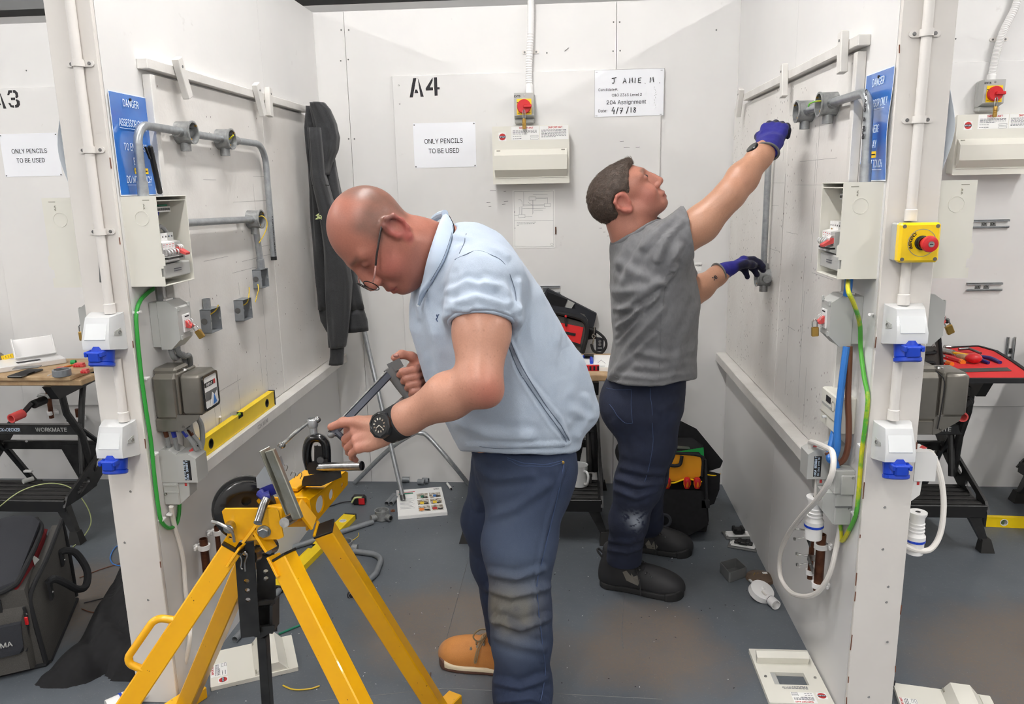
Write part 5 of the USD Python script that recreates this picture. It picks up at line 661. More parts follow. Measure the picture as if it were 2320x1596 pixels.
t = Thing('key_strap', 'black strap with a steel key clip hanging beside the red-panelled bag', 'strap', S(1350, 795)); t.add('strap_loop', tube(spline([S(1330, 745, .02), S(1352, 752, .0), S(1370, 768, -.01), S(1373, 785, -.01), S(1362, 800, -.01), S(1345, 795, -.01), S(1340, 780, -.01)]), .007, 8), 'strap'); t.add('strap_body', hull([S(*p, .03) for p in ((1332, 742), (1350, 742), (1352, 768), (1332, 770))]+[S(*p, .06) for p in ((1332, 742), (1350, 742), (1352, 768), (1332, 770))]), 'strap'); t.add('clip', cat(tube([S(1347, 741, -.012), S(1346, 756, -.012)], .003, 8), tube([S(1344, 757, -.012), S(1349, 762, -.012), S(1345, 768, -.012), S(1341, 762, -.012), S(1344, 757, -.012)], .003, 8), tube([S(1345, 768, -.012), S(1342, 782, -.012)], .003, 8)), 'steel', label='steel spring clip')
t = Thing('tester', 'small dark tester with buttons held in the strap loop', 'tester', S(1358, 797, .01)); q = [S(*p, .01) for p in ((1350, 766), (1368, 769), (1367, 796), (1351, 796))]; t.add('case', hull(q+[p+A([0, .03, 0]) for p in q]), 'bag_dark'); t.add('button', cat(*[lathe([(.008, 0), (.007, .004), (0, .004)], S(1359, y, .008), (0, -1, 0), 14) for y in (774, 781)]), 'grey_dark', kind='stuff'); t.add('stripe', box(S(1354, 790, .006), S(1364, 788, .009)), 'white_plastic')
nb = [Fl(1285, 812, ZC+.001), Fl(1390, 813, ZC+.001), Fl(1390, 843, ZC+.001), Fl(1298, 838, ZC+.001)]; t = Thing('notepad', 'ring-bound white notepad on the bench under the blue pliers', 'notepad', nb[0]); P2 = Polygon([p[:2] for p in nb]); m = prism(P2, .018); m.vertices[:, 2] += ZC+.001; t.add('page_block', m, 'paper_plain')
for k in range(6): c = nb[0]+(nb[3]-nb[0])*(k+.5)/6+A([.01, 0, .018]); t.add('ring', tube([c+A([.03*math.cos(a)-.02, 0, .017*math.sin(a)]) for a in np.linspace(-.2, 3.6, 10)], .0018, 6), 'steel')
t.add('sketch', cat(*[tube([Fl(a, b, ZC+.0196), Fl(c, d, ZC+.0196)], .0008, 4) for a, b, c, d in ((1355, 822, 1362, 816), (1362, 816, 1372, 824), (1345, 830, 1370, 830))]), 'ink_grey', kind='stuff')
t = Thing('wire_stripper', 'blue-handled wire strippers lying open on the notepad', 'pliers', Fl(1333, 812, ZC+.02)); z = ZC+.026; t.add('jaw', cat(hull([Fl(x, y, zz) for x, y in ((1322, 802), (1345, 803), (1344, 808), (1324, 808)) for zz in (ZC+.02, z+.008)])), 'black'); 
for a, b, c in (((1326, 806), (1318, 812), (1318, 820)), ((1338, 806), (1340, 814), (1340, 822))): t.add('handle', tube(spline([Fl(*a, z), Fl(*b, z), Fl(*c, z)]), [.007]*6+[.009]*6+[.008], 10), 'blue_plastic')
p = Fl(1340, 836, ZC-.02)
t = Thing('jaw_peg', 'red ridged peg on the front of the bench behind the standing man', 'peg', A([.09, 3.355, .765])); p = Py(1340, 834, 3.345); t.add('peg_body', cbox(p+[-.034, -.006, -.014], p+[.034, .006, .014], .002), 'red'); t.add('peg_tooth', cat(*[box(p+[-.026+.017*k, -.008, -.009], p+[-.018+.017*k, -.0055, .009]) for k in range(4)]), 'ink')
p = Fl(1312, 1100, .225); t = Thing('mug', 'white enamel mug on the step of the bench behind the bent man', 'mug', p); t.add('cup', lathe([(0, .002), (.036, .0), (.043, .004), (.041, .03), (.040, .07), (.042, .1), (.043, .104), (.0405, .104), (.038, .1), (.037, .03), (.03, .012), (0, .012)], p, (0, 0, 1), 32), 'white_gloss'); t.add('handle', tube(spline([p+A([.024, -.033, .082]), p+A([.036, -.052, .084]), p+A([.042, -.06, .065]), p+A([.038, -.055, .03]), p+A([.026, -.034, .02])]), .006, 10), 'white_gloss')
p = Fl(1338, 1095, .225); single('socket_bit', lathe([(0, 0), (.009, 0), (.009, .012), (.0065, .016), (.0065, .03), (.0085, .032), (.0085, .046), (0, .046)], p, (0, 0, 1), 14), 'steel_dark', 'small dark socket bit standing beside the white mug', 'socket bit')

# --- backpack
t = Thing('backpack', 'black tool backpack with an amber pocket on the floor behind the standing man', 'backpack', (.56, 3.55, 0)); yb = 3.42; S = lambda px, py, d=0: Py(px, py, yb+d)
def slab(pts, d0, d1): return hull([S(*p, d0) for p in pts]+[S(*p, d1) for p in pts])
t.add('body', hull([S(*p, .0) for p in ((1420, 1210), (1600, 1205), (1606, 1180), (1598, 1060), (1585, 1030), (1420, 1030))]+[S(*p, .22) for p in ((1425, 1180), (1600, 1175), (1595, 1000), (1560, 975), (1440, 980))]), 'cloth_black', smooth=50); t.add('back_flap', cat(hull([S(*p, .15) for p in ((1400, 1040), (1420, 980), (1470, 960), (1540, 953), (1578, 972), (1605, 1010), (1638, 1045), (1632, 1060), (1600, 1070))]+[S(*p, .27) for p in ((1420, 1040), (1430, 985), (1540, 965), (1580, 980), (1625, 1040), (1600, 1060))])), 'cloth_black', smooth=50, label='raised black back flap')
pk = t.add('amber_pocket', slab([(1515, 1028), (1585, 1034), (1591, 1045), (1589, 1078), (1580, 1084), (1520, 1092), (1512, 1090)], -.035, .01), 'yellow_amber' if 'yellow_amber' in MATS else 'orange', label='amber front pocket'); t.add('pocket_piping', tube(spline([S(1512, 1026, -.036), S(1580, 1032, -.036), S(1592, 1042, -.036), S(1590, 1080, -.036)]), .006, 8), 'strap', parent=pk); t.add('pocket_handle', cat(tube(spline([S(1545, 1034, -.04), S(1541, 1052, -.044), S(1530, 1056, -.044), S(1512, 1054, -.04)]), .008, 8)), 'strap', parent=pk)
t.add('folder', slab([(1520, 1026), (1594, 1014), (1595, 1034), (1560, 1030)], .02, .03), 'green_bright', label='green folder'); t.add('lower_pocket', slab([(1470, 1108), (1590, 1112), (1600, 1150), (1605, 1190), (1560, 1215), (1490, 1220), (1460, 1200)], -.075, .02), 'cloth_black', smooth=50); t.add('lower_piping', tube(spline([S(1505, 1090, -.04), S(1525, 1095, -.05), S(1555, 1086, -.05), S(1590, 1092, -.045)]), .004, 6), 'yellow_plain'); t.add('side_pocket', slab([(1598, 1066), (1632, 1074), (1630, 1110), (1618, 1142), (1598, 1150)], .02, .14), 'cloth_black', smooth=50); t.add('side_piping', tube(spline([S(1600, 1076, .018), S(1618, 1078, .02), S(1632, 1074, .03)]), .003, 6), 'yellow_plain'); t.add('strap', cat(obox(S(1598, 1040, -.02), S(1601, 1150, -.06), .012, .028, c=.004), box(S(1590, 1135, -.075), S(1606, 1148, -.055))), 'strap'); t.add('side_loop', tube(spline([S(1410, 1052, .1), S(1400, 1030, .1), S(1402, 1012, .1), S(1412, 1008, .1)]), .012, 8), 'strap'); t.add('badge', lathe([(.034, 0), (.034, .004), (.028, .006), (.02, .004)], S(1505, 1180, -.082), (0, -1, .25), 24), 'bag_dark'); t.add('grey_tool', slab([(1532, 1010), (1562, 1013), (1564, 1018), (1532, 1017)], .04, .06), 'grey_dark')
for k, x in enumerate((1512, 1557, 1580)):
    t = Thing('screwdriver', f'red-handled screwdriver in the backpack pocket, {("nearest the jeans", "middle one", "outermost")[k]}', 'screwdriver', S(x, 1110, -.05)); a, b = S(x, 1083, -.055), S(x-1, 1112, -.05); t.add('handle', lathe([(0, 0), (.012, .002), (.017, .012), (.016, .03), (.011, .045), (.012, .05)], a, b-a, 14), 'red'); t.add('grip_insert', cat(*[lathe([(.0165, .014), (.017, .03), (.012, .044)], a+A([.001*s, -.0008, 0]), b-a, 5) for s in (-1, 1)]), 'orange')
t = Thing('pouch', 'red and yellow handled tool lying by the boot toe', 'tool', Fl(1495, 1190)); t.add('handle', obox(Fl(1476, 1192, .05), Fl(1518, 1205, .03), .022, .02, c=.006), 'red'); t.add('tip', obox(Fl(1514, 1202, .032), Fl(1520, 1206, .03), .023, .021), 'orange')

# --- red tool roll past the right post
ZR = ZT; rl = [(2112, 800), (2170, 792), (2215, 790), (2250, 800), (2290, 825), (2325, 850), (2318, 862), (2165, 862), (2140, 850), (2125, 828)]; P2 = Polygon([Fl(*p, ZR+.01)[:2] for p in rl]).buffer(.02)
def slabxy(p2, z0, z1): m = prism(p2, z1-z0); m.vertices[:, 2] += z0; return m
t = Thing('tool_roll', 'red tool roll with black binding laid open on the bench past the right post', 'tool roll', Fl(2220, 830, ZR)); t.add('lining', slabxy(P2.buffer(-.008), ZR+.004, ZR+.018), 'red_cloth'); t.add('binding', slabxy(P2.difference(P2.buffer(-.016)), ZR+.002, ZR+.022), 'strap'); t.add('base', slabxy(P2.buffer(-.004), ZR+.001, ZR+.006), 'strap'); t.add('webbing', hull([Fl(x, y, ZR+z) for x, y in ((2143, 836), (2282, 833), (2293, 841), (2152, 844)) for z in (.018, .0195)]), 'bag_grey', label='grey webbing strip')
t = Thing('tool_bag', 'upright black tool bag on the bench half hidden by the right-hand post', 'tool bag', Fl(2110, 850, ZR)); yb = 3.42; S = lambda px, py, d=0: Py(px, py, yb+d); q = ((2075, 845), (2137, 845), (2128, 740), (2120, 760), (2095, 783), (2075, 790)); t.add('panel', hull([S(*p) for p in q]+[S(*p, .05) for p in q]), 'bag_grey'); t.add('edge_binding', tube(spline([S(2122, 735, -.004), S(2128, 760, -.004), S(2132, 800, -.004), S(2136, 846, -.004)]), .007, 8), 'strap'); t.add('pocket_trim', cat(tube(spline([S(2078, 802, -.006), S(2115, 800, -.006), S(2120, 795, -.006)]), .008, 8), tube(spline([S(2078, 823, -.006), S(2112, 822, -.006), S(2116, 830, -.006), S(2114, 846, -.006)]), .008, 8)), 'strap'); t.add('logo', text('MAGMA', .014, S(2100, 785, -.003), XV, ZV, True), 'grey_plastic'); t.add('carry_handle', tube(spline([S(2118, 712, .0), S(2132, 722, -.02), S(2150, 729, -.03)]), [.012]*12+[.009], 8), 'strap')
ZX = ZR+.024
def bar(t, nm, a, b, r, m, n=10, z0=0., z1=0.): t.add(nm, cyl(Fl(*a, ZX+z0), Fl(*b, ZX+z1), r, n=n), m)
t = Thing('chisel', 'orange-tipped chisel on the tool roll, nearest the bag', 'chisel', Fl(2150, 825, ZX)); bar(t, 'blade', (2136, 818), (2148, 823), .008, 'steel'); bar(t, 'handle', (2146, 822), (2157, 826), .011, 'orange', 8)
t = Thing('chisel', 'red-handled chisel with a yellow end on the tool roll', 'chisel', Fl(2165, 822, ZX)); bar(t, 'blade', (2132, 805), (2150, 812), .008, 'steel'); bar(t, 'handle', (2146, 810), (2178, 820), .012, 'red', 8); bar(t, 'end_cap', (2176, 819), (2182, 822), .0125, 'orange', 8)
t = Thing('bradawl', 'bradawl with a wooden handle on the tool roll', 'bradawl', Fl(2185, 815, ZX)); a, b = Fl(2168, 806, ZX+.012), Fl(2193, 814, ZX+.012); t.add('handle', lathe([(.006, 0), (.012, .015), (.017, .04), (.016, .055), (.008, .065), (0, .066)], a, b-a, 14), 'wood'); bar(t, 'spike', (2150, 800), (2169, 807), .003, 'steel', 8, .012, .012)
t = Thing('mallet', 'red ball-handled tool in the middle of the tool roll', 'mallet', Fl(2210, 815, ZX)); t.add('ball_handle', ball(Fl(2206, 812, ZX+.018), .028, 2, (1.25, 1, .8)), 'red'); bar(t, 'stem', (2160, 798), (2190, 806), .006, 'steel', 10, .012, .014)
t = Thing('hammer', 'steel hammer head at the back of the tool roll', 'hammer', Fl(2155, 797, ZX)); t.add('head', cat(cyl(Fl(2134, 795, ZX+.018), Fl(2160, 800, ZX+.018), .014), cbox(Fl(2145, 797, ZX)-[.015, .015, 0], Fl(2145, 797, ZX)+[.015, .015, .03], .005)), 'steel'); t.add('shaft', cyl(Fl(2150, 799, ZX+.016), Fl(2200, 806, ZX+.016), .007), 'yellow')
t = Thing('pliers', 'blue-handled pliers on the tool roll', 'pliers', Fl(2240, 818, ZX)); bar(t, 'jaw', (2205, 806), (2226, 810), .009, 'steel_dark', 8); t.add('handle', tube(spline([Fl(2220, 808, ZX), Fl(2245, 812, ZX+.004), Fl(2266, 822, ZX)]), .0085, 10), 'blue_dark'); t.add('handle', tube(spline([Fl(2215, 812, ZX), Fl(2228, 818, ZX+.004), Fl(2240, 823, ZX)]), .0085, 10), 'blue_dark')
t = Thing('grips', 'dark grips with open jaws at the back edge of the tool roll', 'grips', Fl(2190, 792, ZX)); t.add('jaw', cat(cyl(Fl(2172, 792, ZX+.008), Fl(2195, 790, ZX+.012), .007), cyl(Fl(2195, 790, ZX+.012), Fl(2222, 801, ZX+.008), .006)), 'steel_dark')
level('spirit_level', 'yellow level lying on the floor past the right post', Fl(2222, 1189, .0005), Fl(2222, 1189, .0005)+A([1.1, -.08, 0]), (0, 0, 1), (0, -1, 0), .05, .024, teeth=False)

# ================================================================== things on the floor of the bay
for nm, lb, o, X, Y, w, h, kw in (('unit_cover', 'cream unit cover lying behind the black prop of the yellow stand', Fl(478, 1568), Fl(476, 1490)-Fl(478, 1568), Fl(478, 1568)-Fl(685, 1520), .214, .283, {}), ('unit_cover', 'cream unit cover with its flap raised by the right-hand post', Fl(1880, 1597)*0+A([.826, 2.488, 0]), (-1, 0, 0), (0, -1, 0), .2, .29, dict(raised=True)), ('unit_cover', 'cream unit cover at the frame bottom past the right post', A([1.012, 2.13, 0]), (.04, .2, 0), (-.258, .05, 0), .19, .28, {})):
    X = A(X, float); X[2] = 0; X /= np.linalg.norm(X); Y = A(Y, float); Y[2] = 0; Y = Y-X*(X@Y); Y /= np.linalg.norm(Y); oo = A([*A(o, float)[:2], .001])
    if not kw: oo = oo-Y*h if lb.startswith('cream unit cover at') is False else oo-Y*h
    t = Thing(nm, lb, 'cover', oo+X*w/2+Y*h/2); cu_cover(t, lambda m: place(m, oo, X, Y), w, h, sc=.8, labels=1, **kw)
level('spirit_level', 'long yellow level lying on the floor under the yellow stand', Fl(640, 1345, .0005), Fl(808, 1176, .0005), Fl(640, 1345)-Fl(662, 1368), (0, 0, 1), .062, .026, teeth=False)
def fpipe(lb, pts, r=.0125, R=.05, boxes=(), m='galv_old', nm='conduit_offcut', z=None, couple=()):
    z = r if z is None else z; P3 = [Fl(*p, z) if len(p) == 2 else Fl(*p) for p in pts]; c = fillet(P3, R, 8) if len(P3) > 2 else P3; t = Thing(nm, lb, 'conduit', P3[0]); t.add('pipe', pipe(c, r, r*.84, 16), m)
    for (px, py), sp in boxes:
        o = Fl(px, py); b = t.add('junction_box', cat(lathe([(.028, 0), (.036, .003), (.035, .045), (.037, .05), (.031, .05), (.03, .006), (0, .006)], o, (0, 0, 1), 24), *[cyl(o+A([0, 0, .02]), o+A([math.cos(a)*.06, math.sin(a)*.06, .02]), .016) for a in sp]), 'cast'); len(sp) > 1 and t.add('box_hole', cat(*[cyl(o+A([math.cos(a)*.0605, math.sin(a)*.0605, .02]), o+A([math.cos(a)*.062, math.sin(a)*.062, .02]), .0105) for a in sp[1:]]), 'black', parent=b)
    return t
da = lambda p, q: math.atan2(*(Fl(*q)-Fl(*p))[[1, 0]])
fpipe('steel conduit on the floor ending in an open round box', [(610, 1258), (845, 1183)], boxes=[((866, 1177), [da((866, 1177), (845, 1183)), da((866, 1177), (845, 1183))+1.9, da((866, 1177), (845, 1183))-2.2])]); fpipe('steel conduit bent in a hook on the floor with a round box', [(800, 1250), (868, 1258), (852, 1300), (795, 1352)], R=.09, boxes=[((782, 1250), [da((782, 1250), (810, 1251))])])
fpipe('cut end of conduit under the black prop of the stand', [(532, 1450), (640, 1330)]); fpipe('upper of two short conduit offcuts beside the booklet', [(876, 1142), (893, 1122)]); fpipe('lower of two short conduit offcuts beside the booklet', [(886, 1142), (897, 1128)])
for lb, a, b in (('short conduit coupler lying against the back wall', (912, 1087), (928, 1087)), ('front one of two conduit couplers by the back wall', (947, 1092), (962, 1093)), ('rear one of two conduit couplers by the back wall', (957, 1089), (971, 1090))): t = Thing('coupler', lb, 'coupler', Fl(*a)); t.add('sleeve', pipe([Fl(*a, .016), Fl(*b, .016)], .016, .0135, 16), 'galv_old')
p, q = Fl(1013, 1096, .007), Fl(1022, 1108, .007); t = Thing('marker_pen', 'white capped marker pen on the floor near the back wall', 'pen', p); t.add('barrel', cyl(p, q, .007), 'white_plastic'); t.add('tip', cyl(q, q+(q-p)*.12, .006, .003), 'ink')
t = Thing('conduit_length', 'straight steel conduit leaning on the wall with its foot on the booklet', 'conduit', Fl(913, 1133, .02)); a, b = Fl(914, 1134, .022), A([-.985, YB-.02, 0]); b = Py(818, 720, YB-.02); t.add('pipe', pipe([a, b], .0125, .0105, 16), 'galv'); t.add('end_coupler', cyl(a+(b-a)*.004, a+(b-a)*.03, .0138), 'steel_dark')
c = [Fl(804, 1094, .013), Py(880, 1020, 3.98), Py(935, 984, 3.98), Py(952, 982, 3.98), Py(970, 990, 3.98), Py(1020, 1046, 3.94), Fl(1062, 1098, .013)]; t = Thing('conduit_bend', 'steel conduit bent in an arch leaning on the back wall', 'conduit', c[0]); t.add('pipe', pipe(spline(c, 6), .0125, .0105, 16), 'galv')
bk = [Fl(898, 1118, .0), Fl(1000, 1110, .0), Fl(1014, 1168, .0), Fl(902, 1178, .0)]; P2 = Polygon([p[:2] for p in bk]); t = Thing('booklet', 'thick white booklet with a grid of site photos on its cover', 'book', bk[0]); m = prism(P2, .016); t.add('page_block', m, 'paper_plain'); t.add('cover', slabxy(P2.buffer(-.002), .0165, .0175), 'paper_plain'); bl = lambda a, b: (bk[3]*(1-a)+bk[2]*a)*(1-b)+(bk[0]*(1-a)+bk[1]*a)*b
def quad(a0, b0, a1, b1, z0, z1): P = Polygon([bl(a, b)[:2] for a, b in ((a0, b0), (a1, b0), (a1, b1), (a0, b1))]); return slabxy(P, z0, z1)
for k, (i, j) in enumerate([(i, j) for i in range(2) for j in range(3)]): ph = t.add('photo', quad(.43+.27*i, .1+.24*j, .67+.27*i, .3+.24*j, .0175, .0178), 'paper_photo'); t.add('photo_detail', quad(.45+.27*i+.03*j, .13+.24*j, .54+.27*i+.02*j, .22+.24*j, .0178, .0180), ('orange', 'yellow_plain', 'green_dark', 'ink_red', 'yellow_plain', 'blue_cable')[k], parent=ph); t.add('photo_shade', quad(.56+.27*i, .12+.24*j, .65+.27*i, .17+.24*j, .0178, .0180), 'ink', parent=ph)
t.add('title_band', quad(.05, .80, .36, .85, .0175, .0178), 'green_dark'); t.add('title_line', quad(.05, .87, .4, .89, .0175, .0178), 'ink_red'); t.add('barcode', cat(*[quad(.82+.014*k, .89, .826+.014*k, .95, .0175, .0178) for k in range(9)]), 'ink', kind='stuff'); t.add('body_text', cat(*[quad(.06, .25+.05*k, .36-.03*(k % 3), .258+.05*k, .0175, .0177) for k in range(8)]), 'ink_grey', kind='stuff')
p = Fl(815, 1143); t = Thing('tape_measure', 'red, black and green tape measure on the floor by the wall', 'tape measure', p); t.add('case', hull(cbox(p+[-.04, -.02, 0], p+[.035, .025, .05], .012).vertices), 'black'); t.add('red_side', hull(cbox(p+[.0, -.023, .006], p+[.033, -.017, .042], .005).vertices), 'red', label='red side panel'); t.add('green_band', tube(spline([p+A([-.035, -.022, .018]), p+A([-.015, -.024, .045]), p+A([.02, -.024, .048])]), .005, 8), 'pale_cable', label='lime green band'); t.add('strap', tube(spline([p+A([-.04, .0, .015]), Fl(775, 1139, .006), Fl(750, 1147, .004), Fl(735, 1150, .004)]), .003, 6), 'ink')
for lb, a, b, r, m in (('green pencil lying under the yellow stand', (632, 1437), (728, 1397), .0042, 'green_dark'), ('silver dowel poking out behind the front right leg', (652, 1275), (688, 1268), .007, 'alu')): t = Thing('pencil' if r < .005 else 'dowel', lb, 'pencil' if r < .005 else 'rod', Fl(*a)); t.add('shaft', cyl(Fl(*a, r), Fl(*b, r), r, n=8 if r < .005 else 14), m)
wire('loose_wire', 'yellow wire offcut on the floor at the front', [Fl(641, 1554, .003), Fl(665, 1563, .003), Fl(700, 1562, .003), Fl(724, 1555, .003)], .0026, 'yellow_cable'); wire('loose_wire', 'thin yellow wire curling beside the long floor level', [Fl(785, 1228, .003), Fl(800, 1224, .004), Fl(812, 1215, .004), Fl(812, 1208, .01)], .0018, 'yellow_cable')
single('nail', cyl(Fl(974, 1537, .003), Fl(976, 1525, .004), .0022, n=8), 'steel', 'bright nail on the floor beside the yellow leg', 'nail'); single('grommet', lathe([(.012, 0), (.012, .006), (.006, .006), (.006, 0)], Fl(890, 1159), (0, 0, 1), 16), 'brown_cable', 'dark red grommet on the floor beside the booklet', 'grommet'); single('green_clip', cbox(Fl(660, 1258, 0), Fl(660, 1258, 0)+[.02, .012, .014], .003), 'green_bright', 'green clip half hidden behind the yellow leg', 'clip'); single('floor_cap', lathe([(0, .016), (.016, .016), (.018, .012), (.018, 0)], Fl(797, 1352), (0, 0, 1), 16), 'ink', 'small dark cap beside the rear yellow leg', 'cap'); single('dark_offcut', cyl(Fl(2018, 1549, .012), Fl(2028, 1552, .012), .012), 'ink', 'dark tube end at the foot of the right-hand post', 'tube')
# wiring accessories by the right partition
for k, (c, a, lb) in enumerate([((1672, 1215), .06, 'grey socket plate with black terminals, farther of two by the wall'), ((1684, 1239), -.35, 'grey socket plate with black terminals, nearer of two by the wall')]):
    p = Fl(*c); t = Thing('faceplate', lb, 'faceplate', p); X, Y = A([math.cos(a), math.sin(a), 0]), A([-math.sin(a), math.cos(a), 0]); fr = lambda m: place(m, p, X, Y); t.add('plate', fr(cbox([-.066, -.04, 0], [.066, .04, .008], .003)), 'grey_dark'); t.add('backing', fr(cat(cbox([-.052, -.028, .008], [.052, .028, .013], .002), box([-.058, -.012, .008], [.058, .012, .012]))), 'white_plastic'); t.add('terminal', fr(cat(cbox([-.02, -.018, .013], [.02, .018, .04 if k == 0 else .028], .004), *[cbox([x-.008, -.02, .02], [x+.008, .02, .045 if k == 0 else .032], .003) for x in (-.018, .018)], *([cbox([-.04, -.012, .013], [.04, .012, .024], .003)] if k else []))), 'black')
c = [Fl(*p) for p in ((1652, 1322), (1691, 1308), (1667, 1286), (1630, 1296))]; P2 = Polygon([p[:2] for p in ((Fl(1630, 1296)), (Fl(1652, 1322)), (Fl(1691, 1308)), (Fl(1667, 1286)))]); P2 = P2.buffer(-.006).buffer(.006); t = Thing('square_box', 'empty grey moulded back box on the floor by the wall', 'back box', p); t.add('wall', slabxy(P2.difference(P2.buffer(-.0025)), 0, .045), 'grey_vial' if False else 'grey_dark'); t.add('base', slabxy(P2, 0, .003), 'grey_dark'); t.add('clip', hull([Fl(x, y, z) for x, y in ((1652, 1306), (1664, 1304), (1672, 1308), (1660, 1311)) for z in (.004, .007)]), 'galv')
p = Fl(1722, 1312); t = Thing('fixings_pack', 'clear round pack of fixings by the wall', 'pack', p); t.add('shell', lathe([(0, .0), (.06, .002), (.055, .012), (.03, .022), (0, .024)], p, (0, 0, 1), 26), 'clear_shell' if 'clear_shell' in MATS else 'grey_plastic'); t.add('tag', box(p+[.01, .0, .0225], p+[.03, .014, .0235]), 'paper_plain'); t.add('fixing', cat(*[cyl(p+A([-.03+.012*k, -.01+.006*(k % 3), .02]), p+A([-.02+.012*k, .008, .021]), .003, n=6) for k in range(5)]), 'brass', kind='stuff')
o, X = Fl(1728, 1340, .04), None; t = Thing('pendant_lampholder', 'white ceiling rose and lampholder lying on the floor by the wall', 'lampholder', Fl(1725, 1345)); ax = A([-.12, .45, .85]); ax /= np.linalg.norm(ax); c = Fl(1722, 1342, .012); ax = A([.25, -.35, .9]); ax /= np.linalg.norm(ax); t.add('rose', lathe([(0, .0), (.047, .0), (.05, .004), (.047, .026), (.03, .03), (.008, .034), (.006, .04), (0, .04)], Fl(1722, 1346, .018), ax, 30), 'white_plastic'); t.add('rose_tab', obox(Fl(1698, 1314, .01), Fl(1717, 1332, .035), .008, .006), 'white_plastic'); a, b = Fl(1737, 1352, .022), Fl(1765, 1378, .022); h = t.add('holder', lathe([(.006, 0), (.012, .006), (.016, .016), (.017, .03), (.019, .032), (.019, .068), (.0165, .068), (.0165, .045), (0, .045)], a, b-a, 24), 'white_plastic'); t.add('seam', lathe([(.0175, .0295), (.0192, .03), (.0192, .032), (.0175, .0325)], a, b-a, 24), 'ink', parent=h); t.add('pendant_flex', tube(spline([Fl(1726, 1340, .05), Fl(1732, 1346, .04), Fl(1738, 1352, .024)]), .004, 8), 'white_cable')
# ---- hoodie on the batten end is built with the clothes below; litter flecks
r = random.Random(11); fl = []
for k in range(260):
    x, y = r.uniform(-1.2, .8), r.uniform(1.9, 4.0); a = r.uniform(0, 6.3); l = r.uniform(.002, .006)
    fl.append(obox((x, y, .001), (x+l*math.cos(a), y+l*math.sin(a), .001), r.uniform(.001, .003), .0012))
single('floor_litter', cat(*fl[::2]), 'white_plastic', 'white chips of swarf and plaster scattered over the bay floor', 'litter', kind='stuff', smooth=False); single('floor_grit', cat(*fl[1::2]), 'ink', 'dark grit scattered over the bay floor', 'litter', kind='stuff', smooth=False)
# ================================================================== yellow pipe-bender stand
HB = .74
t = Thing('pipe_bender_stand', 'yellow four-legged conduit bender stand with a black vice', 'bender stand', (-.7, 1.85, 0)); D1, D2 = 1.75, 1.88; q = lambda px, py, Y=D1: Py(px, py, Y)
def leg(lb, top, foot, w, up, cap=True, k=.052):
    d = (foot-top)/np.linalg.norm(foot-top); l = t.add('leg', obox(top, foot, k, k, up=up, c=.003), 'yellow'); t.add('leg_cap', obox(top-d*.005, top+d*.001, k*1.06, k*1.06, up=up, c=.001), 'black', parent=l); return l, d
ft = lambda px, py: Fl(px, py)
f1 = Py(-27, 2070, 1.46); f1[2] = 0.03; legs = {}
T1, T2, T3, T4 = q(528, 1240), q(640, 1262), q(590, 1205, D2), q(735, 1200, D2-.02)
def onray(px0, px1, Y, top, Y0):   # a foot on the image line through two pixels, at depth Y
    p = None
    for s in np.linspace(.5, 4, 400):
        x, y = px0[0]+(px1[0]-px0[0])*s, px0[1]+(px1[1]-px0[1])*s; w = Fl(x, y, .0)
        if p is None or abs(w[1]-Y) < abs(p[1]-Y): p = w
    return p
F1, F2, F3, F4 = onray((528, 1240), (288, 1600), 1.5, 0, 0), onray((640, 1262), (795, 1570), 1.5, 0, 0), onray((590, 1205), (432, 1572), 2.1, 0, 0), onray((735, 1200), (975, 1580), 2.1, 0, 0)
l1, d1 = leg('', T1, F1, 0, [0, 1, .2]); l2, d2 = leg('', T2, F2, 0, [0, 1, .2]); l3, d3 = leg('', T3, F3, 0, [0, 1, -.2], k=.05); l4, d4 = leg('', T4, F4, 0, [0, 1, -.2], k=.05)
for F_ in (F1, F2, F3, F4): t.add('foot_bar', obox(F_+A([-.03, -.05, .02]), F_+A([.03, .07, .02]), .05, .04, c=.003), 'yellow')
pl = Polygon([(-.062, .045), (-.055, .052), (.068, .05), (.076, .042), (.082, -.03), (.07, -.036), (-.025, -.036), (-.045, -.066), (-.075, -.05), (-.055, -.02)])
for h in ((.012, -.004), (.012, -.024), (-.05, -.03)): pl = pl.difference(Point(h).buffer(.005))
fo = q(566, 1192); fX, fY = A([1, .12, -.02]), A([0, -.1, 1.]); fr = lambda m: place(m, fo, fX, fY)
fp = t.add('front_plate', fr(prism(pl, .007)), 'yellow'); t.add('hex_bolt', fr(cat(lathe([(.0145, .007), (.0145, .017), (.012, .019), (0, .019)], (.036, -.012, 0), (0, 0, 1), 6))), 'steel', parent=fp); t.add('hex_washer', fr(cyl((.036, -.012, .007), (.036, -.012, .0095), .017)), 'zinc', parent=fp)
t.add('pull_pin', fr(cat(cyl((-.044, .008, .004), (-.044, .008, .028), .0125), tube(spline([(-.085, .026, .02), (-.066, .022, .024), (-.044, .013, .032), (-.034, .0, .03), (-.033, -.028, .026)]), .0042, 8))), 'steel', parent=fp); t.add('rear_plate', place(prism(pl, .007), q(640, 1165, D2), fX, fY), 'yellow')
for T, d, s in ((T2, d2, 1), (T4, d4, 1), (T1, d1, -1)): a = T-d*.03+A([-.02*s, .0, .0]); t.add('leg_bracket', hull(np.vstack([obox(a-d*.045+A([-.012*s, 0, .01]), a+d*.01, .007, .05, up=[0, 1, 0]).vertices])), 'yellow'); t.add('leg_strap', obox(T+d*.0-A([.027*s*0, 0, 0])+A([-.024*s, -.0, .004]), T+d*.055+A([-.024*s, 0, .004]), .006, .058, up=[0, 1, 0], c=.001), 'yellow')
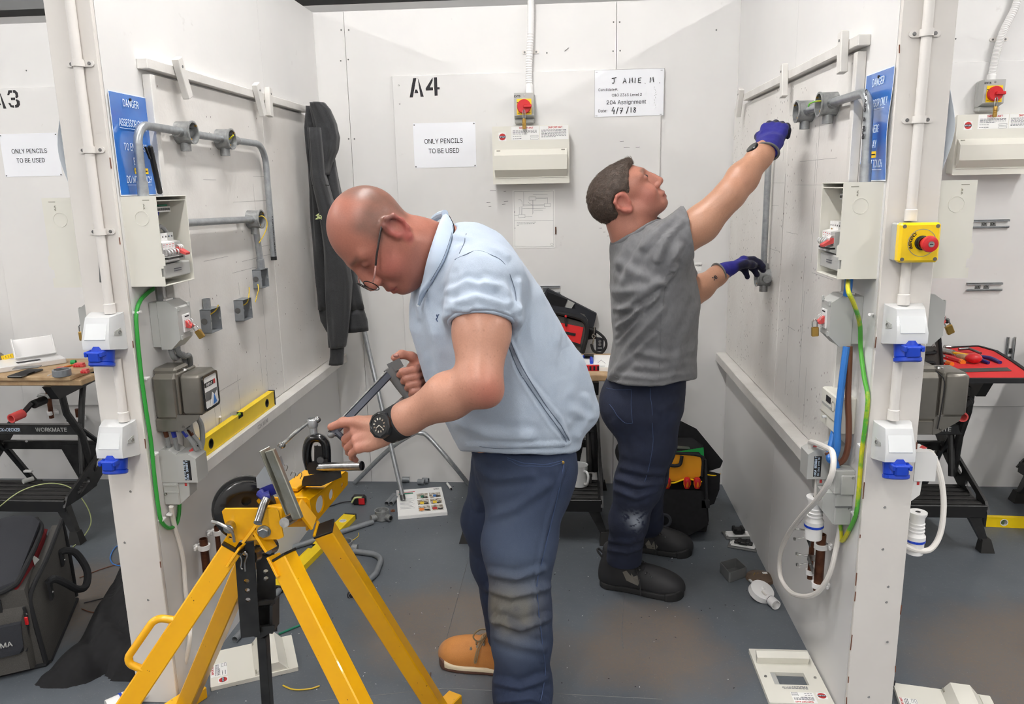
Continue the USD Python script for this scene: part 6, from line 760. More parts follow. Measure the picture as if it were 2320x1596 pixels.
# top beam, tapering towards the back, with three holes in its side
b0, b1 = q(694, 1172, 1.87), Py(783, 1092, 2.10); bx = b1-b0; BL = np.linalg.norm(bx); bx /= BL; by = A([0, 0, 1.])-bx*bx[2]; by /= np.linalg.norm(by); bz = np.cross(bx, by)
prof = Polygon([(0, -.04), (0, .036), (BL+.01, .028), (BL+.02, .02), (BL+.012, -.014), (BL*.3, -.036)])
for x, r in ((.33, .024), (.62, .0155), (.92, .008)): prof = prof.difference(Point(BL*x, .003-.006*x).buffer(r))
if bz[1] > 0: bz = -bz
BW = .085
for k in (0, 1): m = prism(prof, .005); v = m.vertices; m.vertices = b0+v[:, :1]*bx+v[:, 1:2]*by-(v[:, 2:3]+k*BW)*bz; m.fix_normals(); t.add('beam_side', m, 'yellow', label='yellow beam side with round holes')
t.add('beam_top', hull([b0+bx*x+by*y-bz*z for x, y0, y1 in ((0, .034, .039), (BL+.01, .026, .031)) for y in (y0, y1) for z in (0, BW+.005)]), 'yellow'); t.add('beam_lug', obox(b0+bx*.06+by*.046-bz*.08, b0+bx*.2+by*.042-bz*.08, .05, .012, up=by, c=.002), 'yellow'); t.add('beam_arm', obox(q(618, 1168, 1.80), b0+bx*.03-bz*.04, .05, .045, up=[0, 0, 1], c=.003), 'yellow')
# black quadrant former behind the front plate, zinc lever, alloy guide and blue hook
DY = 1.86; c = Py(556, 1152, DY); ax = A([.42, -.9, .12]); ax /= np.linalg.norm(ax); a_, b_, _ = basis(ax); up = A([0, 0, 1.])-ax*ax[2]; up /= np.linalg.norm(up); rt = np.cross(up, ax); fr = lambda m: place(m, c, rt if rt[0] > 0 else -rt, up)
sec = Point(0, 0).buffer(.076, quad_segs=24).difference(Point(.004, .022).buffer(.0125)).difference(sbox(.03, .035, .1, .1)); f = t.add('former', fr(prism(sec, .014)), 'black_metal', label='black quadrant former'); t.add('former_rim', fr(cat(lathe([(.07, .014), (.078, .017), (.078, .030), (.07, .034), (.05, .034), (.05, .014)], (0, 0, 0), (0, 0, 1), 40))), 'black_gloss', parent=f); t.add('former_back', fr(prism(Point(0, 0).buffer(.084, quad_segs=24).intersection(sbox(-.09, -.09, .05, .09)), .010).apply_translation([0, 0, -.014])), 'black_metal', parent=f); t.add('rim_gleam', fr(tube([(.08*math.cos(a), .08*math.sin(a), -.018) for a in np.linspace(1.0, 2.0, 12)], .005, 8)), 'steel', parent=f)
la, lb_ = q(612, 1020, 1.75), q(676, 1176, 1.73); v = lb_-la; v /= np.linalg.norm(v); L_ = t.add('lever', obox(la, lb_, .012, .030, up=A([.92, -.38, .25]), c=.002), 'zinc', label='zinc lever bar'); t.add('lever_side', obox(la+A([-.018, .008, .0]), lb_+A([-.026, .02, .006]), .004, .03, up=A([.5, .85, .1]), c=.001), 'zinc', parent=L_)
t.add('lever_pin', cyl(q(644, 1185, 1.72), q(668, 1170, 1.80), .0125), 'steel', label='round steel pivot pin'); g_ = [q(x, y, 1.775) for x, y in ((580, 1082), (606, 1048), (622, 1042), (628, 1060), (634, 1098), (606, 1090), (600, 1110), (582, 1106))]; al = t.add('guide_block', hull([p for p in g_]+[p+A([.006, .03, 0]) for p in g_]), 'alu', label='cast alloy guide block'); t.add('guide_recess', hull([q(x, y, 1.772) for x, y in ((611, 1080), (622, 1062), (628, 1085), (618, 1088))]+[q(x, y, 1.77) for x, y in ((611, 1080), (622, 1062), (628, 1085), (618, 1088))]), 'steel_dark', parent=al)
t.add('blue_hook', cat(hull([q(x, y, 1.772) for x, y in ((588, 1108), (612, 1098), (640, 1096), (638, 1115), (612, 1125), (596, 1128))]+[q(x, y, 1.80) for x, y in ((588, 1108), (612, 1098), (640, 1096), (638, 1115), (612, 1125), (596, 1128))]), tube([q(590, 1118, 1.765), q(598, 1126, 1.755), q(612, 1122, 1.76)], .012, 10)), 'blue_dark', label='dark blue plastic hook'); t.add('cross_handle', tube([q(604, 1128, 1.752), q(597, 1145, 1.742), q(584, 1186, 1.70)], .0105, 14), 'steel', label='round steel tommy bar')
# black prop: two drilled straps, roller, yoke and square tube to the floor
def strap(px0, px1, Y, hs):
    a, b = q(*px0, Y), q(*px1, Y); l = np.linalg.norm(b-a); pg = sbox(0, -.024, l, .024)
    for h in hs: pg = pg.difference(Point(h*l, .0).buffer(.0065))
    return place(prism(pg, .008), a, b-a, A([1., .35, 0]))
s = t.add('prop_strap', strap((553, 1228), (568, 1440), 1.79, (.12, .40, .50, .6)), 'black_metal', label='drilled black strap'); t.add('prop_strap', strap((600, 1232), (608, 1430), 1.87, (.3, .38)), 'black_metal'); rl = [q(567, 1262, 1.80), q(606, 1240, 1.87)]; t.add('roller', lathe([(.0, 0), (.021, 0), (.021, .022), (.010, .036), (.010, .05), (.022, .062), (.024, .09), (0, .09)], rl[0], rl[1]-rl[0], 22), 'steel', label='waisted steel roller')
t.add('clip_pin', cyl(q(546, 1276, 1.785), q(552, 1274, 1.80), .008), 'steel'); t.add('r_clip', tube(spline([q(556, 1295, 1.778), q(555, 1275, 1.778), q(560, 1258, 1.778), q(553, 1252, 1.778), q(545, 1259, 1.778), q(548, 1270, 1.778), q(546, 1285, 1.778), q(550, 1290, 1.778)]), .0028, 8), 'steel')
yk = [(578, 1372), (618, 1360), (624, 1420), (590, 1445)]; t.add('yoke', cat(hull([q(566, 1366, 1.79), q(622, 1360, 1.83), q(600, 1358, 1.87), q(570, 1372, 1.87)]+[p-A([0, 0, .012]) for p in (q(566, 1366, 1.79), q(622, 1360, 1.83), q(600, 1358, 1.87), q(570, 1372, 1.87))]), hull([q(x, y, 1.80) for x, y in ((566, 1425), (622, 1418), (622, 1430), (590, 1448), (566, 1440))]+[q(x, y, 1.87) for x, y in ((566, 1420), (622, 1412), (622, 1424), (590, 1440))])), 'black_metal', label='black bracket across the straps'); t.add('yoke_side', obox(q(622, 1362, 1.84), q(622, 1425, 1.84), .008, .05, up=[0, 1, 0]), 'black_metal'); a = q(596, 1440, 1.83); b = A([a[0]+.0, 1.86, .0]); b = onray((598, 1440), (607, 1590), 1.86, 0, 0); t.add('prop_tube', obox(a, b, .026, .026, up=[0, 1, 0], c=.002), 'black_metal', label='black square prop tube')
h0 = T1+d1*.215; n1 = np.cross(d1, [0, 1, 0]); n1 = n1/np.linalg.norm(n1); n1 = n1 if n1[0] < 0 else -n1; t.add('carry_handle', tube(fillet([T1+d1*.215+n1*.02+A([0, -.02, 0]), T1+d1*.23+n1*.06+A([0, -.025, 0]), T1+d1*.36+n1*.062+A([0, -.025, 0]), T1+d1*.355+n1*.015+A([0, -.02, 0])], .03), .0095, 12), 'yellow', label='yellow bent-rod carrying handle')
t.add('swarf', cat(*[tube(spline([q(x, y, 1.9), q(x+a, y-9, 1.9), q(x+12, y-4, 1.9), q(x+8, y+6, 1.9)]), .0011, 5) for x, y, a in ((640, 1062, 6), (658, 1078, 5), (672, 1080, 8), (628, 1012, 7))]), 'steel_dark', kind='stuff', label='curls of dark swarf')
# black pipe vice bolted on the beam
VY = 1.93; w = lambda px, py, d=0: Py(px, py, VY+d); v = Thing('pipe_vice', 'black pipe vice with a silver screw on the yellow stand', 'vice', w(735, 1100))
def sl(nm, pts, d0, d1, m='black_metal', **k): return v.add(nm, hull([w(*p, d0) for p in pts]+[w(*p, d1) for p in pts]), m, **k)
sl('base', ((684, 1092), (688, 1080), (712, 1075), (772, 1066), (774, 1082), (728, 1102), (684, 1102)), -.03, .05); sl('base_step', ((694, 1060), (700, 1048), (712, 1048), (740, 1072), (700, 1076)), -.025, .04)
C = [(702, 1062), (696, 1040), (696, 1016), (701, 1000), (711, 993), (724, 993), (734, 1000), (739, 1014), (740, 1046), (738, 1070)]; v.add('yoke', cat(tube(spline([w(*p) for p in C], 4), .0112, 12), tube(spline([w(*p, .03) for p in C], 4), .0125, 12)), 'black_gloss', label='glossy black arched yoke'); sl('slide', ((712, 1010), (734, 1012), (736, 1045), (712, 1050)), .0, .03); sl('jaw', ((706, 1046), (742, 1040), (744, 1066), (708, 1070)), -.02, .035, 'black')
v.add('yoke_bolt', cat(*[lathe([(.009, 0), (.009, .006), (0, .006)], w(x, y, -.016), (.2, -1, 0), 12 if k else 6) for k, (x, y) in enumerate(((716, 1063), (726, 1042)))]), 'steel_dark'); v.add('jaw_steel', cat(box(w(714, 1024, -.004), w(719, 1008, .02))), 'steel'); v.add('screw', cat(cyl(w(713, 996, .01), w(708, 960, .01), .0105), lathe([(.0125, 0), (.0145, .004), (.0145, .02), (.012, .024)], w(709, 968, .01), w(708, 948, .01)-w(709, 968, .01), 16)), 'alu', label='silver vice screw'); v.add('handle', cat(tube(spline([w(718, 951, .012), w(700, 957, .005), w(672, 978, -.01), w(640, 1008, -.02)]), .0055, 10), ball(w(719, 951, .012), .0095, 2), ball(w(639, 1009, -.021), .0095, 2)), 'steel', label='bent silver vice handle')
pv = Thing('clamped_pipe', 'short steel pipe clamped in the black vice under the hand', 'pipe', w(780, 1056)); pv.add('pipe', pipe([w(716, 1060, -.01), w(820, 1056, -.06)], .0125, .0108, 16), 'steel'); pv.add('bore', cyl(w(818, 1056, -.06), w(817, 1056, -.06), .0108), 'ink')
mat('saw_grey', (92, 96, 106), .25, .6)
# hacksaw in the bent man's hands
SY0, SY1 = 1.86, 2.0; a, b = Py(752, 985, SY0), Py(893, 838, SY1); h = Thing('hacksaw', 'grey hacksaw held in both hands of the bent man', 'saw', (a+b)/2); d = (b-a)/np.linalg.norm(b-a); n = A([0, 1., 0])-d*d[1]; n /= np.linalg.norm(n); dn = np.cross(d, n); dn = dn if dn[2] < 0 else -dn
h.add('frame_bar', obox(a, b, .021, .012, up=n, c=.003), 'saw_grey', label='dark grey frame bar'); h.add('frame_edge', obox(a-dn*.0115, b-dn*.0115, .004, .013, up=n, c=.001), 'steel', label='bright top edge of the frame'); h.add('front_post', obox(a+d*.012, a+d*.012+dn*.06, .014, .018, up=n, c=.003), 'saw_grey'); h.add('front_knob', ball(a-d*.002, .010, 2, (1, 1, .8)), 'grey_dark'); e = Py(945, 898, SY1); bl = a+d*.012+dn*.055
gr = fillet([b-d*.02-dn*.005, Py(900, 832, SY1), Py(916, 862, SY1), Py(942, 897, SY1)], .02); h.add('handle', cat(tube(spline([Py(882, 834, SY1), Py(892, 850, SY1), Py(908, 872, SY1), Py(930, 898, SY1), Py(942, 902, SY1)], 6), [.018]*8+[.0165]*12+[.019]*5, 14), hull([Py(x, y, SY1+z) for x, y in ((876, 826), (905, 812), (915, 830), (888, 848)) for z in (-.012, .012)])), 'grey_dark', label='grey moulded handle'); h.add('blade', obox(bl, e-A([.03, 0, 0.0]), .0125, .0009, up=n), 'steel'); h.add('blade_pin', cat(*[lathe([(.004, -.006), (.004, .006), (0, .006)], p, n, 10) for p in (bl, e-A([.028, 0, 0]))]), 'steel')
# ---- hoodie
mat('hoodie', (52, 53, 55), .95, n=(260, (40, 41, 43), .2), n2=(9, (62, 63, 66), .5, .8), bump=(600, .35, .001), sheen=.2)
def rows(rw, Y, th, folds=0., seed=1, n=36):
    v = []
    for i, (py, xl, xr) in enumerate(rw):
        a, b = Py(xl, py, Y), Py(xr, py, Y); c = (a+b)/2; hw = (b[0]-a[0])/2
        for j in range(n): an = 2*np.pi*j/n; ca, sa = math.cos(an), math.sin(an); k = 1+folds*math.sin(an*5+seed+i*.25)+folds*.6*math.sin(an*9+2*seed-i*.4); v.append([c[0]+hw*np.sign(ca)*abs(ca)**.8*(1+(k-1)*.35), c[1]+th*np.sign(sa)*abs(sa)**.8*k, c[2]])
    k = len(rw); f = [[i*n+j, (i+1)*n+j, (i+1)*n+(j+1) % n] for i in range(k-1) for j in range(n)]+[[i*n+j, (i+1)*n+(j+1) % n, i*n+(j+1) % n] for i in range(k-1) for j in range(n)]
    v += [np.mean(v[:n], 0).tolist(), np.mean(v[-n:], 0).tolist()]; f += [[k*n, j, (j+1) % n] for j in range(n)]+[[k*n+1, (k-1)*n+(j+1) % n, (k-1)*n+j] for j in range(n)]; m = TM(v, f); m.fix_normals(); return m
def interp_rows(rw, m=4): rw = A(rw, float); u = np.arange(len(rw)); from_ = np.linspace(0, len(rw)-1, (len(rw)-1)*m+1); return [tuple(np.interp(x, u, rw[:, k]) for k in range(3)) for x in from_]
t = Thing('hoodie', 'dark grey hooded sweatshirt hanging from the end of the batten', 'hoodie', Py(740, 500, 3.72)); 
t.add('body', rows(interp_rows([(242, 697, 728), (290, 694, 750), (360, 699, 758), (430, 705, 770), (500, 706, 785), (560, 709, 796), (620, 714, 806), (700, 722, 824)]), 3.72, .06, .12, 1), 'hoodie', smooth=True); t.add('waistband', rows(interp_rows([(700, 723, 822), (725, 728, 830), (750, 742, 833)], 2), 3.72, .055, .08, 1), 'hoodie', smooth=True); t.add('hood', rows(interp_rows([(233, 705, 735), (248, 706, 748), (280, 712, 762), (312, 718, 768), (340, 722, 764), (370, 728, 752), (396, 738, 747)]), 3.67, .05, .1, 2), 'hoodie', smooth=True)
t.add('sleeve', rows(interp_rows([(290, 700, 728), (400, 706, 738), (480, 724, 760), (560, 734, 785), (640, 738, 796), (700, 740, 794), (760, 745, 788), (786, 747, 783)]), 3.62, .045, .1, 3), 'hoodie', smooth=True, label='hanging front sleeve'); t.add('cuff', rows(interp_rows([(784, 749, 779), (806, 749, 778), (826, 746, 777)], 3), 3.62, .03, .05, 1), 'hoodie', smooth=True); t.add('seam', tube([Py(x, 419+abs(x-725)*.05, 3.592) for x in range(706, 747, 5)], .0022, 6), 'strap'); t.add('logo', cat(*[tube(spline([Py(x, y, 3.555) for x, y in s]), .0022, 6) for s in ([(716, 489), (722, 485), (719, 491), (726, 489), (728, 493), (722, 496), (715, 497)], [(715, 497), (722, 493), (729, 497)])]), 'pale_cable', label='small lime script logo')
# ================================================================== people: signed distance fields, meshed by sparse surface nets
def smin(a, b, k): h = np.maximum(k-np.abs(a-b), 0)/k; return np.minimum(a, b)-h*h*k*.25
def smax(a, b, k): return -smin(-a, -b, k)
def cap(p, a, b, r0, r1=None):
    a, b = A(a, float), A(b, float); r1 = r0 if r1 is None else r1; d = b-a; t = np.clip((p-a)@d/(d@d+1e-12), 0, 1); return np.linalg.norm(p-a-t[:, None]*d, axis=1)-(r0+(r1-r0)*t)
def chain(p, pts, rs, k=.02):
    o = None
    for i in range(len(pts)-1): d = cap(p, pts[i], pts[i+1], rs[i], rs[i+1]); o = d if o is None else smin(o, d, k)
    return o
def ell(p, c, r, R=None):
    q = p-A(c, float); q = q@A(R).T if R is not None else q; r = A(r, float); k0 = np.linalg.norm(q/r, axis=1); k1 = np.linalg.norm(q/(r*r), axis=1)+1e-9; return k0*(k0-1)/k1
def eseg(p, a, b, ra, rb, lat):
    """tapered bar of elliptic section: r = (half width along lat, half depth)."""
    a, b = A(a, float), A(b, float); d = b-a; L = np.linalg.norm(d); e = d/L; lat = A(lat, float); lat = lat-e*(lat@e); lat /= np.linalg.norm(lat); dep = np.cross(e, lat); q = p-a; s = q@e; t = np.clip(s/L, 0, 1); w = ra[0]+(rb[0]-ra[0])*t; h = ra[1]+(rb[1]-ra[1])*t; z = np.minimum(w, h); x, y, u = q@lat, q@dep, s-t*L
    k0 = np.sqrt((x/w)**2+(y/h)**2+(u/z)**2); k1 = np.sqrt((x/w/w)**2+(y/h/h)**2+(u/z/z)**2)+1e-9; return k0*(k0-1)/k1
def nets(f, lo, hi, h, B=8, margin=.012):
    lo, hi = A(lo, float), A(hi, float); nb = np.ceil((hi-lo)/(h*B)).astype(int); bi = np.stack(np.meshgrid(*[np.arange(k) for k in nb], indexing='ij'), -1).reshape(-1, 3)
    d = f(lo+(bi+.5)*h*B); bi = bi[np.abs(d) < h*B*.9+margin]; g = np.stack(np.meshgrid(*[np.arange(B+1)]*3, indexing='ij'), -1).reshape(-1, 3); pts = (bi[:, None]*B+g[None]).reshape(-1, 3); N = nb*B+2
    lin_ = (pts[:, 0]*N[1]+pts[:, 1])*N[2]+pts[:, 2]; ul, inv = np.unique(lin_, return_inverse=True); up = np.stack([ul//(N[1]*N[2]), ul//N[2] % N[1], ul % N[2]], -1); val = f(lo+up*h); V = val[inv].reshape(len(bi), B+1, B+1, B+1)
    C = np.stack([V[:, i:B+i, j:B+j, k:B+k] for i in (0, 1) for j in (0, 1) for k in (0, 1)], -1).reshape(-1, 8); cg = (bi[:, None]*B+np.stack(np.meshgrid(*[np.arange(B)]*3, indexing='ij'), -1).reshape(-1, 3)[None]).reshape(-1, 3); s = C < 0; m = s.any(1) & ~s.all(1); C, cg, s = C[m], cg[m], s[m]
    off = A([[i, j, k] for i in (0, 1) for j in (0, 1) for k in (0, 1)]); acc = np.zeros((len(C), 3)); cnt = np.zeros(len(C))
    for a in range(8):
        for b in range(a+1, 8):
            if np.abs(off[a]-off[b]).sum() == 1: x = s[:, a] != s[:, b]; t = np.where(x, C[:, a]/(C[:, a]-C[:, b]+1e-12), 0); acc += np.where(x[:, None], off[a]+t[:, None]*(off[b]-off[a]), 0); cnt += x
    vert = lo+(cg+acc/cnt[:, None])*h; key = (cg[:, 0]*N[1]+cg[:, 1])*N[2]+cg[:, 2]; order = np.argsort(key); sk = key[order]; F = []
    st = A([N[1]*N[2], N[2], 1])
    for ax, hi_ in ((0, 4), (1, 2), (2, 1)):
        u, w = (ax+1) % 3, (ax+2) % 3; e = s[:, 0] != s[:, hi_]; k0 = key[e]; q = np.stack([k0, k0-st[u], k0-st[u]-st[w], k0-st[w]], 1); ix = np.clip(np.searchsorted(sk, q), 0, len(sk)-1); ok = (sk[ix] == q).all(1); q = order[ix][ok]; fl = s[e, 0][ok]; q = np.where(fl[:, None], q, q[:, ::-1]); F += [q[:, [0, 1, 2]], q[:, [0, 2, 3]]]
    return TM(vert, np.vstack(F))
def normals(m): return meshkit.arrays(m, True)[2]
def topx(v): q = v-CAM; z = q@CF; return np.c_[1160+FPX*(q@CR)/z, 798-FPX*(q@CU)/z]
def facing(m): v = CAM-m.vertices; v /= np.linalg.norm(v, axis=1, keepdims=True); return np.clip((normals(m)*v).sum(1), -1, 1)
def fold(m, fs):
    """cloth folds: polylines over the side one sees, (points, width px, height m); raised or sunk along the normal."""
    n = normals(m); x = topx(m.vertices); fc = np.clip(facing(m)*2, 0, 1); d = np.zeros(len(x))
    for pts, w, h in fs:
        b = np.full(len(x), 1e9)
        for a, c in zip(pts[:-1], pts[1:]): a, c = A(a, float), A(c, float); e = c-a; t = np.clip((x-a)@e/(e@e), 0, 1); b = np.minimum(b, np.linalg.norm(x-a-t[:, None]*e, axis=1))
        d += h*(np.exp(-(b/w)**2)-.5*np.exp(-((b-1.9*w)/w)**2))
    m.vertices = m.vertices+n*(d*fc)[:, None]; return m
def crumple(m, s, h, seed=0, st=(1, 1, 1)): m.vertices = m.vertices+normals(m)*(h*(meshkit.fbm(m.vertices*A(st)*s, 3, seed)-.5)*2)[:, None]; return m
def snap(m, pts, lift=.001):
    x = topx(m.vertices); fc = facing(m) > .05; ii = np.where(fc)[0]; n = normals(m); out = []; dep = (m.vertices-CAM)@CF
    for p in pts: d = np.linalg.norm(x[ii]-A(p), axis=1); k = ii[np.argmin(d+60*(dep[ii]-dep[ii].min()))]; out.append(m.vertices[k]+n[k]*lift)
    return A(out)
def seam(m, pts, r, lift=.0005, n=4): c = []; [c.append(A(a)+(A(b)-A(a))*t) for a, b in zip(pts[:-1], pts[1:]) for t in np.linspace(0, 1, n, endpoint=False)]; s = snap(m, c+[pts[-1]], lift); s[1:-1] = (s[:-2]+2*s[1:-1]+s[2:])/4; return tube(spline(s, 3), r, 6)
def tinted(t, name, m, mt, col, parent=None, label=None):
    p = t.add(name, m, mt, smooth=True, parent=parent, label=label); UsdGeom.PrimvarsAPI(stage.GetPrimAtPath(p)).CreatePrimvar('tint', Sdf.ValueTypeNames.Color3fArray, 'vertex').Set([Gf.Vec3f(*map(float, c)) for c in col]); return p
def tint_mat(name, rough, bs, bst, bd, wv=None, **kw):
    nd = {'a': ('attribute', dict(attribute='tint')), 'g': ('geometry', {}), 'n': ('noise_texture', dict(scale=bs, detail=3.)), 'b': ('bump', dict(strength=bst, distance=bd)), 'p': ('principled_bsdf', dict(roughness=rough, **kw)), 'r': ('map_range', dict(from_min=.3, from_max=.7, to_min=.94, to_max=1.05, clamp=True)), 'h': ('vector_math', dict(math_type='scale'))}
    MATS[name] = usdkit.material(stage, '/World/Looks/'+name, nd, [('g.position', 'n.vector'), ('n.fac', 'b.height'), ('b.normal', 'p.normal'), ('n.fac', 'r.value'), ('a.color', 'h.vector1'), ('r.result', 'h.scale'), ('h.vector', 'p.base_color')], surface='p.BSDF')
tint_mat('skin', .42, 260., .25, .0006, specular_ior_level=.45); tint_mat('denim', .85, 420., .5, .001); tint_mat('jersey', .9, 500., .35, .0008, sheen_weight=.1); tint_mat('leather', .6, 300., .2, .0008)
def mixc(base, items):
    c = np.tile(A(lin(base)), (len(items[0][0]), 1)) if items else None
    for w, col in items: c = c*(1-w[:, None])+A(lin(col))*w[:, None]
    return c
def sst(x, a, b): t = np.clip((x-a)/(b-a), 0, 1); return t*t*(3-2*t)
def frame(F, L): F, L = A(F, float), A(L, float); F /= np.linalg.norm(F); L = L-F*(F@L); L /= np.linalg.norm(L); return A([F, L, np.cross(F, L)])
def hq(p, C, R, s, sx=1.): return ((p-C)@R.T)/s/A([sx, 1, 1])
def head(p, C, R, s, heavy=0., sx=1., sk=(-.013, .047, .099, .081)):
    q = hq(p, C, R, s, sx); y = np.abs(q[:, 1]); m = np.c_[q[:, 0], y, q[:, 2]]; w = heavy
    d = ell(q, (sk[0], 0, sk[1]), (sk[2], .077, sk[3])); d = smin(d, ell(q, (.035, 0, .0), (.058, .062+.004*w, .088)), .03); d = smin(d, ell(q, (.034, 0, -.062), (.052+.004*w, .052+.01*w, .046)), .03); d = smin(d, cap(m, (.0, .05+.01*w, -.042), (.07, .016, -.086), .022, .019), .025); d = smin(d, ell(q, (.080, 0, -.089), (.021, .023, .018)), .018)
    if w: d = smin(d, ell(q, (.03, 0, -.088), (.05, .045, .03)), .03)
    d = smin(d, ell(m, (.058, .036, -.03), (.03, .024, .028)), .02); d = smin(d, cap(m, (.088, .008, .038), (.068, .05, .036), .011, .01), .018)
    d = smax(d, -ell(m, (.1, .033, .02), (.016, .018, .013)), .018); d = smin(d, ell(m, (.076, .032, .018), (.0148, .0168, .0115)), .006)
    d = smin(d, ell(q, (.088, 0, -.012), (.028, .016, .036)), .012); d = smin(d, cap(q, (.095, 0, .026), (.113, 0, -.018), .0078, .0105), .014); d = smin(d, ell(q, (.1135, 0, -.024), (.0135, .0135, .012)), .008); d = smin(d, ell(m, (.102, .0145, -.029), (.012, .008, .0085)), .007); d = smax(d, -ell(m, (.110, .007, -.037), (.006, .004, .005)), .004)
    d = smin(d, ell(q, (.094, 0, -.06), (.013, .026, .015)), .014); d = smin(d, cap(m, (.1045, 0, -.0615), (.092, .022, -.067), .0062, .004), .006); d = smin(d, cap(m, (.1015, 0, -.074), (.091, .02, -.0715), .0072, .004), .006); d = smax(d, -cap(m, (.111, 0, -.0675), (.094, .024, -.0695), .0025, .002), .003)
    e = ell(m, (-.016, .078, .003), (.024, .0095, .035), A([[.96, .2, -.2], [-.2, .98, 0], [.2, 0, .98]])); rim = chain(m, [(.002, .081, .012), (-.004, .086, .029), (-.018, .09, .034), (-.033, .092, .022), (-.034, .09, .0), (-.026, .087, -.018), (-.012, .083, -.03), (-.004, .08, -.026)], [.004, .0048, .005, .0052, .005, .005, .0065, .005], .006); e = smin(e, rim, .008); e = smax(e, -ell(m, (-.014, .092, .004), (.0125, .009, .018)), .006); e = smin(e, ell(m, (.001, .079, -.006), (.006, .0065, .009)), .006); d = smin(d, e, .012)
    return d*s
def hand_pts(wr, fwd, nrm, side, curls, s=1., spread=.05, thumb=None):
    """finger chains; fwd: wrist to knuckles, nrm: out of the back of the hand, side: towards the thumb."""
    fwd, nrm = A(fwd, float)/np.linalg.norm(fwd), A(nrm, float); nrm = nrm-fwd*(fwd@nrm); nrm /= np.linalg.norm(nrm); lat = np.cross(fwd, nrm); lat = lat*side; out = []
    for k, (x, L, r) in enumerate(((.030, (.046, .027, .022), .0095), (.010, (.050, .031, .024), .0097), (-.011, (.047, .029, .023), .0092), (-.031, (.037, .022, .02), .0083))):
        kn = wr+s*(fwd*(.094-.006*abs(k-1.2))+lat*x+nrm*.004); d = fwd+lat*x*2.2*spread/.05*.2; d /= np.linalg.norm(d); pts = [kn]; ang = 0
        for l, c in zip(L, curls[k]): ang += c; dd = d*math.cos(ang)-nrm*math.sin(ang); pts.append(pts[-1]+dd*l*s)
        out.append((pts, r*s))
    th = thumb if thumb is not None else [wr+s*(fwd*.03+lat*.030-nrm*.006), wr+s*(fwd*.066+lat*.05-nrm*.018), wr+s*(fwd*.098+lat*.042-nrm*.03), wr+s*(fwd*.12+lat*.03-nrm*.035)]
    return dict(wr=wr, fwd=fwd, nrm=nrm, lat=lat, f=out, th=th, s=s)
def hand(p, H, glove=0.):
    s = H['s']; c = lambda a, b, n: H['wr']+s*(H['fwd']*a+H['lat']*b+H['nrm']*n)
    d = eseg(p, c(-.005, 0, 0), c(.085, -.001, .0), (.029*s+glove, .02*s+glove), (.041*s+glove, .0125*s+glove), H['lat']); d = smin(d, cap(p, c(.03, .02, -.008), c(.07, .03, -.008), .016*s+glove, .012*s+glove), .014); d = smin(d, cap(p, c(.02, -.025, -.007), c(.06, -.032, -.004), .014*s+glove, .011*s+glove), .014)
    fd = None
    for pts, r in H['f']: x = chain(p, pts, [r*1.08+glove, r+glove, r*.93+glove, r*.8+glove], .004); x = smin(x, cap(p, pts[0]-H['fwd']*.03*s, pts[0], r*.9+glove, r*1.12+glove), .008); fd = x if fd is None else smin(fd, x, .0025)
    d = smin(d, fd, .007); t = H['th']; return smin(d, chain(p, t, [.0165*s+glove, .0125*s+glove, .0108*s+glove, .0088*s+glove], .008), .009)
def nails(t, parent, H, ks=(0, 1, 2, 3)):
    ms = []
    for pts in [H['f'][k][0] for k in ks]+[H['th']]:
        d = pts[-1]-pts[-2]; d /= np.linalg.norm(d); n = H['nrm']-d*(d@H['nrm']); n = n/np.linalg.norm(n); ms.append((pts[-1], d, n))
    return ms
def boot(toe, heel, ht, wid, shaft, k=.02):
    """distance field of a boot standing on the floor."""
    toe, heel = A(toe, float), A(heel, float); e = toe-heel; L = np.linalg.norm(e); e /= L; lat = np.cross([0, 0, 1.], e); R = A([e, lat, [0, 0, 1.]]); o = heel
    def up(p):
        q = (p-o)@R.T; d = ell(q, (L*.80, 0, .035), (L*.22, wid*.5, ht*.36)); d = smin(d, ell(q, (L*.55, 0, .045), (L*.3, wid*.44, ht*.46)), .04); d = smin(d, ell(q, (L*.18, 0, .05), (L*.2, wid*.41, ht*.6)), .04); d = smin(d, eseg(q, (L*.22, 0, .06), (L*.22+shaft[0], 0, ht), (wid*.4, .058), (wid*.43, .064), (0, 1, 0)), .03); return smax(d, .022-q[:, 2], .004), q
    def sole(p, grow=.004):
        q = (p-o)@R.T; w = wid*.5*(.78+.3*sst(q[:, 0]/L, .3, .75))+grow; pl = np.sqrt((np.maximum(np.abs(q[:, 0]-L*.5)-L*.5+w*.92, 0)/.92)**2+q[:, 1]**2)-w; pl = np.where(np.abs(q[:, 0]-L*.5) < L*.5-w*.92, np.abs(q[:, 1])-w, pl); th = .026+.014*np.exp(-((q[:, 0]/L-1.0)/.16)**2); return smax(smax(pl, q[:, 2]-th, .006), -q[:, 2], .003)
    return up, sole, o, R, L
def bb(*pts, m=.12): P = A(pts, float).reshape(-1, 3); return P.min(0)-m, P.max(0)+m
def laces(t, parent, m, rows_, mt, r=.0028):
    ms = []
    for a, b in rows_: s = snap(m, [A(a), (A(a)+A(b))/2, A(b)], .004); ms.append(tube(spline(s, 3), r, 6))
    return t.add('lace', cat(*ms), mt, parent=parent)
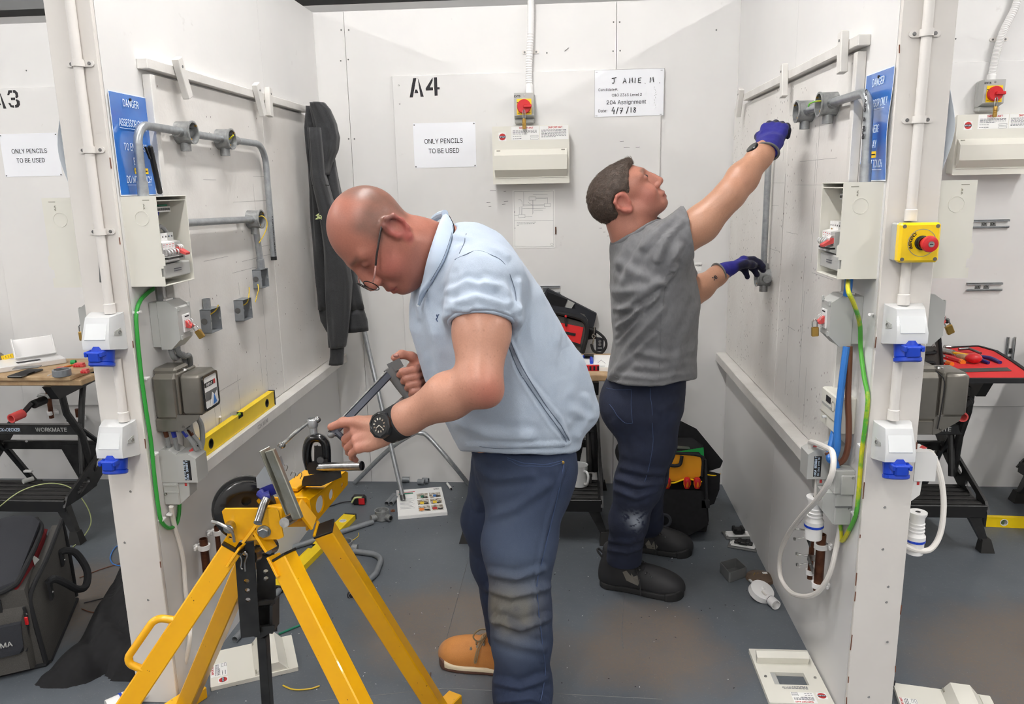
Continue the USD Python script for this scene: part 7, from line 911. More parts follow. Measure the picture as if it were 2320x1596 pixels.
mat('lens', (235, 240, 245), .03, transmission_weight=1., ior=1.02, alpha=.35); mat('frame_dark', (46, 38, 36), .3, .6); mat('frame_pink', (200, 150, 140), .3, .7); mat('glove_blue', (30, 30, 128), .85, n=(300, (24, 24, 104), .2), bump=(500, .5, .001)); mat('glove_black', (20, 20, 26), .7, bump=(220, .5, .0015)); mat('button', (200, 208, 216), .3); mat('lace_tan', (150, 128, 96), .8); mat('lace_black', (40, 40, 42), .8); mat('sole_cream', (206, 192, 164), .6); mat('sole_brown', (96, 66, 54), .6); mat('sole_black', (30, 30, 31), .7); mat('seam_light', (150, 166, 190), .8); mat('seam_dark', (96, 106, 122), .8); mat('seam_navy', (60, 76, 110), .8); mat('eye_white', (225, 220, 215), .2); mat('tattoo', (34, 36, 44), .6)

# ---------------------------------------------------------------- the bent man
def man1():
    t = Thing('person', 'bald man in glasses, pale blue polo shirt and jeans bending over to saw a pipe', 'person', (-.15, 2.1, 0)); P = Py
    hs = 1.06; L = A([.485, -.86, .15]); R = frame((-.40, -.36, -.84), L); R = frame(R[0]-0, L); C = P(872, 538, 1.9)
    nb = P(1010, 575, 1.99); Lt = A([.26, -.96, .03]); Lt /= np.linalg.norm(Lt)
    sh, el, wr = P(1098, 640, 1.835), P(1085, 868, 1.70), P(884, 966, 1.78); rsh, rel, rwr = P(1040, 610, 2.22), P(1075, 850, 2.26), P(958, 846, 2.06)
    st = [P(1186, 1015, 2.06), P(1160, 905, 2.05), P(1115, 795, 2.03), P(1076, 695, 2.01), P(1052, 618, 2.0)]; rad = [(.185, .158), (.2, .182), (.205, .186), (.205, .165), (.165, .115)]
    fw = wr+(P(790, 985, 1.80)-wr); H1 = hand_pts(wr, P(772, 1000, 1.82)-wr, A([-.28, -.74, .58]), 1, ((.4, .45, .3), (.45, .45, .35), (.5, .45, .35), (.5, .45, .35)), 1.12, thumb=[P(852, 966, 1.79), P(812, 956, 1.81), P(778, 957, 1.825), P(750, 968, 1.835)]) 
    if (H1['lat']@A([0, 0, 1.])) < 0: H1 = hand_pts(wr, P(772, 1000, 1.82)-wr, A([-.28, -.74, .58]), -1, ((.4, .45, .3), (.45, .45, .35), (.5, .45, .35), (.5, .45, .35)), 1.12, thumb=H1['th'])
    hd = lambda x, y, Y: P(x, y, Y)
    H2 = dict(wr=hd(956, 838, 2.06), fwd=None, s=1.); F2 = [[hd(956, 832+16*k, 2.01), hd(940+3*k, 837+16*k, 1.972), hd(912+8*k, 843+15*k, 1.968), hd(905+9*k, 850+15*k, 1.985)] for k in range(4)]
    def body(p):
        d = head(p, C, R, hs, 1., 1., (-.002, .052, .092, .088)); d = smin(d, chain(p, [C+R.T@A([-.012, 0, -.02]), C+R.T@A([-.02, 0, -.085]), nb], [.06, .066, .07], .04), .03); d = smin(d, chain(p, st[::-1], [.1, .13, .15, .15, .13], .05), .06)
        arm = chain(p, [sh, (sh+el)/2+A([0, -.005, 0]), el], [.062, .0635, .052], .03); fa = el+(wr-el)*.33; arm = smin(arm, chain(p, [el, fa+A([0, 0, .004]), el+(wr-el)*.8, wr], [.05, .0515, .036, .032], .03), .02); arm = smin(arm, ell(p, P(1106, 893, 1.70), (.028, .024, .026)), .03); d = smin(d, arm, .03)
        d = smin(d, chain(p, [rsh, rel, rwr], [.06, .048, .034], .02), .03); d = smin(d, hand(p, H1), .012)
        h2 = eseg(p, H2['wr'], hd(938, 850, 2.03), (.03, .024), (.036, .022), hd(945, 890, 2.0)-hd(940, 820, 2.0)); h2 = smin(h2, ell(p, hd(946, 858, 2.025), (.026, .03, .045)), .02)
        fd = None
        for k, q in enumerate(F2): x = chain(p, q, [.0115, .0108, .0102, .009], .004); fd = x if fd is None else smin(fd, x, .002)
        h2 = smin(h2, fd, .007); h2 = smin(h2, chain(p, [hd(950, 822, 2.03), hd(932, 808, 2.015), hd(910, 803, 2.0), hd(893, 811, 1.995)], [.016, .0125, .0115, .0095], .006), .01); return smin(d, h2, .012)
    m = nets(body, *bb(C, nb, el, wr, P(735, 1060, 1.8), P(900, 800, 2.0), st[0], sh, rsh, rel, m=.17), .004)
    v = m.vertices; q = ((v-C)@R.T)/hs; near = sst(-np.linalg.norm(v-C, axis=1), -.24, -.17); ns = meshkit.fbm(v*40, 3); n2 = meshkit.fbm(v*9, 2, 4); y = np.abs(q[:, 1])
    hair = near*sst(q[:, 2], .0, .035)*np.maximum(sst(-q[:, 0], .012, .05)*sst(-q[:, 2]+.2, .0, .06), sst(-q[:, 0], -.05, -.02)*sst(y, .045, .062)*sst(-q[:, 2], -.105, -.07)); hair = np.maximum(hair, near*sst(-q[:, 0], .03, .06)*sst(q[:, 2], -.03, .0)); hair = np.clip(hair*(.72+.5*(ns-.4)), 0, .85)
    ear = near*sst(y, .08, .088)*(np.abs(q[:, 2]) < .045)*(q[:, 0] < .02); lips = near*np.exp(-((q[:, 2]+.068)/.011)**2)*(q[:, 0] > .086)*(y < .024); stub = near*.45*sst(-q[:, 2], .035, .06)*sst(q[:, 0], -.01, .03); brow = near*np.exp(-((q[:, 2]-.043-.1*np.maximum(y-.03, 0))/.0055)**2)*(q[:, 0] > .05)*sst(y, .01, .016)*sst(-y, -.056, -.046)*(.5+.5*ns); cheek = near*np.exp(-(((q[:, 0]-.06)/.04)**2+((q[:, 2]+.03)/.04)**2)); lid = near*np.exp(-(((y-.033)/.016)**2+((q[:, 2]-.014)/.004)**2))*(q[:, 0] > .06)
    hnd = np.maximum(sst(-np.linalg.norm(v-P(770, 1020, 1.8), axis=1), -.13, -.05), sst(-np.linalg.norm(v-P(925, 855, 2.0), axis=1), -.11, -.06)); elb = np.exp(-(np.linalg.norm(v-P(1106, 893, 1.66), axis=1)/.05)**2); frek = (meshkit.noise(v*170, 9) > .86)*sst(-np.linalg.norm(v-el, axis=1), -.3, -.1)
    col = mixc((186, 136, 114), [(.85*near, (158, 98, 82)), (.5*cheek, (164, 86, 78)), (.4*np.clip(n2*2-1, 0, 1)*near, (184, 112, 90)), (.75*ear, (168, 82, 76)), (.55*stub, (122, 84, 76)), (hair*.85, (98, 76, 66)), (.65*lips, (164, 84, 80)), (.8*brow, (96, 70, 58)), (.8*lid, (110, 64, 56)), (.5*hnd, (178, 108, 94)), (.5*elb, (184, 92, 80)), (.35*frek, (140, 92, 72))]); t_body = tinted(t, 'body', m, 'skin', col); hm = m
    # fingernails on the saw hands
    t.add('thumbnail', ball(hd(897, 806, 1.987), .007, 1, (1.2, .5, .8)), 'frame_pink', parent=t_body)
    # glasses
    W = lambda x, y, z: C+hs*(R.T@A([x, y, z])); fx = .124
    g = t.add('glasses', cat(*[tube([W(fx-.05*(-.014+.0185*math.sin(a))-.006*abs(s*.034+.027*math.cos(a))/.06, s*.034+.027*math.cos(a), -.014+.0185*math.sin(a)) for a in np.linspace(0, 2*np.pi, 28)], .0013, 6) for s in (-1, 1)], tube(spline([W(fx-.001, -.0075, -.008), W(fx+.002, 0, -.004), W(fx-.001, .0075, -.008)]), .0014, 6)), 'frame_dark', label='thin metal-framed glasses')
    for s in (-1, 1):
        n = 24; rim = [W(fx-.006*abs(s*.034+.0262*math.cos(a))/.06, s*.034+.0262*math.cos(a), -.014+.0178*math.sin(a)) for a in np.linspace(0, 2*np.pi, n, endpoint=False)]; ctr = np.mean(rim, 0); t.add('lens', TM(np.vstack([rim, [ctr]]), [[i, (i+1) % n, n] for i in range(n)]), 'lens', parent=g)
        h0, h1, h2, h3 = W(fx-.0065, s*.061, -.008), W(.104, s*.075, -.002), W(.052, s*.081, .018), W(-.006, s*.084, .034); t.add('temple', tube(spline([h0, h1, (h1*.6+h2*.4)]), .0021, 8), 'frame_pink', parent=g, label='pinkish metal temple'); t.add('temple_tip', tube(spline([(h1*.6+h2*.4), h2, h3, W(-.026, s*.086, .022)]), .0026, 8), 'frame_dark', parent=g)
    # polo shirt
    cu0, cu1 = P(1040, 690, 1.74), P(1085, 745, 1.70); sd = (el-sh)/np.linalg.norm(el-sh); cuff = sh+sd*np.dot(P(1088, 728, 1.76)-sh, sd); rsd = (rel-rsh)/np.linalg.norm(rel-rsh)
    def hem(p):   # hem: lower at the back tail, notched at the side vent
        x = topx(p); yl = np.interp(x[:, 0], [1000, 1040, 1150, 1288, 1300, 1318, 1335, 1370, 1400], [1005, 1022, 1030, 1030, 1026, 1016, 1000, 940, 930]); return (x[:, 1]-yl)/860.
    def shirt(p):
        d = None
        for i in range(4): x = eseg(p, st[i], st[i+1], rad[i], rad[i+1], Lt); d = x if d is None else smin(d, x, .05)
        tail = P(1325, 930, 2.05); d = smin(d, cap(p, P(1270, 850, 2.05), tail, .06, .035), .09); d = smin(d, chain(p, [st[4]+A([.02, 0, .0]), sh+A([.012, .012, 0])], [.10, .082], .05), .06); d = smin(d, chain(p, [st[4], rsh], [.1, .075], .05), .06)
        d = smax(d, hem(p), .006)
        sl = chain(p, [sh, sh+sd*.10, cuff], [.084, .088, .080], .03); sl = smax(sl, (p-cuff)@sd, .004); sl = smax(sl, -cap(p, sh+sd*.06, cuff+sd*.1, .066, .071), .004); rs = chain(p, [rsh, rsh+rsd*.2], [.08, .078]); rs = smax(rs, (p-rsh-rsd*.2)@rsd, .004); d = smin(smin(d, sl, .035), rs, .03)
        return smax(d, -chain(p, [nb+A([.01, 0, -.01]), C+R.T@A([-.045, 0, -.085])], [.062, .085]), .01)
    m = nets(shirt, *bb(*st, sh, cuff, rsh, rsh+rsd*.2, P(1370, 900, 2.05), m=.24), .0055)
    m = crumple(m, 9, .006, 3, (1, 1, .7)); m = crumple(m, 30, .0016, 5)
    m = fold(m, [([(1100, 640), (1140, 650), (1172, 700)], 9, .007), ([(1015, 660), (1060, 640), (1120, 652)], 7, .006), ([(1025, 690), (1080, 672), (1150, 690)], 8, .006), ([(1008, 700), (1060, 705)], 6, .004), ([(1175, 640), (1180, 720), (1160, 760)], 8, .006), ([(1010, 530), (1080, 545), (1150, 580)], 7, .004), ([(960, 700), (990, 780), (1000, 860)], 12, .005), ([(1150, 760), (1190, 850), (1270, 950), (1290, 1000)], 5, .004), ([(1140, 745), (1180, 850), (1250, 960), (1285, 1000)], 4, -.004), ([(1300, 930), (1330, 950), (1310, 990)], 10, .006), ([(1330, 900), (1345, 945)], 8, .005), ([(1040, 960), (1100, 985), (1200, 990)], 12, .006), ([(1060, 1010), (1180, 1012), (1290, 1006)], 5, .0035), ([(940, 640), (950, 720)], 6, .004), ([(1050, 560), (1020, 620), (1010, 690)], 8, .005)])
    v = m.vertices; ns = meshkit.fbm(v*26, 3, 8); col = mixc((172, 184, 199), [(.35*sst(ns, .4, .75), (160, 174, 192))]); sp = tinted(t, 'polo_shirt', m, 'jersey', col, label='pale blue polo shirt with an open collar')
    t.add('side_seam', cat(seam(m, [(1148, 752), (1180, 830), (1230, 910), (1272, 965), (1290, 998)], .0012), seam(m, [(1143, 758), (1172, 835), (1224, 915), (1268, 972), (1284, 1002)], .0012)), 'seam_dark', parent=sp); t.add('shoulder_seam', cat(seam(m, [(1160, 735), (1172, 660), (1140, 590), (1080, 565), (1030, 590)], .0012), seam(m, [(1055, 530), (1050, 555), (1040, 575)], .001)), 'seam_dark', parent=sp); t.add('hem_stitch', seam(m, [(1055, 1008), (1120, 1016), (1200, 1016), (1280, 1012)], .0008), 'seam_dark', parent=sp)
    def cuffs(p): d = np.abs(cap(p, sh+sd*.05, cuff+sd*.05, .0765, .0765))-.006; return smax(smax(d, (p-cuff-sd*.003)@sd, .003), -(p-cuff+sd*.028)@sd, .003)
    t.add('sleeve_cuff', nets(cuffs, *bb(cuff, m=.12), .004), 'polo_rib', smooth=True, parent=sp)
    inn = [P(1004, 486, 2.08), *snap(hm, [(990, 512), (974, 552), (960, 592), (951, 630)], .012), P(944, 668, 1.83), P(945, 690, 1.835)]; out = [P(1014, 486, 2.08), *snap(m, [(1034, 512), (1026, 548), (1010, 592), (988, 632)], .011), snap(m, [(966, 668)], .012)[0], P(946, 691, 1.832)]
    inn[5] = inn[4]*.35+inn[6]*.65+A([0, 0, .008]); inn, out = spline(inn, 6), spline(out, 6); mid = (inn+out)/2+A([.35, -.85, .3])*.008; k = len(inn); th = A([.004, .008, -.004]); V = np.vstack([inn, mid, out, inn+th, mid+th, out+th]); f = []
    for i in range(k-1):
        for a, b in ((0, 1), (1, 2), (4, 3), (5, 4), (3, 0), (2, 5)): f += [[a*k+i, a*k+i+1, b*k+i+1], [a*k+i, b*k+i+1, b*k+i]]
    cm = TM(V, f); cm.fix_normals(); t.add('collar', cm, 'polo_rib', smooth=50, parent=sp); t.add('collar_back', tube(spline([P(1008, 484, 2.07), P(996, 488, 2.11), P(984, 496, 2.14)]), .010, 10), 'polo_rib', parent=sp); t.add('collar_stitch', seam(cm, [(1020, 512), (1012, 548), (996, 592), (972, 640)], .0007), 'seam_dark', parent=sp)
    for x, y in ((953, 640), (949, 692)): t.add('shirt_button', lathe([(.0065, 0), (.006, .0025), (.004, .002), (0, .002)], snap(m, [(x, y)], .0)[0], (-.5, -.85, .1), 16), 'button', parent=sp)
    t.add('chest_emblem', cat(*[seam(m, s, .0013) for s in ([(989, 712), (991, 718), (989, 726), (992, 730)], [(991, 717), (994, 714)])]), 'seam_navy', parent=sp, label='tiny embroidered emblem')
    # watch on the near wrist
    wd = (wr-el)/np.linalg.norm(wr-el); wc = P(884, 968, 1.775); wo = A([-.25, -.9, .35]); wo = wo-wd*(wo@wd); wo /= np.linalg.norm(wo)
    w_ = Thing('wristwatch', 'chunky black watch on the bent man\'s forearm', 'watch', wc); b0 = wr-wd*.012; w_.add('strap', lathe([(.042, -.030), (.0445, -.026), (.0415, .018), (.038, .024), (.034, .024), (.036, -.03), (.042, -.03)], b0, wd, 32), 'strap'); cs = b0+wo*.036+wd*.004; w_.add('case', lathe([(.030, 0), (.0335, .003), (.032, .013), (.027, .0148), (.026, .013), (0, .013)], cs, wo, 10), 'black_gloss'); e1 = np.cross(wo, wd); w_.add('hour_mark', cat(*[obox(cs+wo*.0138+(wd*math.cos(a)+e1*math.sin(a))*.013, cs+wo*.0138+(wd*math.cos(a)+e1*math.sin(a))*.018, .003, .001, up=wo) for a in np.linspace(0, 2*np.pi, 12, endpoint=False)]), 'paper_photo', kind='stuff'); w_.add('hand', cat(*[obox(cs+wo*.0142, cs+wo*.0142+(wd*math.cos(a)+e1*math.sin(a))*.012, .0022, .0008, up=wo) for a in (2.2, .3)]), 'paper_photo'); w_.add('buckle', obox(b0+wd*.0+(e1 if e1[2] < 0 else -e1)*.0405-wd*.007, b0+(e1 if e1[2] < 0 else -e1)*.0405+wd*.007, .014, .004, up=e1, c=.001), 'steel_dark')
    # jeans
    hp, kn, an = P(1192, 1050, 1.975), P(1178, 1380, 1.955), P(1186, 1680, 1.94); hp2, kn2, an2 = P(1140, 1050, 2.19), P(1128, 1270, 2.25), A([-.195, 2.355, .07])
    def jeans(p):
        d = chain(p, [P(1204, 1072, 1.99), P(1176, 1230, 1.965), kn, P(1182, 1450, 1.96), P(1184, 1560, 1.955), an+A([0, 0, -.06])], [.112, .096, .081, .078, .078, .082], .04); d = smin(d, chain(p, [P(1150, 1060, 2.18), P(1120, 1180, 2.21), kn2, an2], [.11, .094, .08, .072], .04), .03); d = smin(d, eseg(p, P(1180, 1000, 2.07), P(1185, 1070, 2.08), (.17, .142), (.165, .134), Lt), .05); d = smin(d, ell(p, P(1222, 1055, 2.09), (.095, .13, .11)), .05)
        d = smax(d, p[:, 2]-P(1180, 985, 2.07)[2], .01); return smax(d, np.where(p[:, 1] > 2.2, .118-p[:, 2], -1.), .004)
    m = nets(jeans, *bb(hp, kn, an, hp2, kn2, an2, P(1340, 1000, 2.1), m=.17), .006)
    m = crumple(m, 10, .006, 11, (1, 1, .8)); m = fold(m, [([(1108, 1335), (1160, 1350), (1245, 1330)], 9, .010), ([(1115, 1405), (1180, 1425), (1245, 1400)], 8, .009), ([(1120, 1440), (1170, 1460), (1230, 1470)], 10, .006), ([(1110, 1300), (1170, 1310), (1230, 1290)], 8, .006), ([(1120, 1545), (1180, 1560), (1240, 1535)], 8, .008), ([(1130, 1590), (1200, 1580), (1240, 1596)], 8, .008), ([(1075, 1060), (1120, 1085), (1200, 1075)], 10, .006), ([(1240, 1100), (1170, 1150), (1110, 1170)], 10, .005), ([(1280, 1060), (1240, 1180), (1210, 1330), (1230, 1500)], 4, .004), ([(1120, 1420), (1135, 1380)], 8, .006), ([(1060, 1080), (1085, 1150)], 8, .005)])
    v = m.vertices; x = topx(v); ns = meshkit.fbm(v*14, 3, 2); wv = meshkit.noise(v*A([260, 260, 40]), 3); spot = lambda px, py, Y, r: np.exp(-((np.linalg.norm(v-P(px, py, Y), axis=1))/r)**2)
    dirt = np.clip(spot(1150, 1380, 1.88, .075)*1.5*(.6+.7*ns), 0, .9); fade = np.clip(.7*spot(1150, 1180, 1.87, .13)+.9*spot(1180, 1300, 1.87, .09)+.9*spot(1165, 1460, 1.88, .08)+.6*spot(1190, 1350, 1.87, .06)+.3*ns-.15, 0, 1); col = mixc((32, 44, 70), [(.7*fade, (86, 99, 120)), (.25*wv, (50, 64, 92)), (.7*dirt, (116, 110, 92)), (.5*sst(ns, .55, .8), (30, 42, 68))]); jp = tinted(t, 'jeans', m, 'denim', col, label='faded blue jeans with a dirty knee')
    t.add('side_seam', seam(m, [(1278, 1045), (1262, 1130), (1238, 1230), (1215, 1330), (1225, 1420), (1236, 1520), (1225, 1590)], .0016), 'seam_navy', parent=jp); t.add('pocket_seam', cat(seam(m, [(1150, 1036), (1185, 1052), (1240, 1052), (1275, 1042)], .0013), seam(m, [(1150, 1042), (1185, 1058), (1240, 1058), (1275, 1048)], .001)), 'seam_navy', parent=jp); t.add('pocket_rivet', ball(snap(m, [(1275, 1047)], 0)[0], .005, 1, (1, .5, 1)), 'brass', parent=jp)
    # boots
    for nm, toe, heel, lb in (('boot', A([-.452, 2.40, 0]), A([-.155, 2.335, 0]), 'tan leather work boot with cream midsole'), ('boot', A([-.36, 1.74, 0]), A([-.12, 1.93, 0]), 'tan leather work boot below the frame edge')):
        up, sole, o, RB, Lb = boot(toe, heel, .15, .105, (-.0, 0)); m = nets(lambda p: up(p)[0], *bb(toe, heel, A(heel)+[0, 0, .16], m=.09), .005); v = m.vertices; qn = up(v)[1]; scuff = np.exp(-(np.linalg.norm(qn-A([Lb*.99, .0, .04]), axis=1)/.03)**2); ns = meshkit.fbm(v*30, 3, 6); bp = tinted(t, nm, m, 'leather', mixc((196, 130, 66), [(.4*sst(ns, .4, .7), (178, 112, 54)), (.7*scuff, (140, 134, 130))]), label=lb)
        m2 = nets(sole, *bb(toe, heel, m=.06), .005); z = m2.vertices[:, 2]; t.add('outsole', m2.slice_plane([0, 0, .0135], [0, 0, -1], cap=False), 'sole_brown', smooth=True, parent=bp); t.add('midsole', m2.slice_plane([0, 0, .0135], [0, 0, 1], cap=False), 'sole_cream', smooth=True, parent=bp)
        t.add('toe_bumper', nets(lambda p: smax(sole(p, .006), Lb*.86-(p-o)@RB[0]-.0, .01), *bb(toe, m=.08), .005), 'sole_brown', smooth=True, parent=bp)
        B = lambda a, b, c: o+RB.T@A([a*Lb, b, c]); xs = (.66, .58, .5, .43, .36); zs = (.088, .1, .112, .124, .138); sd_ = -1 if (RB[1]@A([0, -1, 0])) < 0 else 1; ms, ey = [], []
        for k in range(5):
            for s in (-1, 1): ey.append(lathe([(.0055, 0), (.005, .004), (0, .004)], B(xs[k], s*.034, zs[k]-.014), RB.T@A([.3, s*.8, .5]), 10)); ms.append(tube(spline([B(xs[k], s*.035, zs[k]-.010), B(xs[k]-.02, 0, zs[k]+.006), B(min(xs[k]-.06, xs[k]), -s*.032, zs[min(k+1, 4)]-.008)]), .0028, 6))
        ms += [tube(spline([B(.38, s*.0, .146), B(.46, s*.045, .17), B(.52, s*.06, .15), B(.46, s*.05, .13), B(.39, 0, .146)]), .0028, 6) for s in (-1, 1)]+[tube(spline([B(.40, s*.01, .145), B(.46, s*.056, .12), B(.5, s*.07, .07), B(.49, s*.066, .06), B(.45, s*.056, .11), B(.39, 0, .145)]), .0026, 6) for s in (-1, 1)]; t.add('lace', cat(*ms), 'lace_tan', parent=bp, label='tan bootlaces'); t.add('eyelet', cat(*ey), 'bronze', parent=bp, kind='stuff'); t.add('tongue', hull([B(a, b, c) for a, b, c in ((.62, .02, .085), (.62, -.02, .085), (.36, .03, .14), (.36, -.03, .14), (.36, .03, .12), (.36, -.03, .12))]), 'leather_tan', parent=bp)
mat('polo_rib', (180, 194, 211), .9, bump=(900, .3, .001)); mat('leather_tan', (176, 112, 56), .65)
man1()
# ---------------------------------------------------------------- the standing man
def man2():
    t = Thing('person', 'brown-haired man in grey t-shirt and dark jeans reaching up to the conduit with blue gloves', 'person', (.25, 2.9, 0)); P = Py
    hs = 1.03; sx = 1.15; SK = (.0, .042, .086, .070); th = math.radians(37); R = frame((math.cos(th)*.995, .08, math.sin(th)), (-.08, 1, 0)); C = P(1413, 454, 2.76); nb = P(1438, 538, 2.79); Lt = A([.14, 1., 0]); Lt /= np.linalg.norm(Lt)
    sh, el, wr = P(1522, 560, 2.66), P(1655, 440, 2.66), P(1742, 330, 2.74); lsh, lel, lwr = P(1500, 560, 2.98), P(1560, 672, 3.02), P(1640, 614, 3.1)
    st = [P(1472, 862, 2.83), P(1484, 770, 2.83), P(1484, 690, 2.82), P(1474, 610, 2.81), P(1455, 562, 2.80)]; rad = [(.20, .148), (.195, .14), (.205, .148), (.215, .14), (.16, .10)]
    H1 = hand_pts(wr, P(1762, 272, 2.82)-wr, A([-.45, -.85, .2]), 1, ((.5, .8, .6), (.55, .8, .6), (.6, .8, .6), (.6, .8, .6)), 1.0)
    if (H1['lat']@A([0, 1., .5])) < 0: H1 = hand_pts(wr, P(1762, 272, 2.82)-wr, A([-.45, -.85, .2]), -1, ((.5, .8, .6), (.55, .8, .6), (.6, .8, .6), (.6, .8, .6)), 1.0)
    H2 = hand_pts(lwr, P(1694, 590, 3.17)-lwr, A([-.1, .5, .85]), 1, ((.35, .5, .4), (.4, .5, .4), (.5, .6, .5), (.6, .7, .5)), 1.0)
    if (H2['lat']@A([0, -1., .2])) < 0: H2 = hand_pts(lwr, P(1694, 590, 3.17)-lwr, A([-.1, .5, .85]), -1, ((.35, .5, .4), (.4, .5, .4), (.5, .6, .5), (.6, .7, .5)), 1.0)
    def body(p):
        d = head(p, C, R, hs, .0, sx, SK); d = smin(d, chain(p, [C+R.T@A([-.03, 0, -.02])*hs, C+R.T@A([-.035, 0, -.08])*hs, nb], [.06, .066, .074], .04), .03); d = smin(d, chain(p, st[::-1], [.09, .12, .12, .12, .12], .05), .06)
        f = el+(wr-el)*.3; arm = chain(p, [sh, (sh+el)/2+A([0, 0, -.012]), el], [.058, .058, .05], .03); arm = smin(arm, chain(p, [el, f+A([0, 0, .003]), el+(wr-el)*.78, wr], [.046, .0485, .037, .030], .03), .02); d = smin(d, arm, .03)
        f = lel+(lwr-lel)*.35; a2 = chain(p, [lsh, lel, f, lel+(lwr-lel)*.8, lwr], [.055, .047, .046, .035, .03], .03); d = smin(d, a2, .03); return smin(smin(d, hand(p, H1, -.001), .012), hand(p, H2, -.001), .012)
    m = nets(body, *bb(C, nb, el, wr, lel, lwr, sh, P(1790, 240, 2.85), P(1740, 585, 3.2), st[0], m=.17), .0042)
    v = m.vertices; q = hq(v, C, R, hs, sx); near = sst(-np.linalg.norm(v-C, axis=1), -.25, -.18); y = np.abs(q[:, 1]); ns = meshkit.fbm(v*40, 3); n2 = meshkit.fbm(v*11, 2, 4)
    ear = near*sst(y, .078, .088)*(np.abs(q[:, 2]) < .045)*(q[:, 0] < .02); lips = near*np.exp(-((q[:, 2]+.068)/.011)**2)*(q[:, 0] > .086)*(y < .024); brow = near*np.exp(-((q[:, 2]-.044)/.0055)**2)*(q[:, 0] > .05)*sst(y, .01, .016)*sst(-y, -.054, -.046); cheek = near*np.exp(-(((q[:, 0]-.06)/.045)**2+((q[:, 2]+.03)/.045)**2)); eye = near*np.exp(-(((y-.033)/.014)**2+((q[:, 2]-.017)/.0045)**2))*(q[:, 0] > .06); stub = near*.3*sst(-q[:, 2], .04, .07)*sst(q[:, 0], .0, .04)
    col = mixc((186, 138, 112), [(.8*near, (172, 114, 98)), (.5*cheek, (164, 92, 82)), (.7*ear, (174, 96, 84)), (stub, (130, 88, 78)), (.6*lips, (166, 92, 86)), (.75*brow, (104, 78, 62)), (.55*eye, (120, 76, 66)), (.25*np.clip(n2*2-1, 0, 1), (190, 128, 104))]); tb = tinted(t, 'body', m, 'skin', col)
    W = lambda x, y, z: C+hs*(R.T@A([x*sx, y, z]))
    for s in (-1, 1): e = t.add('eye', ball(W(.0815, s*.032, .0185), .0105*hs, 2), 'eye_white', parent=tb, label='eye'); t.add('iris', ball(W(.0872, s*.0328, .020), .0066*hs, 1), 'ink', parent=tb)
    # short hair: a textured cap that ends at the hairline
    def hair(p):
        q = hq(p, C, R, hs, sx); y = np.abs(q[:, 1]); d = ell(q, (-.001, 0, .043), (.094, .085, .079)); d = smin(d, ell(q, (-.036, 0, .004), (.052, .066, .05)), .04); d = smax(d, -ell(q, (-.001, 0, .042), (.082, .072, .066)), .004)
        line = np.where(q[:, 2] > .03, np.interp(q[:, 2], [.03, .055, .07, .085, .15], [.026, .038, .052, .074, .09])+.02*sst(-y, -.07, -.03)*(q[:, 2] > .08), np.interp(q[:, 2], [-.07, -.035, -.01, .03], [-.042, -.03, .0, .026])); earcut = ell(np.c_[q[:, 0], y, q[:, 2]], (-.012, .085, .0), (.032, .03, .04)); d = smax(d, (q[:, 0]-line), .008); d = smax(d, -(q[:, 2]+.045+.3*(q[:, 0]+.05)), .01); d = smax(d, -earcut, .006); tuft = ell(q, (.056, 0, .093), (.032, .046, .016)); d = smin(d, tuft, .02); return d*hs
    hm = nets(hair, *bb(C, m=.19), .0035); vv = hm.vertices; q = hq(vv, C, R, hs, sx); g = meshkit.fbm(q*A([60, 160, 60])+3*meshkit.noise(q*20)[:, None], 3, 2); hm.vertices = vv+normals(hm)*(.006*(g-.45))[:, None]; hm = crumple(hm, 30, .002, 7)
    st_ = meshkit.noise(q*A([90, 300, 90]), 5); hp = tinted(t, 'hair', hm, 'hair', mixc((66, 52, 43), [(.5*sst(st_, .5, .85), (98, 82, 70)), (.45*sst(-q[:, 2], -.05, .02)*sst(q[:, 0], -.03, .01), (118, 104, 94))]), label='short brown hair greying at the sides')
    nv = normals(hm); vv = hm.vertices; qv = hq(vv, C, R, hs, sx); ii = rng.choice(len(vv), 7500); dr = (R.T@A([-.8, 0, .1])); P0 = []
    for i in ii:
        n = nv[i]; d = np.where(qv[i, 2] > .065, 1, .3)*dr+np.where(qv[i, 2] > .065, 0, 1)*(R.T@A([-.5, 0, -.7]))+rng.normal(0, .22, 3); d = d-n*(d@n); d /= np.linalg.norm(d)+1e-9; l = rng.uniform(.006, .012)*(1.5 if qv[i, 2] > .09 and qv[i, 0] > .02 else 1); P0 += [vv[i]-n*.002, vv[i]+n*.0012+d*l*.5, vv[i]+n*.0012+d*l]
    cp = numbered(hp, 'hair_strand'); bc = UsdGeom.BasisCurves.Define(stage, cp); bc.CreateTypeAttr('linear'); bc.CreatePointsAttr([Gf.Vec3f(*map(float, p-t.o)) for p in P0]); bc.CreateCurveVertexCountsAttr([3]*len(ii)); bc.CreateWidthsAttr([.0007, .0006, .0002]*len(ii)); bc.SetWidthsInterpolation('vertex'); UsdShade.MaterialBindingAPI.Apply(bc.GetPrim()).Bind(MATS['hair_strand']); tag(bc.GetPrim(), 'fine short brown and grey hairs', kind='stuff')
    # t-shirt
    sd = (el-sh)/np.linalg.norm(el-sh); cuff = P(1560, 526, 2.66); cn = A([.97, 0, .24]); lsd = (lel-lsh)/np.linalg.norm(lel-lsh)
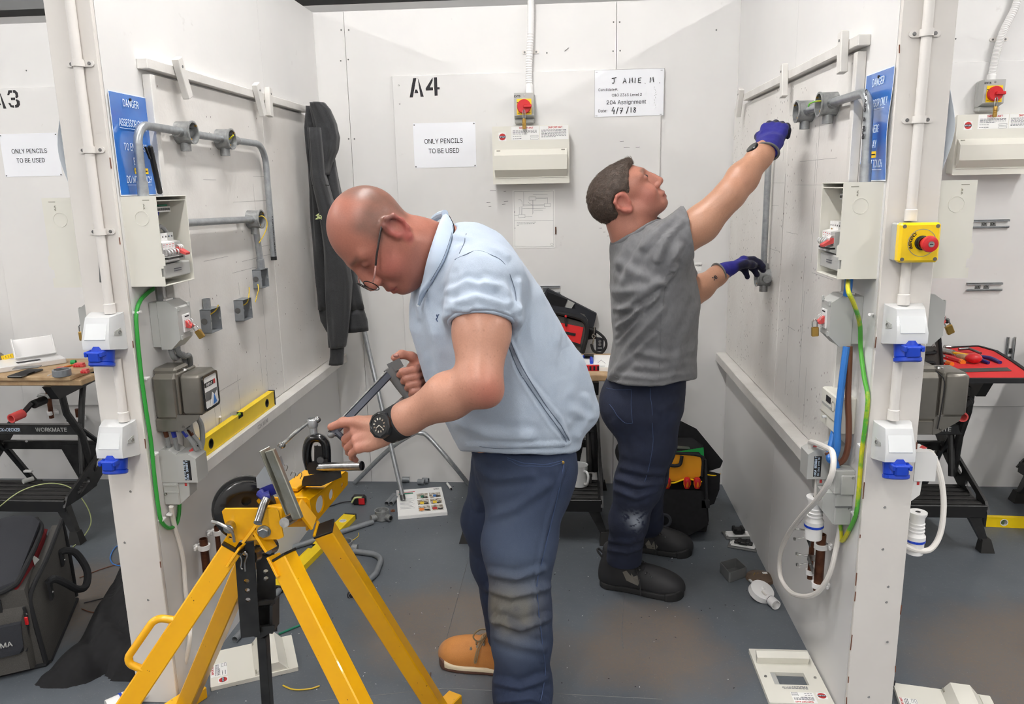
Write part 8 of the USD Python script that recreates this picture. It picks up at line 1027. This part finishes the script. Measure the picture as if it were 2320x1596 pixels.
    def shirt(p, rib=False):
        d = None
        for i in range(4): x = eseg(p, st[i], st[i+1], rad[i], rad[i+1], Lt); d = x if d is None else smin(d, x, .05)
        d = smin(d, chain(p, [st[4]+A([.0, 0, .012]), sh+A([-.03, 0, -.005])], [.08, .08], .05), .06); d = smin(d, chain(p, [st[4], lsh], [.09, .07], .05), .05); d = smin(d, eseg(p, P(1478, 850, 2.83), P(1478, 880, 2.83), (.205, .158), (.21, .166), Lt), .04); px = topx(p); yl = np.interp(px[:, 0], [1350, 1368, 1420, 1500, 1590], [855, 862, 874, 876, 856]); d = smax(d, (px[:, 1]-yl)/640., .005)
        sl = chain(p, [sh+A([-.01, 0, -.0]), cuff+sd*.1], [.084, .074], .03); sl = smax(sl, (p-cuff)@cn, .004); sl = smax(sl, -cap(p, sh+sd*.03, cuff+sd*.1, .062, .068), .004); ls = chain(p, [lsh, lsh+lsd*.16], [.075, .072]); ls = smax(ls, (p-lsh-lsd*.16)@lsd, .004); d = smin(smin(d, sl, .04), ls, .03); nk = chain(p, [nb+A([.0, 0, -.03]), C+R.T@A([-.015, 0, -.085])*hs], [.07, .088])
        if rib: return smax(smax(np.abs(nk-.006)-.0065, d-.0035, .003), -d-.010, .003)
        return smax(d, -chain(p, [nb+A([.0, 0, -.03]), C+R.T@A([-.015, 0, -.085])*hs], [.07, .088]), .01)
    m = nets(shirt, *bb(*st, sh, cuff, lsh, m=.25), .006); m = crumple(m, 8, .006, 5, (1, 1, .7)); m = crumple(m, 28, .0018, 6)
    m = fold(m, [([(1532, 606), (1480, 680), (1400, 740)], 6, .010), ([(1522, 618), (1490, 660), (1440, 720), (1398, 770)], 4, -.006), ([(1540, 560), (1500, 640), (1410, 700)], 8, .008), ([(1500, 700), (1430, 780), (1385, 850)], 8, .008), ([(1480, 760), (1420, 820), (1378, 858)], 7, .007), ([(1395, 590), (1440, 620), (1500, 640)], 10, .006), ([(1385, 660), (1440, 660), (1490, 640)], 9, .007), ([(1390, 700), (1440, 700)], 7, .007), ([(1440, 520), (1400, 600)], 8, .006), ([(1470, 520), (1430, 600), (1410, 640)], 9, .006), ([(1545, 500), (1510, 540), (1490, 590)], 7, .008), ([(1530, 490), (1490, 520), (1460, 560)], 8, .007), ([(1580, 700), (1540, 780), (1530, 840)], 9, .006), ([(1400, 850), (1480, 858), (1570, 845)], 6, .004), ([(1450, 800), (1520, 815), (1580, 790)], 9, .005), ([(1560, 820), (1500, 835), (1440, 828)], 8, .004)])
    v = m.vertices; n3 = meshkit.noise(v*A([420, 420, 60]), 2); n4 = meshkit.fbm(v*60, 3, 8); col = mixc((112, 112, 114), [(.35*n3, (134, 134, 136)), (.3*sst(n4, .45, .75), (92, 92, 95))]); sp = tinted(t, 't_shirt', m, 'jersey', col, label='crumpled grey t-shirt')
    t.add('neck_rib', nets(lambda p: shirt(p, True), *bb(nb, m=.16), .0045), 'shirt_rib', parent=sp); t.add('hem_stitch', seam(m, [(1378, 852), (1420, 862), (1500, 865), (1575, 850)], .0008), 'shirt_rib', parent=sp); t.add('side_seam', seam(m, [(1508, 640), (1498, 720), (1496, 800), (1494, 860)], .001), 'shirt_rib', parent=sp)
    # gloves: dark palms and fingertips on blue knit
    for H, lb, cut in ((H1, 'blue knit work glove with black palm, raised to the conduit box', 0), (H2, 'blue knit work glove with black palm, holding the upright conduit', 1)):
        gl = Thing('work_glove', lb, 'glove', H['wr']); c = lambda a, b, n: H['wr']+H['fwd']*a+H['lat']*b+H['nrm']*n
        def gf(p): d = smin(hand(p, H, .0035), eseg(p, c(-.035, 0, 0), c(.01, 0, 0), (.040, .034), (.036, .028), H['lat']), .02); d = smax(d, -(p-c(-.03, 0, 0))@H['fwd'], .003); return d
        g = nets(gf, *bb(*[x for q_, r in H['f'] for x in q_], H['wr'], *H['th'], m=.08), .004); g = crumple(g, 26, .004, 3); vv = g.vertices; k = ((vv-H['wr'])@H['nrm']); tip = (vv-H['wr'])@H['fwd']; blk = np.maximum(sst(-k, -.004, .010), sst(tip, .085, .11))*sst(tip, .015, .04); blk = np.clip(blk*1.2-.2*meshkit.fbm(vv*50, 2), 0, 1); tinted(gl, 'glove_shell', g, 'jersey', mixc((38, 36, 132), [(blk, (22, 22, 32)), (.3*meshkit.noise(vv*A([200, 200, 200]), 3), (28, 26, 104))])); gl.add('cuff_edge', lathe([(.041, -.003), (.0435, 0), (.041, .003), (.036, .003), (.036, -.003), (.041, -.003)], c(-.03, 0, 0), H['fwd'], 28).apply_transform(np.eye(4)), 'grey_dark', label='grey cuff edge')
    wd = (wr-el)/np.linalg.norm(wr-el); b0 = wr-wd*.052; wo = A([-.75, -.25, .62]); wo -= wd*(wo@wd); wo /= np.linalg.norm(wo); w_ = Thing('wristwatch', 'black metal watch below the raised blue glove', 'watch', b0); w_.add('bracelet', lathe([(.036, -.011), (.0385, -.010), (.0385, .010), (.036, .011), (.0325, .011), (.0325, -.011), (.036, -.011)], b0, wd, 30), 'black_metal'); w_.add('case', lathe([(.021, 0), (.0225, .002), (.0215, .011), (.019, .0125), (0, .012)], b0+wo*.034, wo, 24), 'black_gloss'); w_.add('dial', cyl(b0+wo*.0462, b0+wo*.0468, .0175), 'steel_dark')
    # tattoo on the far forearm
    td = (lwr-lel)/np.linalg.norm(lwr-lel); no = CAM-(lel+lwr)/2; no -= td*(no@td); no /= np.linalg.norm(no); c0 = P(1601, 634, 3.04); ax = lel+td*((c0-lel)@td); X = td; Y = np.cross(no, X); tx_ = meshkit.text_mesh('alice', .018, .0005, True); V = tx_.vertices; V[:, 0] -= V[:, 0].mean(); r_ = .0435; ang = (V[:, 1]-.008)/r_; tx_.vertices = ax+X*(V[:, :1]+.006)+(r_+.0008+V[:, 2:3]-.05*np.abs(V[:, :1])*0)*(no*np.cos(ang)[:, None]+Y*np.sin(ang)[:, None]); t.add('tattoo', cat(tx_, place(prism(Polygon([(.006*(1 if i % 2 == 0 else .42)*math.cos(math.pi/2+i*math.pi/5), .006*(1 if i % 2 == 0 else .42)*math.sin(math.pi/2+i*math.pi/5)) for i in range(10)]), .0005), ax-X*.048+no*(r_+.0016), X, Y)), 'tattoo', parent=tb, label='small script tattoo with a star')
    # jeans
    hp, kn, an = P(1455, 905, 2.80), P(1438, 1090, 2.80), A([.215, 2.905, .085]); kn2, an2 = P(1464, 1085, 3.0), A([.335, 3.255, .085])
    def jeans(p):
        d = chain(p, [P(1462, 930, 2.79), P(1468, 1000, 2.79), P(1445, 1100, 2.80), P(1424, 1180, 2.83), an], [.118, .098, .086, .070, .068], .04); d = smin(d, chain(p, [P(1480, 930, 2.95), P(1476, 1010, 2.97), kn2, P(1466, 1180, 3.13), an2], [.11, .09, .078, .064, .062], .04), .02); d = smin(d, eseg(p, P(1468, 850, 2.86), P(1464, 905, 2.87), (.17, .142), (.175, .143), Lt), .05); d = smin(d, ell(p, P(1412, 915, 2.85), (.09, .14, .11)), .05); return smax(smax(d, p[:, 2]-P(1468, 846, 2.85)[2], .01), .132-p[:, 2], .004)
    m = nets(jeans, *bb(hp, kn, an, kn2, an2, P(1560, 880, 2.86), m=.17), .0065); m = crumple(m, 10, .005, 21); m = fold(m, [([(1400, 1085), (1450, 1100), (1510, 1095)], 8, .010), ([(1395, 1110), (1440, 1128), (1490, 1110)], 7, .008), ([(1408, 1060), (1470, 1075), (1520, 1070)], 8, .006), ([(1375, 1245), (1420, 1252), (1460, 1238)], 6, .007), ([(1376, 1225), (1425, 1232), (1462, 1222)], 6, .005), ([(1390, 960), (1410, 1030)], 8, .004), ([(1540, 900), (1500, 930)], 8, .005)])
    v = m.vertices; ns = meshkit.fbm(v*14, 3, 2); wv = meshkit.noise(v*A([240, 240, 40]), 3); x = topx(v); sp_ = lambda px, py, Y, r: np.exp(-((np.linalg.norm(v-P(px, py, Y), axis=1))/r)**2); paint = (sp_(1438, 1168, 2.76, .03)+.8*sp_(1440, 1185, 2.76, .02)+.4*sp_(1441, 1200, 2.77, .012))*(meshkit.fbm(v*90, 2, 3) > .42)
    jp = tinted(t, 'jeans', m, 'denim', mixc((26, 32, 52), [(.45*sst(ns, .4, .8), (36, 46, 72)), (.2*wv, (42, 52, 78)), (.75*np.clip(paint, 0, 1), (176, 184, 196))]), label='dark blue jeans with a paint smear on the shin'); t.add('pocket_seam', cat(seam(m, [(1374, 880), (1400, 885), (1432, 882)], .0012), seam(m, [(1432, 882), (1430, 920), (1432, 960)], .0011), seam(m, [(1432, 960), (1415, 958), (1396, 940), (1382, 915)], .0011)), 'seam_navy', parent=jp); t.add('side_seam', seam(m, [(1472, 880), (1478, 930), (1480, 1000), (1470, 1060), (1462, 1090)], .0012), 'seam_navy', parent=jp)
    for toe, heel, lb in ((A([.455, 2.865, 0]), A([.125, 2.955, 0]), 'black hiking boot with grey panels nearest the viewer'), (A([.545, 3.235, 0]), A([.225, 3.295, 0]), 'black hiking boot farther back beside the backpack')):
        up, sole, o, RB, Lb = boot(toe, heel, .158, .112, (-.0, 0)); m = nets(lambda p: up(p)[0], *bb(toe, heel, A(heel)+[0, 0, .15], m=.09), .005); v = m.vertices; qn = up(v)[1]; bp = tinted(t, 'boot', m, 'leather', mixc((34, 34, 36), [(.5*meshkit.fbm(v*30, 3, 6), (44, 44, 47))]), label=lb); t.add('outsole', nets(sole, *bb(toe, heel, m=.06), .005), 'sole_black', smooth=True, parent=bp); t.add('toe_bumper', nets(lambda p: smax(sole(p, .005), Lb*.8-(p-o)@RB[0], .01)-.002, *bb(toe, m=.1), .005), 'sole_black', smooth=True, parent=bp)
        B = lambda a, b, c: o+RB.T@A([a*Lb, b, c]); s = 1 if (RB[1]@A([0, -1, 0])) > 0 else -1; ms = []
        for k in range(5): a, z = .66-.075*k, .092+.012*k; ms += [tube(spline([B(a, s*.036, z-.008), B(a-.02, 0, z+.008), B(a-.05, -s*.034, z)]), .003, 6), tube(spline([B(a, -s*.034, z-.008), B(a-.02, 0, z+.01), B(a-.05, s*.036, z)]), .003, 6)]
        ms += [tube(spline([B(.37, 0, .14), B(.45, s*.04, .15), B(.5, s*.05, .12), B(.44, s*.045, .12), B(.38, 0, .14)]), .003, 6), tube(spline([B(.42, s*.02, .135), B(.48, s*.05, .1), B(.52, s*.062, .05), B(.53, s*.068, .01)]), .0028, 6)]; t.add('lace', cat(*ms), 'lace_black', parent=bp); w_ = []
        pan = [(1409, 1297), (1418, 1293), (1427, 1310), (1429, 1299), (1440, 1314), (1443, 1304), (1450, 1316), (1446, 1328), (1420, 1316)] if toe[1] < 3 else [(1462, 1232), (1470, 1224), (1476, 1240), (1481, 1226), (1490, 1240), (1486, 1246), (1466, 1244)]
        q3 = snap(m, pan, .0022); ctr = q3.mean(0); t.add('side_panel', TM(np.vstack([q3, [ctr]]), [[i, (i+1) % len(q3), len(q3)] for i in range(len(q3))]), 'boot_grey', smooth=False, parent=bp, label='light grey jagged side panel'); t.add('heel_loop', tube(spline([B(.05, s*.012, .12), B(-.02, s*.012, .15), B(-.015, 0, .155), B(.04, 0, .14)]), .0045, 8), 'lace_black', parent=bp); t.add('eyelet', cat(*[ball(B(.64-.07*k, s*.042, .085+.012*k), .004, 1) for k in range(4)]), 'steel_dark', parent=bp, kind='stuff')
tint_mat('hair', .55, 240., .8, .003); mat('hair_strand', (66, 52, 43), .5, n=(60, (96, 82, 70), .12)); mat('shirt_rib', (112, 112, 114), .9, bump=(900, .3, .001)); mat('boot_grey', (112, 108, 100), .7)
man2()
